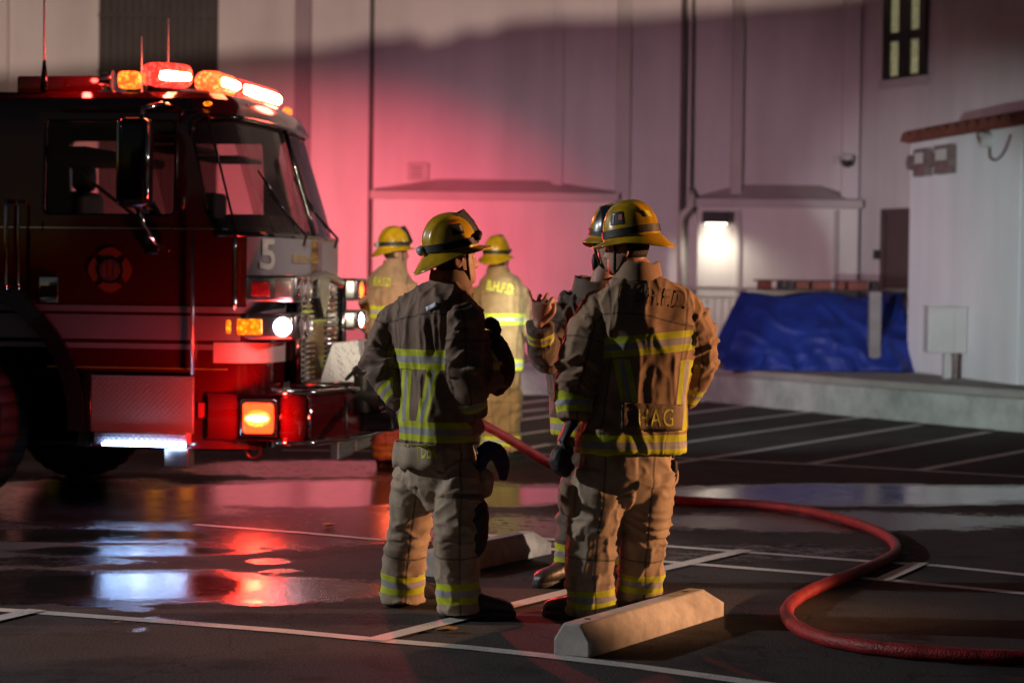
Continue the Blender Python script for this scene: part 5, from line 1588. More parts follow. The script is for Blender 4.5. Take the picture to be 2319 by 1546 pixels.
def remesh(mb, vox):
    o = mb.build('tmp', M['skin'])
    md = o.modifiers.new('r', 'REMESH'); md.mode = 'VOXEL'; md.voxel_size = vox; md.use_smooth_shade = True
    me = evaluated(o); hide_tmp(o)
    n = len(me.vertices); v = np.empty(n * 3); me.vertices.foreach_get('co', v); v = v.reshape(-1, 3)
    e = np.empty(len(me.edges) * 2, dtype=np.int64); me.edges.foreach_get('vertices', e); e = e.reshape(-1, 2)
    return me, v, e

def set_co(me, v):
    me.vertices.foreach_set('co', np.asarray(v, dtype=np.float32).ravel()); me.update()

def normals(me):
    n = np.empty(len(me.vertices) * 3); me.vertices.foreach_get('normal', n); return n.reshape(-1, 3)

def ering(c, a, b, yaw, n=32, pw=2.3, tilt=None):
    """horizontal super-elliptic ring, a along the lateral axis, b along the facing axis"""
    lat = Vector((math.cos(yaw), -math.sin(yaw), 0)); fac = Vector((math.sin(yaw), math.cos(yaw), 0)); out = []
    for k in range(n):
        t = 2*math.pi*k/n; ct, st = math.cos(t), math.sin(t)
        x = math.copysign(abs(ct) ** (2/pw), ct); y = math.copysign(abs(st) ** (2/pw), st)
        p = Vector(c) + lat * (a*x) + fac * (b*y)
        if tilt: p.z += tilt * y * b
        out.append(p)
    return out

def seg_closest(v, A, B):
    d = B - A; L2 = max(float(d @ d), 1e-9)
    t = np.clip(((v - A) @ d) / L2, 0, 1); c = A + t[:, None] * d
    r = v - c
    return np.linalg.norm(r, axis=1), t

def limb_param(v, pts, radii):
    """for every vertex: normalised distance to limb, arc length along limb, axis dir"""
    best = np.full(len(v), 1e9); s = np.zeros(len(v)); ax = np.zeros((len(v), 3)); rv = np.zeros((len(v), 3)); acc = 0
    P_ = np.array([tuple(p) for p in pts], float)
    for i in range(len(P_) - 1):
        A, B = P_[i], P_[i+1]; L_ = np.linalg.norm(B - A)
        d, t = seg_closest(v, A, B)
        rr = radii[i] + (radii[i+1] - radii[i]) * t
        q = d / rr
        m = q < best; best[m] = q[m]; s[m] = acc + t[m] * L_; ax[m] = (B - A) / L_; rv[m] = (v - (A + t[:, None] * (B - A)))[m]
        acc += L_
    return best, s, ax, acc, rv

def garment(name, solids, limbs, torso, mat_, vox, parent, base, bands_t=(), bands_l=(), straps=(), amp=0.010, seed=1, sm=6, back=None, vis_amp=1.0):
    """solids: list of callables adding closed shapes to a MB. limbs: [(pts, radii, elbow_s)]. torso: (pts, radii)
    bands_t: [(z, unit)] trim round the torso; bands_l: per limb [(distance from the end, unit)]"""
    mb = MB()
    for s in solids: s(mb)
    me, v, e = remesh(mb, vox)
    v = smooth_mesh(v, e, sm, 0.5)
    set_co(me, v); nrm = normals(me)
    Q = []; S_ = []; AX = []; LEN = []; RV = []
    if torso:
        q, s, ax, L_, rv = limb_param(v, torso[0], torso[1]); Q.append(q * 0.92); S_.append(s); AX.append(ax); LEN.append(L_); RV.append(rv)
    for (pts, rad, _) in limbs:
        q, s, ax, L_, rv = limb_param(v, pts, rad); Q.append(q); S_.append(s); AX.append(ax); LEN.append(L_); RV.append(rv)
    Q = np.array(Q); w = Q.argmin(0)
    seam = np.full(len(v), 0.05); band = np.full(len(v), 4.0); disp = np.zeros(len(v)); ofs = 0
    loc = v - np.array(base)
    if torso:
        m = w == 0
        for (z, unit, slope) in bands_t:
            band[m] = np.minimum(band[m], np.abs((v[m, 2] - z - slope * (v[m, 0] - base[0])) / unit))
        zs = np.array([p.z for p in torso[0]]); z_hi, z_lo = zs.max(), zs.min()
        seam[m] = np.minimum(seam[m], np.abs(v[m, 2] - (z_hi - .27 * (z_hi - z_lo)) - .03 * np.cos((v[m, 0] - base[0]) * 9)))
        for sx in (-.135, .135): seam[m] = np.minimum(seam[m], np.abs(RV[0][m, 0] - sx - .15 * (v[m, 2] - z_lo) * np.sign(sx) * .3))
        for (x_top, z_top, x_bot, z_bot, unit) in straps:
            t = (v[:, 2] - z_bot) / (z_top - z_bot); xs = x_bot + (x_top - x_bot) * t
            mm = m & (t > 0) & (t < 1) & (nrm[:, 1] < -0.15)
            band[mm] = np.minimum(band[mm], np.abs((v[mm, 0] - xs[mm]) / unit))
        wv = (fbm(loc[m] * 3.0, seed + 50) - .44)[:, None] * 0.5
        L3 = loc[m] + wv * [.25, .25, .1]
        hz = np.clip((v[m, 2] - v[m, 2].min()) / (v[m, 2].max() - v[m, 2].min()), 0, 1)
        up_ = np.interp(hz, [0, .35, .6, .9, 1], [.9, .55, 1.1, .9, .2])
        f1 = ridge(L3 * [13, 13, 2.3], seed) ** 4; f2 = ridge(L3 * [24, 24, 4.5], seed + 3) ** 4
        f3 = ridge(L3 * [5, 5, 9.0], seed + 7) ** 5; f4 = fbm(L3 * [5, 5, 4], seed + 9) - .44
        disp[m] = amp * (up_ * (1.35 * f1 + .7 * f2 - .5) + .9 * f3 * (1.2 - up_) + 1.6 * f4)
        ofs = 1
    for k, (pts, rad, elb) in enumerate(limbs):
        m = w == (k + ofs); s = S_[k + ofs][m]; L_ = LEN[k + ofs]
        for (dist, unit) in bands_l:
            band[m] = np.minimum(band[m], np.abs((L_ - dist - s) / unit))
        ax = AX[k + ofs][m]; r = loc[m] - (loc[m] * ax).sum(1)[:, None] * ax
        rv = RV[k + ofs][m]; seam[m] = np.minimum(seam[m], np.abs(rv[:, 0] - .012 + .25 * (rv[:, 1] > 0)))
        for (es, ew, ea) in elb[:1]:
            for ds in (-.13, .12): seam[m] = np.minimum(seam[m], np.abs(s - es - ds))
        near = np.zeros_like(s)
        for (es, ew, ea) in elb: near = np.maximum(near, ea * np.exp(-((s - es) / ew) ** 2))
        along = s * 17.0
        wv = (fbm(loc[m] * 5.0, seed + 60 + k) - .44)
        along = along + wv * 5
        q1 = np.stack([r[:, 0] * 4 + along * 0.35, r[:, 1] * 4 + along, r[:, 2] * 4], 1)
        q2 = np.stack([r[:, 0] * 13 + wv * 3, r[:, 1] * 13, r[:, 2] * 13 + s * 3.5], 1)
        q3 = np.stack([r[:, 0] * 9 + along * 0.9, r[:, 1] * 9 + along * 1.3, r[:, 2] * 9], 1)
        f = (ridge(q1, seed + 11 + k) ** 3.5 * 1.3 - 0.4) * (0.35 + 1.5 * near)
        g = (ridge(q2, seed + 21 + k) ** 4 - 0.25) * 0.9
        h3 = ridge(q3, seed + 31 + k) ** 5 * (.3 + .8 * near)
        blk = fbm(loc[m] * [6, 6, 5], seed + 71 + k) - .44
        disp[m] = amp * (f + g + h3 + 1.7 * blk)
    disp = disp * np.where(band < 1.6, 0.7, 1.0)
    v2 = v + nrm * disp[:, None]
    v2 = smooth_mesh(v2, e, 1, 0.4)
    set_co(me, v2 - np.array(base))
    at = me.attributes.new('band', 'FLOAT', 'POINT'); at.data.foreach_set('value', band)
    at = me.attributes.new('seam', 'FLOAT', 'POINT'); at.data.foreach_set('value', seam)
    me.materials.clear(); me.materials.append(mat_)
    me.polygons.foreach_set('use_smooth', np.ones(len(me.polygons), dtype=bool))
    me.name = name
    o = bpy.data.objects.new(name, me); COL.objects.link(o); o.parent = parent
    return o

def tube_pts(mb, pts, rad, n=20, steps=5, flat=1.0):
    a = catmull([(*p, r) for p, r in zip([tuple(p) for p in pts], rad)], steps)
    mb.tube([Vector(q[:3]) for q in a], [float(q[3]) for q in a], n)

# ---- head -----------------------------------------------------------
ZT_ = [-.125, -.115, -.10, -.08, -.055, -.03, 0, .03, .06, .09, .112, .124]
WT_ = [.018, .034, .046, .056, .063, .069, .073, .075, .072, .059, .034, .006]
FT_ = [.050, .078, .088, .090, .088, .086, .089, .093, .090, .074, .044, .006]
KT_ = [-.02, .0, .018, .048, .072, .085, .095, .099, .096, .082, .05, .006]
def head_shape(mb, F):
    """F maps head-local (x right, y forward, z up) to world"""
    rings = []; n = 72; zs = np.linspace(-.125, .124, 62)
    for z in zs:
        w = np.interp(z, ZT_, WT_); f = np.interp(z, ZT_, FT_); k = np.interp(z, ZT_, KT_)
        c = 0.0; ring = []
        for j in range(n):
            t = 2*math.pi*j/n; x = w * math.sin(t); cy = math.cos(t)
            y = f * math.copysign(abs(cy) ** 0.85, cy) if cy > 0 else k * cy
            if cy > 0:
                front = max(cy, 0) ** 0.5
                nose_z = np.interp(z, [-.052, -.043, -.034, -.01, .018, .03], [0, .75, 1.0, .55, .12, 0])
                y += .030 * math.exp(-(x / (.011 + .006 * max(0, nose_z - .6))) ** 2) * nose_z
                y -= .011 * math.exp(-((abs(x) - .031) / .016) ** 2) * math.exp(-((z - .008) / .014) ** 2)
                y += .006 * math.exp(-((z - .030) / .009) ** 2) * math.exp(-((abs(x) - .028) / .026) ** 2)
                y += .006 * math.exp(-((z + .066) / .007) ** 2) * math.exp(-(x / .022) ** 2)
                y += .006 * math.exp(-((z + .082) / .007) ** 2) * math.exp(-(x / .019) ** 2)
                y -= .004 * math.exp(-((z + .074) / .003) ** 2) * math.exp(-(x / .024) ** 2)
                y += .007 * math.exp(-((z + .108) / .012) ** 2) * math.exp(-(x / .02) ** 2)
                y += .003 * math.exp(-((z + .02) / .016) ** 2) * math.exp(-((abs(x) - .042) / .014) ** 2)
            ring.append(F(Vector((x, y + c, z))))
        rings.append(ring)
    mb.loft(rings)
    for s in (-1, 1):
        rr = Matrix.Rotation(R(-12), 3, 'X')
        m2 = MB(); m2.ellipsoid((s*.077, -.008, -.012), (.009, .018, .032), rr, 14, 10)
        ring = [Vector((s*.083, -.008 + .016*math.cos(t), -.008 + .027*math.sin(t))) for t in np.linspace(0, 2*math.pi, 19)]
        m2.tube(ring, .005, 6, cap=False)
        mb.add([F(p) for p in m2.v], m2.f)

# ---- hand -----------------------------------------------------------
def hand(mb, wrist, fdir, palm_n, side=1, curl=(0.5, 0.5, 0.5, 0.5), thumb=0.5, sc=1.0, fat=1.0, splay=0.06, ts=.75):
    """fdir: wrist->knuckles; palm_n: direction the palm faces; side: +1 thumb towards cross(fdir, palm_n)"""
    f = Vector(fdir).normalized(); p = (Vector(palm_n) - f * Vector(palm_n).dot(f)).normalized(); s = f.cross(p) * side
    w = Vector(wrist)
    rings = []
    for t, hw, th in ((0, .026, .020), (.02, .031, .018), (.05, .040, .015), (.08, .043, .014), (.095, .040, .012)):
        c = w + f * (t * sc); ring = []
        for k in range(14):
            a = 2*math.pi*k/14; ring.append(c + s * (hw*sc*fat*math.cos(a)) + p * (th*sc*fat*math.sin(a)))
        rings.append(ring)
    mb.loft(rings)
    specs = [(.031, .074, .0090), (.0105, .082, .0093), (-.010, .076, .0088), (-.030, .060, .0078)]
    for i, (o_, L_, r) in enumerate(specs):
        base = w + f * (.088*sc) + s * (o_*sc*fat); c = curl[i]
        d = (f + s * (o_ / .03 * splay)).normalized(); pts = [base - d * .02*sc, base]; cur = base; ang = 0
        for seg, a in ((.45, c * 1.2), (.30, c * 1.5), (.25, c * 1.0)):
            ang += a; dd = d * math.cos(ang) + p * math.sin(ang); cur = cur + dd * (L_*seg*sc); pts.append(cur)
        tube_pts(mb, pts, [r*sc*fat*1.1, r*sc*fat*1.05, r*sc*fat, r*sc*fat*.93, r*sc*fat*.8], 10, 3)
    b = w + f * (.025*sc) + s * (.026*sc*fat); d1 = (s * ts + f * .62 + p * .25 * thumb).normalized(); k1 = b + d1 * (.04*sc)
    d2 = (s * (.5 * ts / .75 - .6*thumb) + f * .9 + p * .7 * thumb).normalized(); k2 = k1 + d2 * (.032*sc); d3 = (d2 + p * .4 * thumb - s * .3 * thumb).normalized(); k3 = k2 + d3 * (.026*sc)
    tube_pts(mb, [b - d1*.015*sc, b, k1, k2, k3], [.014*sc*fat, .0145*sc*fat, .0115*sc*fat, .0105*sc*fat, .0085*sc*fat], 10, 3)

# ---- boots ----------------------------------------------------------
def boot(ankle_xy, fdir, name, parent, base, h=0.30, m=None):
    f = Vector((fdir[0], fdir[1], 0)).normalized(); s = Vector((f.y, -f.x, 0)); o = Vector((ankle_xy[0], ankle_xy[1], 0)) - Vector(base)
    mb = MB(); rings = []
    for t, hw, top in ((-.088, .022, .085), (-.080, .036, .12), (-.05, .044, .13), (0, .047, .135), (.06, .047, .125), (.11, .050, .105), (.16, .053, .092), (.195, .050, .083), (.222, .040, .068), (.236, .022, .05)):
        ring = []
        for k in range(18):
            a = 2*math.pi*k/18; x = math.copysign(abs(math.cos(a)) ** .7, math.cos(a)); z = math.copysign(abs(math.sin(a)) ** .7, math.sin(a))
            ring.append(o + f*t + s*(hw*x) + Vector((0, 0, .018 + (top - .018) * (z + 1)/2)))
        rings.append(ring)
    mb.loft(rings)
    rr = []
    for z, r0, bk in ((.08, .052, 0), (.14, .050, 0), (.2, .052, -.005), (h, .054, -.008)):
        rr.append([o + f*(bk + r0*1.1*math.cos(t)) + s*(r0*math.sin(t)) + Vector((0, 0, z)) for t in np.linspace(0, 2*math.pi, 21)[:-1]])
    mb.loft(rr)
    b = mb.build(name, m or M['boot'], parent, smooth=True, autos=60)
    mb = MB(); n = 40; r1 = []; 
    def sole_out(g, z):
        out = []
        for k in range(n):
            a = 2*math.pi*k/n; c = math.cos(a); w_ = .052 + .006 * c
            out.append(o + f*(.074 + .172*math.copysign(abs(c) ** .75, c) * (1 + g)) + s*((w_ + g*.1) * math.copysign(abs(math.sin(a)) ** .8, math.sin(a))) + Vector((0, 0, z)))
        return out
    mb.loft([sole_out(0, 0.001), sole_out(0.01, .008), sole_out(.01, .026), sole_out(-.03, .034)])
    q = mb.build('sole', M['black_rubber'], b, smooth=True, autos=40)
    return b

# ---- helmet ---------------------------------------------------------
def helmet(F, parent, shell_m, front='goggles', headlamp=True, shield=False, texts=(), s=1.0, front_cover=False, strap_m=None):
    """F maps helmet-local (x right, y forward, z up; z=0 at the brim root) to parent space"""
    strap_m = strap_m or M['black_strap']
    ax, af, ab, hh = .110*s, .124*s, .132*s, .166*s
    n = 64
    def shape(t, k, extra=0.0):   # k 0..1 from brim root to crown
        ph = k * math.pi / 2; c = math.cos(ph) ** 0.82 if k < 1 else 0.0; z = hh * math.sin(ph) ** 0.95
        x = math.sin(t); y = math.cos(t)
        rx = (ax + extra) * c; ry = ((af if y > 0 else ab) + extra) * c
        X = rx * x; Y = ry * y
        rib = .0065 * (math.exp(-(X / .010) ** 2) + .8*math.exp(-((abs(X) - .055) / .008) ** 2)) * min(1, max(0, (z - .035) / .03))
        nrm = Vector((X / (ax*ax), Y / (ab*ab), z / (hh*hh)))
        if nrm.length > 0: nrm.normalize()
        return Vector((X, Y, z)) + nrm * rib + Vector((0, 0, extra * .6 * k))
    mb = MB(); rings = []
    for k in np.linspace(0, 0.985, 26): rings.append([F(shape(2*math.pi*j/n, k)) for j in range(n)])
    mb.loft(rings)
    # brim: long and drooping at the back, short and lifted in front
    def brim(t, k, dz=0.0):
        y = math.cos(t); x = math.sin(t)
        bk = max(0, -y) ** 1.4; fr = max(0, y) ** 2
        out = (.028 + .030 * bk + .026 * fr) * s * k
        drop = (.022 + .050 * bk - .008 * fr) * s * max(k, 0) ** 1.1
        b = shape(t, 0); d = Vector((b.x, b.y, 0)).normalized()
        return b + d * out + Vector((0, 0, -drop + dz))
    rb = []
    for k in (0, .25, .5, .75, .95, 1.0): rb.append([F(brim(2*math.pi*j/n, k, 0.0025)) for j in range(n)])
    for k in (1.0, .95, .6, .2, -0.15): rb.append([F(brim(2*math.pi*j/n, k, -.0035)) for j in range(n)])
    mb2 = MB(); mb2.loft(rb, cap=False)
    h = mb.build('helmet', shell_m, parent, smooth=True, autos=70)
    o = mb2.build('brim', M['helmet'], h, smooth=True, autos=50)
    mb = MB(); rb = [[F(brim(2*math.pi*j/n, 1.0 + 0.0, 0) + Vector((0,0,0.0))) for j in range(n)]]
    ring = [F(brim(2*math.pi*j/n, 1.0)) for j in range(n + 1)]; mb.tube(ring, .0032, 6, cap=False); mb.build('brim_edge', M['helmet'], h, smooth=True)
    # strap band
    mb = MB(); rb = []
    for zz, ex in ((.010, .002), (.011, .006), (.040, .007), (.042, .002)):
        k = math.asin(min(1, (zz / hh))) / (math.pi / 2) ; rb.append([F(shape(2*math.pi*j/n, k, ex)) for j in range(n)])
    mb.loft(rb, cap=False); mb.build('strap', strap_m, h, smooth=True, autos=50)
    if front == 'goggles':
        # goggle frame standing up on the front
        mb = MB(); pts = []
        for a in np.linspace(-1, 1, 17):
            pts.append(F(Vector((a * .085, af + .012 - .030*a*a, .035 + .020 * (1 - a*a)))))
        mb.tube(pts, .014, 8); mb.build('goggle_strap', M['black_strap'], h, smooth=True)
        mb = MB(); top = []; bot = []; rr = []
        for a in np.linspace(-1, 1, 17):
            y = af + .018 - .050*a*a
            rr.append([F(Vector((a*.048, y - .062, .166 - .020*a*a))), F(Vector((a*.048, y - .050, .173 - .020*a*a))), F(Vector((a*.048, y - .014, .115))), F(Vector((a*.048, y + .008, .050))), F(Vector((a*.048, y - .006, .048))), F(Vector((a*.048, y - .027, .111)))])
        mb.loft(rr); o = mb.build('goggle_lens', M['black_rubber'], h, smooth=True, autos=40)
    if headlamp:
        mb = MB(); mb.ellipsoid(Vector((0, 0, 0)), (.032, .022, .024), n=18, m=10)
        vs = [F(v + Vector((0, -ab - .010, .026))) for v in mb.v] if headlamp == 'rear' else [F(v + Vector((headlamp if not isinstance(headlamp, bool) else 0, af + .018, .030))) for v in mb.v]
        link_mesh('helmet_lamp', vs, mb.f, M['grey_plastic'], h)
    if front_cover:
        mb = MB(); rb = []
        for k in np.linspace(.12, .78, 12):
            rb.append([F(shape(t, k, .010)) for t in np.linspace(-1.0, 1.0, 22)])
        for k in np.linspace(.78, .12, 12):
            rb.append([F(shape(t, k, .002)) for t in np.linspace(-1.0, 1.0, 22)])
        mb.loft(rb, close=False, cap=False); mb.build('front_cover', M['helmet_dark'], h, smooth=True, autos=60)
        mb = MB(); m3 = MB(); m3.cyl((0.02, af + .005, .052), (0.02, af + .045, .052), .021, 18); mb.add([F(v) for v in m3.v], m3.f); mb.build('helmet_torch', M['black_rubber'], h, smooth=True, autos=40)
    # stickers / letters draped on the shell: (string, angle centre, k centre, width rad, height k, material)
    for (st, t0, k0, wr, hk, mm) in texts:
        if st == '#plate':
            mb = MB(); rb = []
            for k in np.linspace(k0 - hk/2, k0 + hk/2, 8): rb.append([F(shape(t, k, .0035)) for t in np.linspace(t0 - wr/2, t0 + wr/2, 12)])
            mb.loft(rb, close=False, cap=False); mb.build('sticker', mm, h, smooth=True); continue
        vs, fs = text_mesh(st, 1.0, 0.02)
        xs = [v.x for v in vs]; ys = [v.y for v in vs]; x0, x1, y0, y1 = min(xs), max(xs), min(ys), max(ys)
        pts = [F(shape(t0 + ((v.x - x0)/(x1 - x0) - .5) * wr, k0 + ((v.y - y0)/(y1 - y0) - .5) * hk, .0065)) for v in vs]
        link_mesh('helmet_lettering', pts, fs, mm, h, smooth=False)
    return h

def drape_text(jacket, base, s, pc, size_w, size_h, m, name, view_dir=None, bold=0.01, offset=0.005, parent=None, rot=0.0, spacing=1.0):
    """lay lettering on the cloth by shooting along view_dir from in front of it"""
    me = jacket.data; bvh = BVHTree.FromPolygons([v.co for v in me.vertices], [tuple(p.vertices) for p in me.polygons])
    vs, fs = text_mesh(s, 1.0, bold, spacing)
    xs = [v.x for v in vs]; ys = [v.y for v in vs]; x0, x1, y0, y1 = min(xs), max(xs), min(ys), max(ys)
    d = Vector(view_dir).normalized(); right = d.cross(Vector((0,0,1))).normalized(); up = right.cross(d).normalized()
    if rot: right, up = right*math.cos(rot) + up*math.sin(rot), up*math.cos(rot) - right*math.sin(rot)
    c = Vector(pc) - Vector(base); pts = []
    for v in vs:
        q = c + right * (((v.x - x0)/(x1-x0) - .5) * size_w) + up * (((v.y - y0)/(y1-y0) - .5) * size_h) - d * 0.6
        hit = bvh.ray_cast(q, d, 2.0)
        pts.append((hit[0] - d * offset) if hit[0] is not None else q + d * 0.6)
    return link_mesh(name, pts, fs, m, parent or jacket, smooth=False)

def drape_patch(jacket, base, pc, w, h, m, name, view_dir, offset=0.006, nx=18, ny=8, rot=0.0, hang=False):
    me = jacket.data; bvh = BVHTree.FromPolygons([v.co for v in me.vertices], [tuple(p.vertices) for p in me.polygons])
    d = Vector(view_dir).normalized(); right = d.cross(Vector((0,0,1))).normalized(); up = right.cross(d).normalized()
    if rot: right, up = right*math.cos(rot) + up*math.sin(rot), up*math.cos(rot) - right*math.sin(rot)
    c = Vector(pc) - Vector(base); f = []; b = []
    for j in range(ny):
        for i in range(nx):
            q = c + right * ((i/(nx-1) - .5) * w) + up * ((j/(ny-1) - .5) * h) - d * .6
            hit = bvh.ray_cast(q, d, 2.0); p = hit[0] if hit[0] is not None else None
            f.append(p)
    # fill missing with neighbours
    known = [(i, p) for i, p in enumerate(f) if p is not None]
    for i in range(len(f)):
        if f[i] is None:
            j0, i0 = divmod(i, nx); k = min(known, key=lambda kp: (divmod(kp[0], nx)[0]-j0)**2 + (divmod(kp[0], nx)[1]-i0)**2)
            jj, ii = divmod(k[0], nx); f[i] = k[1] + right * ((i0 - ii)/(nx-1)*w) + up * ((j0 - jj)/(ny-1)*h)
    fr = [p - d * offset for p in f]; bk = [p - d * (offset - .004) for p in f]
    mb = MB(); n = nx*ny
    fs = [(j*nx+i, j*nx+i+1, (j+1)*nx+i+1, (j+1)*nx+i) for j in range(ny-1) for i in range(nx-1)]
    mb.add(fr, fs)
    o = mb.build(name, m, jacket, smooth=True); md = o.modifiers.new('t', 'SOLIDIFY'); md.thickness = .004; md.offset = 1
    return o

def frame_F(origin, yaw, pitch=0.0, roll=0.0, base=(0, 0, 0), s=1.0):
    """yaw: facing direction, 0 = away from the camera (+Y), positive turns to +X; pitch up positive"""
    Mx = Matrix.Rotation(-yaw, 3, 'Z') @ Matrix.Rotation(pitch, 3, 'X') @ Matrix.Rotation(roll, 3, 'Y')
    o = Vector(origin) - Vector(base)
    return lambda p: o + Mx @ (Vector(p) * s)

def person(cfg):
    Y = cfg['Y']; ppm = FPX / Y
    def q(px, py, dy=0.0): return P(px, py, Y + dy)
    foot = G(cfg['foot'][0], cfg['foot'][1]); base = Vector((foot.x, Y, 0))
    root = empty('person', base); tag(root, cfg['label'], 'person')
    yaw = R(cfg['yaw']); vox = cfg.get('vox', .009)
    T = cfg['torso']; 
    tc = [q(a[0], a[1], cfg.get('tdy', 0) + (a[4] if len(a) > 4 else 0)) for a in T]
    # ---- body (head, neck, trunk, arms, hands in one skin)
    head_c = q(*cfg['head']); hy = R(cfg['head_yaw']); hp_ = R(cfg.get('head_pitch', 0)); hr = R(cfg.get('head_roll', 0))
    HF = frame_F(head_c, hy, hp_, hr, s=cfg.get('hs', 1.0))
    mb = MB(); head_shape(mb, HF)
    neck = tc[-1]
    tube_pts(mb, [neck - Vector((0, 0, .10)), neck, HF((0, -.015, -.07)), HF((0, -.01, -.03))], [.075, .062, .058, .06], 18)
    mb.loft([ering(c, a[2]*.72, a[3]*.72, yaw, 24) for c, a in zip(tc[:-1], T[:-1])] + [ering(tc[-1], .06, .06, yaw, 24)])
    hips = cfg['legs']
    for L_ in hips:
        pts = [q(*p[:3]) for p in L_['pts']]; tube_pts(mb, [pts[0] + Vector((0,0,.06))] + pts[1:], [p[3]*.66 for p in L_['pts']], 16)
    mb.loft([ering(q(p[0], p[1], p[4] if len(p) > 4 else 0), p[2]*.8, p[3]*.8, yaw, 24) for p in cfg['hips']])
    for A in cfg['arms']:
        pts = [q(*p[:3]) for p in A['pts']]
        if A.get('hand'):
            H = A['hand']; w = pts[-1]
            d = Vector(H['dir']).normalized()
            ends = pts[:-1] + [w - d * .02, w + d * .012]
            tube_pts(mb, ends, [.045]*(len(pts)-1) + [.027, .025], 14)
            if not H.get('glove'):
                hand(mb, w, H['dir'], H['palm'], H['side'], H.get('curl', (.5,)*4), H.get('thumb', .5), H.get('sc', 1.0), 1.0, H.get('splay', .06), H.get('ts', .75))
        else:
            tube_pts(mb, pts, [.045]*len(pts), 14)
    me, v, e = remesh(mb, cfg.get('bvox', .0055)); v = smooth_mesh(v, e, 2, .4); set_co(me, v - np.array(base))
    me.materials.clear(); me.materials.append(M['skin']); me.polygons.foreach_set('use_smooth', np.ones(len(me.polygons), dtype=bool)); me.name = 'body'
    body = bpy.data.objects.new('body', me); COL.objects.link(body); body.parent = root
    # eyes
    mb = MB(); HFb = frame_F(head_c, hy, hp_, hr, base, cfg.get('hs', 1.0))
    for s in (-1, 1): mb.ellipsoid(HFb((s*.031, .074, .008)), (.011, .011, .011), n=12, m=8)
    mb.build('eyes', M['white_letter'], root, smooth=True)
    # hair under the helmet
    mb = MB(); rings = []
    for z in np.linspace(-.045, .06, 8):
        w = np.interp(z, ZT_, WT_) + .006; k = np.interp(z, ZT_, KT_) + .006; t0 = R(100)
        rings.append([HFb(Vector((w*math.sin(t), k*math.cos(t), z))) for t in np.linspace(t0, 2*math.pi - t0, 20)])
    mb.loft(rings, close=False, cap=False); o = mb.build('hair', M['hair'], root, smooth=True); md = o.modifiers.new('t', 'SOLIDIFY'); md.thickness = .006
    # ---- trousers
    legs = []; sol = []
    sol.append(lambda m: m.loft([ering(q(p[0], p[1], p[4] if len(p) > 4 else 0), p[2], p[3], yaw) for p in cfg['hips']]))
    sol.append(lambda m: m.ellipsoid(q(cfg['hips'][1][0], cfg['hips'][1][1] + 18 * 9.9 / Y), (.10, .10, .12)))
    for L_ in cfg['legs']:
        pts = [q(*p[:3]) for p in L_['pts']]; rad = [p[3] for p in L_['pts']]
        sol.append(lambda m, a=pts, r=rad: tube_pts(m, a, r, 24))
        ln = sum((pts[i+1]-pts[i]).length for i in range(len(pts)-1)); kn = (pts[1]-pts[0]).length + (pts[2]-pts[1]).length
        legs.append((pts, rad, [(kn, .09, .75), (ln - .05, .10, .9), (.06, .08, .6)]))
    tr = garment('trousers', sol, legs, None, cfg['m_pants'], vox, root, base, bands_l=cfg.get('leg_bands', [(.095, .031)]), amp=cfg.get('amp_l', .011), seed=cfg['seed'] + 40, sm=5)
    # ---- jacket
    arms = []; sol = []
    sol.append(lambda m: m.loft([ering(c, a[2], a[3], yaw, 36, 2.5) for c, a in zip(tc[:-1], T[:-1])] + [ering(tc[-1] - Vector((0, 0, .012)), .056, .056, yaw, 36, 2.0)]))
    for A in cfg['arms']:
        pts = [q(*p[:3]) for p in A['pts']]; rad = [p[3] for p in A['pts']]
        sol.append(lambda m, a=pts, r=rad: tube_pts(m, a, r, 24))
        el = sum((pts[i+1]-pts[i]).length for i in range(A.get('elbow', 1)))
        arms.append((pts, rad, [(el, .10, 1.0), (0.05, .08, .5)]))
    for ex in cfg.get('extra', []): sol.append(lambda m, x=ex: x(m, q))
    jk = garment('jacket', sol, arms, (tc, [min(a[2], a[3]) * 1.25 for a in T]), cfg['m_jacket'], vox, root, base,
                 bands_t=[(q(T[0][0], y).z, u, sl) for (y, u, sl) in cfg['bands']], bands_l=cfg.get('sleeve_bands', [(.07, .022)]),
                 straps=[(q(a, b).x, q(a, b).z, q(c, d).x, q(c, d).z, u) for (a, b, c, d, u) in cfg.get('straps', [])], amp=cfg.get('amp', .011), seed=cfg['seed'])
    # collar
    n = 30; rr = []; cc = cfg['collar']; c0 = q(cc[0], cc[1], cc[4] if len(cc) > 4 else 0) - base
    for (dz, g) in ((-.04, 1.04), (-.01, .98), (.015, .93), (.038, .88), (.050, .86), (.049, .80), (.03, .80), (-.03, .86)):
        ring = []
        for k in range(n):
            t = 2*math.pi*k/n; p = Vector((cc[2]*g*math.cos(t), cc[3]*g*math.sin(t), dz + .008*math.sin(t*2+1) * (dz > 0) + .004 * math.sin(t*7) * (dz > .03)))
            p = Matrix.Rotation(-yaw, 3, 'Z') @ p; p.z += -.14 * (p.x*math.sin(yaw) + p.y*math.cos(yaw))
            ring.append(c0 + p)
        rr.append(ring)
    mb = MB(); mb.loft(rr, cap=False); o = mb.build('collar', cfg['m_jacket'], jk, smooth=True)
    at = o.data.attributes.new('band', 'FLOAT', 'POINT'); at.data.foreach_set('value', np.full(len(o.data.vertices), 4.0)); at = o.data.attributes.new('seam', 'FLOAT', 'POINT'); at.data.foreach_set('value', np.full(len(o.data.vertices), .05))
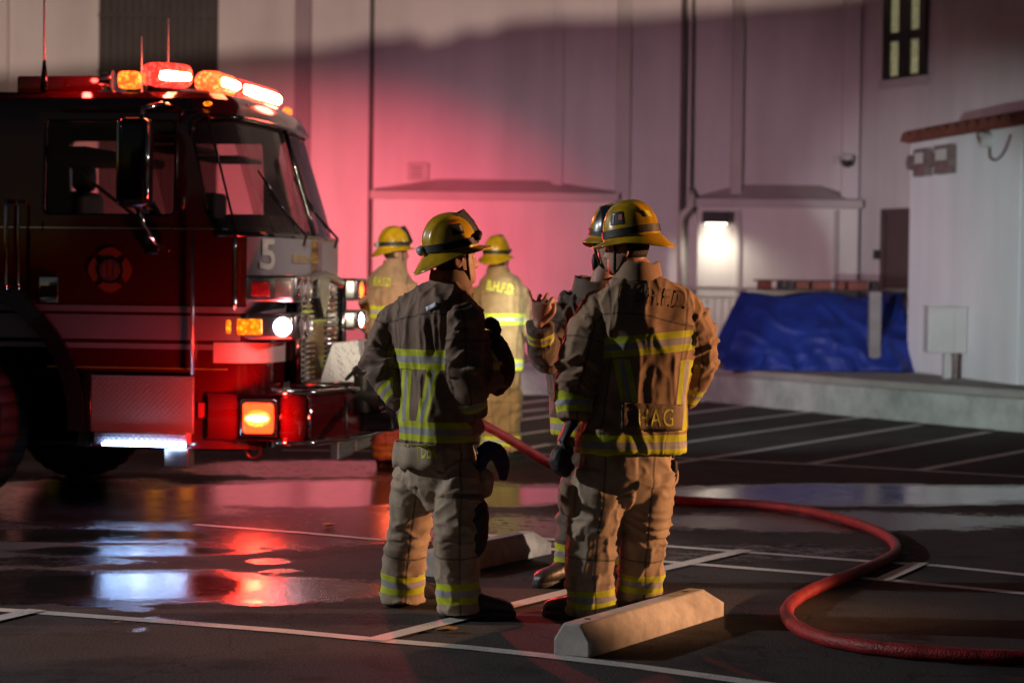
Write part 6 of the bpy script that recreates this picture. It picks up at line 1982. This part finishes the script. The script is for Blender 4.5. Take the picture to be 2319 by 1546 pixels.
    # ---- gloves
    for A in cfg['arms']:
        H = A.get('hand')
        if H and H.get('glove'):
            mb = MB(); w = q(*A['pts'][-1][:3]) - base
            hand(mb, w + Vector(H['dir']).normalized() * H.get('reach', 0.0), H['dir'], H['palm'], H['side'], H.get('curl', (.5,)*4), H.get('thumb', .5), H.get('sc', 1.1), 1.25, H.get('splay', .1))
            me, v, e = remesh(mb, .005); v = smooth_mesh(v, e, 2, .4); set_co(me, v); me.materials.clear(); me.materials.append(M['glove']); me.polygons.foreach_set('use_smooth', np.ones(len(me.polygons), dtype=bool))
            g = bpy.data.objects.new('glove', me); me.name = 'glove'; COL.objects.link(g); g.parent = root
    # ---- boots
    for k, (px, py, dx, dy) in enumerate(cfg['boots']):
        a = q(*cfg['legs'][k]['pts'][-1][:3]); f = Vector((dx, dy, 0)).normalized(); a = a + f * .012
        boot((a.x, a.y), (dx, dy), 'boot', root, base, h=.24)
    # ---- helmet
    hc = cfg['helmet']; HFh = frame_F(head_c, hy, hp_, hr, base)
    off = Vector(hc.get('off', (0, -.005, .035))); tp = R(hc.get('tilt', 0))
    Mt = Matrix.Rotation(tp, 3, 'X')
    FH = lambda p: HFh(off + Mt @ Vector(p))
    hm = helmet(FH, root, hc.get('mat', M['helmet']), hc.get('front', 'goggles'), hc.get('lamp', True), texts=hc.get('texts', ()), s=hc.get('s', 1.0), front_cover=hc.get('cover', False))
    # chin strap
    mb = MB()
    for s in (-1, 1):
        mb.tube([HFb((s*.095, .03, .04)), HFb((s*.082, .035, -.03)), HFb((s*.062, .045, -.09)), HFb((s*.02, .05, -.132)), HFb((0, .05, -.134))], .0075, 6)
    mb.build('chin_strap', M['black_strap'], root, smooth=True)
    return dict(root=root, base=base, jacket=jk, trousers=tr, helmet=hm, q=q, HF=HFb)

# ------------------------------------------------------------------ A: hand on hip, back to camera, looking right
def packA(m, q):
    # jacket front flaring out beyond the right arm
    m.loft([ering(q(1088, 890, -.02), .07, .07, R(40), 24), ering(q(1108, 868, -.02), .095, .10, R(40), 24), ering(q(1108, 820, -.02), .10, .11, R(40), 24), ering(q(1098, 790, -.02), .085, .10, R(40), 24), ering(q(1070, 750, -.02), .09, .10, R(40), 24)])
A = person(dict(
    Y=9.95, vox=.0075, foot=(980, 1398), seed=1, yaw=40, label='firefighter with one hand on hip, back to the camera, helmet turned right',
    torso=[(992, 1003, .185, .150), (992, 980, .182, .148), (987, 900, .168, .135), (985, 820, .182, .14), (982, 740, .205, .145), (985, 692, .20, .13), (995, 662, .150, .105), (1012, 640, .105, .09), (1022, 622, .08, .08)],
    hips=[(1000, 1130, .09, .10), (995, 1085, .165, .135), (992, 1040, .175, .14), (992, 985, .165, .13)],
    legs=[dict(pts=[(948, 1060, .07, .100), (934, 1130, .10, .104), (925, 1195, .14, .094), (914, 1290, .20, .096), (914, 1358, .22, .100)]),
          dict(pts=[(1036, 1060, -.06, .104), (1040, 1130, -.10, .106), (1036, 1195, -.12, .102), (1036, 1300, -.10, .095), (1038, 1385, -.10, .098)])],
    arms=[dict(pts=[(934, 708, .10, .074), (893, 735, .12, .082), (866, 800, .12, .078), (872, 850, .06, .072), (915, 908, .02, .058)], elbow=2,
               hand=dict(dir=(.8, .2, -.5), palm=(.3, .9, .1), side=1, curl=(.5,.5,.5,.5))),
          dict(pts=[(1036, 702, -.10, .080), (1050, 760, -.14, .088), (1050, 838, -.15, .086), (1062, 890, -.13, .078), (1072, 938, -.08, .060)], elbow=2,
               hand=dict(dir=(.25, .35, -.9), palm=(-.6, .7, .2), side=-1, curl=(.6,.6,.6,.6)))],
    extra=[packA],
    head=(1030, 587, .0), head_yaw=72, head_pitch=4, collar=(1020, 640, .105, .10),
    helmet=dict(front='goggles', lamp='rear', tilt=8, off=(0, -.012, .040), texts=(('#plate', 1.42, .37, .50, .22, M['black_rubber']), ('PARAMEDIC', 1.40, .56, .56, .09, M['red_letter']), ('#plate', 1.24, .375, .09, .12, M['grey_plastic']))),
    bands=[(812, .0295, 0), (973, .0295, -.02)], straps=[(985, 835, 957, 952, .018), (922, 835, 917, 952, .015)], sleeve_bands=[(.075, .021)],
    m_jacket=M['gear_a'], m_pants=M['gear_pants'], amp=.015, amp_l=.0095, leg_bands=[(.092, .0305)],
    boots=[(925, 1386, .85, .35), (1045, 1404, .95, .05)]))
# ------------------------------------------------------------------ B: broad back, tan coat, face turned left
B = person(dict(
    Y=9.8, vox=.0075, foot=(1400, 1400), seed=5, yaw=-14, label='broad firefighter in orange tan coat with HAG name patch, back to the camera',
    torso=[(1430, 1024, .250, .160), (1430, 990, .248, .160), (1447, 900, .205, .150), (1458, 820, .208, .150), (1465, 745, .226, .150), (1466, 695, .226, .14), (1464, 664, .205, .125), (1455, 636, .145, .105), (1447, 612, .09, .085)],
    hips=[(1415, 1140, .10, .10), (1412, 1095, .19, .145), (1418, 1045, .205, .15), (1420, 985, .20, .14)],
    legs=[dict(pts=[(1362, 1060, -.02, .130), (1356, 1130, -.02, .128), (1345, 1200, -.02, .116), (1337, 1290, -.02, .106), (1340, 1384, 0, .104)]),
          dict(pts=[(1470, 1060, .03, .122), (1464, 1130, .04, .118), (1458, 1200, .05, .110), (1452, 1270, .07, .104), (1448, 1352, .08, .100)])],
    arms=[dict(pts=[(1382, 696, .02, .090), (1338, 750, -.02, .104), (1315, 840, -.06, .094), (1300, 895, -.08, .084), (1300, 948, -.10, .070)], elbow=2,
               hand=dict(dir=(-.42, -.15, -.75), palm=(.9, .1, -.3), side=-1, curl=(.25,.3,.5,.6), thumb=.1, glove=True, sc=1.15, reach=.01, splay=.35)),
          dict(pts=[(1532, 692, .02, .084), (1566, 735, .03, .092), (1582, 805, .06, .078), (1574, 858, .10, .068), (1548, 905, .16, .058)], elbow=2, hand=dict(dir=(-.6, .6, -.5), palm=(-.6, -.7, 0), side=1))],
    head=(1420, 562, .0), head_yaw=-72, head_pitch=-4, collar=(1445, 622, .112, .105),
    helmet=dict(front='none', lamp=.0, tilt=-6, off=(0, -.022, .042), texts=(('#plate', -1.30, .37, .56, .26, M['black_rubber']), ('T', -1.18, .37, -.15, .20, M['white_letter']), ('#plate', -1.48, .37, .15, .11, M['pink_letter']), ('#plate', -2.65, .36, .36, .14, M['yellow_letter']))),
    bands=[(782, .0300, .10), (1003, .0310, 0)], straps=[(1404, 812, 1425, 925, .024), (1553, 812, 1536, 975, .020)], sleeve_bands=[(.065, .026)],
    m_jacket=M['gear_b'], m_pants=M['gear_pants'], amp=.012, amp_l=.010, leg_bands=[(.075, .026)],
    boots=[(1345, 1395, -.8, .55), (1452, 1372, -.4, .9)]))
# ------------------------------------------------------------------ C: facing the camera, raised hand
C_ = person(dict(
    Y=11.0, vox=.008, foot=(1350, 1310), seed=9, yaw=195, label='firefighter facing the camera with one bare hand raised, mostly hidden behind a colleague',
    torso=[(1345, 985, .215, .15), (1340, 900, .205, .15), (1330, 820, .205, .15), (1338, 740, .21, .15), (1345, 700, .205, .135), (1352, 672, .16, .11), (1360, 650, .10, .09), (1366, 632, .075, .075)],
    hips=[(1355, 1110, .09, .10), (1352, 1060, .17, .14), (1350, 1000, .18, .14), (1350, 950, .17, .13)],
    legs=[dict(pts=[(1318, 1040, 0, .108), (1312, 1110, 0, .106), (1308, 1170, -.02, .098), (1300, 1240, -.02, .092), (1298, 1295, -.02, .092)]),
          dict(pts=[(1395, 1040, 0, .108), (1400, 1110, 0, .106), (1402, 1170, -.02, .098), (1404, 1240, -.02, .092), (1404, 1295, -.02, .092)])],
    arms=[dict(pts=[(1300, 690, 0, .088), (1268, 745, -.08, .080), (1240, 795, -.16, .074), (1226, 775, -.26, .068), (1222, 735, -.34, .064)], elbow=2,
               hand=dict(dir=(.05, -.15, .95), palm=(.2, .95, .2), side=-1, curl=(.62, .5, .55, .0), thumb=.6, sc=1.15, splay=.45, ts=.55)),
          dict(pts=[(1395, 700, 0, .088), (1412, 770, .0, .080), (1416, 840, .0, .072), (1400, 890, -.05, .062), (1385, 925, -.1, .055)], elbow=2,
               hand=dict(dir=(-.3, -.1, -.9), palm=(-.9, 0, .3), side=-1, curl=(.5,.5,.5,.5)))],
    head=(1384, 556, .0), head_yaw=176, head_pitch=-3, collar=(1352, 650, .13, .12),
    helmet=dict(front='none', lamp=False, cover=True, tilt=-2, off=(0, -.008, .040), texts=(('BEVERLY', .25, .74, .9, .10, M['white_letter']),)),
    bands=[(810, .030, 0), (965, .030, 0)], sleeve_bands=[(.06, .021)],
    m_jacket=M['gear_c'], m_pants=M['gear_c'], amp=.017, amp_l=.012,
    boots=[(1302, 1308, -.75, -.65), (1405, 1308, .3, -.9)]))
# ------------------------------------------------------------------ D and E: the pair in the distance
D_ = person(dict(
    Y=17.5, foot=(885, 1060), seed=14, yaw=34, vox=.012, bvox=.009, label='distant firefighter close to the fire engine bumper, head turned right',
    torso=[(880, 838, .19, .15), (880, 800, .185, .15), (878, 740, .185, .145), (880, 680, .20, .145), (882, 640, .195, .13), (886, 618, .15, .105), (892, 602, .10, .085), (896, 590, .075, .075)],
    hips=[(882, 915, .09, .10), (880, 880, .17, .14), (880, 840, .175, .14), (880, 810, .17, .13)],
    legs=[dict(pts=[(862, 870, .0, .108), (862, 910, 0, .108), (868, 950, 0, .102), (872, 1000, 0, .102), (872, 1040, 0, .104)]),
          dict(pts=[(898, 870, .05, .108), (900, 910, .05, .108), (900, 950, .05, .102), (900, 1000, .05, .102), (900, 1040, .05, .104)])],
    arms=[dict(pts=[(846, 645, .10, .088), (838, 690, .10, .082), (842, 735, .1, .076), (860, 760, .25, .07), (880, 765, .35, .06)], elbow=2),
          dict(pts=[(918, 645, -.08, .088), (930, 685, -.08, .082), (934, 725, -.05, .076), (925, 750, .15, .07), (905, 760, .3, .06)], elbow=2)],
    head=(896, 572, .0), head_yaw=72, head_pitch=0, collar=(894, 606, .105, .10),
    helmet=dict(front='goggles', lamp='rear', tilt=2, off=(0, -.012, .040)),
    bands=[(706, .032, 0), (815, .032, 0)], sleeve_bands=[(.07, .022)],
    m_jacket=M['gear_b'], m_pants=M['gear_pants'], amp=.010, leg_bands=[(.075, .027)],
    boots=[(872, 1056, .6, .8), (902, 1053, .7, .7)]))
E_ = person(dict(
    Y=18.5, foot=(1130, 1035), seed=19, yaw=14, vox=.012, bvox=.009, label='distant firefighter in gold coat and trousers beyond the man with hand on hip',
    torso=[(1130, 840, .205, .15), (1132, 800, .20, .15), (1133, 745, .195, .145), (1134, 690, .21, .145), (1134, 655, .205, .13), (1133, 632, .16, .105), (1130, 618, .10, .085), (1128, 606, .075, .075)],
    hips=[(1130, 912, .09, .10), (1130, 878, .175, .14), (1130, 840, .18, .14), (1130, 810, .17, .13)],
    legs=[dict(pts=[(1110, 868, .0, .112), (1110, 905, 0, .11), (1113, 945, 0, .105), (1115, 985, 0, .102), (1115, 1020, 0, .104)]),
          dict(pts=[(1150, 868, .0, .112), (1152, 905, 0, .11), (1152, 945, 0, .105), (1152, 985, 0, .102), (1152, 1020, 0, .104)])],
    arms=[dict(pts=[(1092, 655, .02, .088), (1082, 700, .02, .082), (1080, 745, .05, .076), (1092, 770, .2, .07), (1112, 778, .32, .06)], elbow=2),
          dict(pts=[(1174, 655, .02, .088), (1180, 700, .02, .082), (1178, 748, .05, .076), (1164, 778, .15, .07), (1144, 790, .28, .06)], elbow=2)],
    head=(1126, 588, .0), head_yaw=20, head_pitch=0, collar=(1128, 620, .105, .10),
    helmet=dict(front='goggles', lamp=False, tilt=2, off=(0, -.012, .038)),
    bands=[(722, .031, 0), (824, .031, 0)], sleeve_bands=[(.07, .022)],
    m_jacket=M['gear_e'], m_pants=M['gear_e'], amp=.010, leg_bands=[(.085, .027)],
    boots=[(1115, 1034, .3, .95), (1153, 1034, .5, .85)]))

# ------------------------------------------------------------------ lettering and small gear
b = B['base']; j = B['jacket']
drape_text(j, b, 'B.H.F.D.', P(1500, 672, 9.7), .235, .078, M['dark_letter'], 'back_lettering', (0, 1, -.02), 0.0, spacing=1.05, rot=R(-6))
pt = drape_patch(j, b, P(1475, 942, 9.7), .275, .115, M['patch'], 'name_patch', (0, 1, 0), rot=R(-2))
drape_text(j, b, 'HAG', P(1484, 944, 9.7), .155, .078, M['yellow_letter'], 'name_lettering', (0, 1, 0), 0.0, offset=.0115, spacing=1.15)
drape_text(B['trousers'], b, '', P(0, 0, 9), .1, .1, M['yellow_letter'], 'x', (0, 1, 0)) if False else None
b = A['base']; j = A['jacket']
# coat tail panel with the name
pa = A['q']
mb = MB(); rr = []
for (py, g) in ((1000, 1.02), (1020, 1.06), (1040, 1.08), (1056, 1.06)):
    c = pa(985, py) - b
    lat = Vector((math.cos(R(40)), -math.sin(R(40)), 0)); fac = Vector((math.sin(R(40)), math.cos(R(40)), 0)); ring = []
    for k, t in enumerate(np.linspace(R(150), R(318), 34)):
        ring.append(c + lat * (.190*g*math.cos(t)) + fac * (.155*g*math.sin(t)) + Vector((0, 0, .006*math.sin(k*1.1) * (py > 1050))) + fac * (-.006*math.sin(k*.9)))
    rr.append(ring)
mb.loft(rr, close=False, cap=False); tail = mb.build('coat_tail', M['gear_pants'], A['root'], smooth=True)
at = tail.data.attributes.new('band', 'FLOAT', 'POINT'); at.data.foreach_set('value', np.full(len(tail.data.vertices), 4.0)); at = tail.data.attributes.new('seam', 'FLOAT', 'POINT'); at.data.foreach_set('value', np.full(len(tail.data.vertices), .05))
drape_text(tail, b, 'YDER', P(942, 1026, 9.6), .105, .074, M['yellow_letter'], 'name_lettering', (0.2, 1, 0), 0.02, offset=.006)
md = tail.modifiers.new('t', 'SOLIDIFY'); md.thickness = .005; md.offset = 1
for (per, cx, cy, Y_, w, h, rot, dr) in ((D_, 858, 638, 17.2, .155, .07, R(-4), (.1, 1, 0)), (E_, 1134, 651, 18.2, .24, .085, R(-10), (0, 1, 0))):
    drape_text(per['jacket'], per['base'], 'B.H.F.D.', P(cx, cy, Y_), w, h, M['yellow_letter'], 'back_lettering', dr, 0.03, offset=.008, rot=rot)
# shoulder tabs
drape_patch(A['jacket'], A['base'], P(975, 643, 9.6), .05, .022, M['white_cloth'], 'collar_tab', (0, .9, -.5), nx=6, ny=4, rot=R(12))
# A: knee pad and blue cloth at the hip, radio on the chest
def blob_mesh(mb, name, m, parent, vox=.006, seed=1, amp=.008, base=None):
    me, v, e = remesh(mb, vox); v = smooth_mesh(v, e, 3, .5); set_co(me, v); n_ = normals(me)
    v = v + n_ * (amp * (ridge(v * 22, seed) ** 2 - .4))[:, None]; set_co(me, v - (np.array(base) if base is not None else 0))
    me.materials.clear(); me.materials.append(m); me.polygons.foreach_set('use_smooth', np.ones(len(me.polygons), dtype=bool)); me.name = name
    for an, av in (('band', 4.0), ('seam', .05)):
        at = me.attributes.new(an, 'FLOAT', 'POINT'); at.data.foreach_set('value', np.full(len(me.vertices), av))
    o = bpy.data.objects.new(name, me); COL.objects.link(o); o.parent = parent; return o
q = A['q']
mb = MB(); tube_pts(mb, [q(1074, 1122, -.12), q(1074, 1150, -.125), q(1072, 1190, -.13), q(1070, 1235, -.12), q(1068, 1262, -.115)], [.030, .062, .066, .060, .028]); blob_mesh(mb, 'knee_pad', M['black_rubber'], A['root'], base=A['base'], seed=2)
mb = MB(); tube_pts(mb, [q(1083, 1022, -.10), q(1105, 1014, -.10), q(1128, 1028, -.08), q(1140, 1060, -.06), q(1140, 1085, -.05)], [.012, .032, .036, .03, .018]); tube_pts(mb, [q(1105, 1020, -.1), q(1092, 1045, -.12), q(1085, 1066, -.13)], [.03, .028, .014])
blob_mesh(mb, 'hip_gloves', M['blue_cloth'], A['root'], base=A['base'], seed=3)
mb = MB(); tube_pts(mb, [q(1100, 740, -.05), q(1112, 730, -.06), q(1124, 745, -.06), q(1118, 775, -.05), q(1104, 790, -.04)], [.022, .026, .022, .028, .02])
blob_mesh(mb, 'radio_mic', M['black_rubber'], A['root'], base=A['base'], seed=4, amp=.006)
mb = MB(); tube_pts(mb, [q(1108, 770, -.04), q(1118, 810, -.02), q(1120, 850, -.02), q(1105, 885, -.02)], [.06, .085, .088, .055])
blob_mesh(mb, 'mask_bag', M['glove'], A['root'], base=A['base'], seed=5)
mb = MB(); tube_pts(mb, [q(1085, 1070, -.1), q(1100, 1080, -.1), q(1096, 1110, -.1), q(1084, 1120, -.1)], [.02, .034, .034, .018]); o = blob_mesh(mb, 'thigh_pocket', M['gear_pants'], A['root'], base=A['base'], seed=6)
# B: spare glove held below the hand, radio on the far hip
q = B['q']
mb = MB(); tube_pts(mb, [q(1284, 990, -.12), q(1282, 1010, -.12)], [.034, .040]); o = blob_mesh(mb, 'glove_cuff', M['gear_b'], B['root'], base=B['base'], seed=7, amp=.004)
mb = MB(); tube_pts(mb, [q(1292, 1012, -.12), q(1272, 1032, -.12), q(1272, 1052, -.12), q(1292, 1068, -.11)], [.030, .046, .046, .028]); tube_pts(mb, [q(1280, 1030, -.12), q(1255, 1046, -.12)], [.02, .014])
o = blob_mesh(mb, 'spare_glove', M['glove'], B['root'], base=B['base'], seed=8)
mb = MB(); mb.bbox(q(1518, 1078, 0) - B['base'] - Vector((.02, .03, 0)), q(1532, 1040, 0) - B['base'] + Vector((.0, .03, 0)), .008); mb.build('hip_radio', M['black_rubber'], B['root'], smooth=True, autos=50)
mb = MB(); mb.tube([q(1526, 1040) - B['base'], q(1534, 1050) - B['base'], q(1532, 1080) - B['base'], q(1520, 1110) - B['base']], .004, 6); mb.ellipsoid(q(1523, 1032) - B['base'], (.01, .01, .01)); mb.build('radio_cable', M['black_strap'], B['root'], smooth=True)
mb = MB(); tube_pts(mb, [q(1288, 1095, -.08), q(1286, 1130, -.08), q(1288, 1165, -.07)], [.03, .036, .028]); o = blob_mesh(mb, 'thigh_pocket', M['gear_b'], B['root'], base=B['base'], seed=9)
# C: ear flap
mb = MB(); mb.ellipsoid(C_['HF']((.082, .0, -.085)), (.016, .03, .045)); mb.build('ear_flap', M['black_strap'], C_['root'], smooth=True)
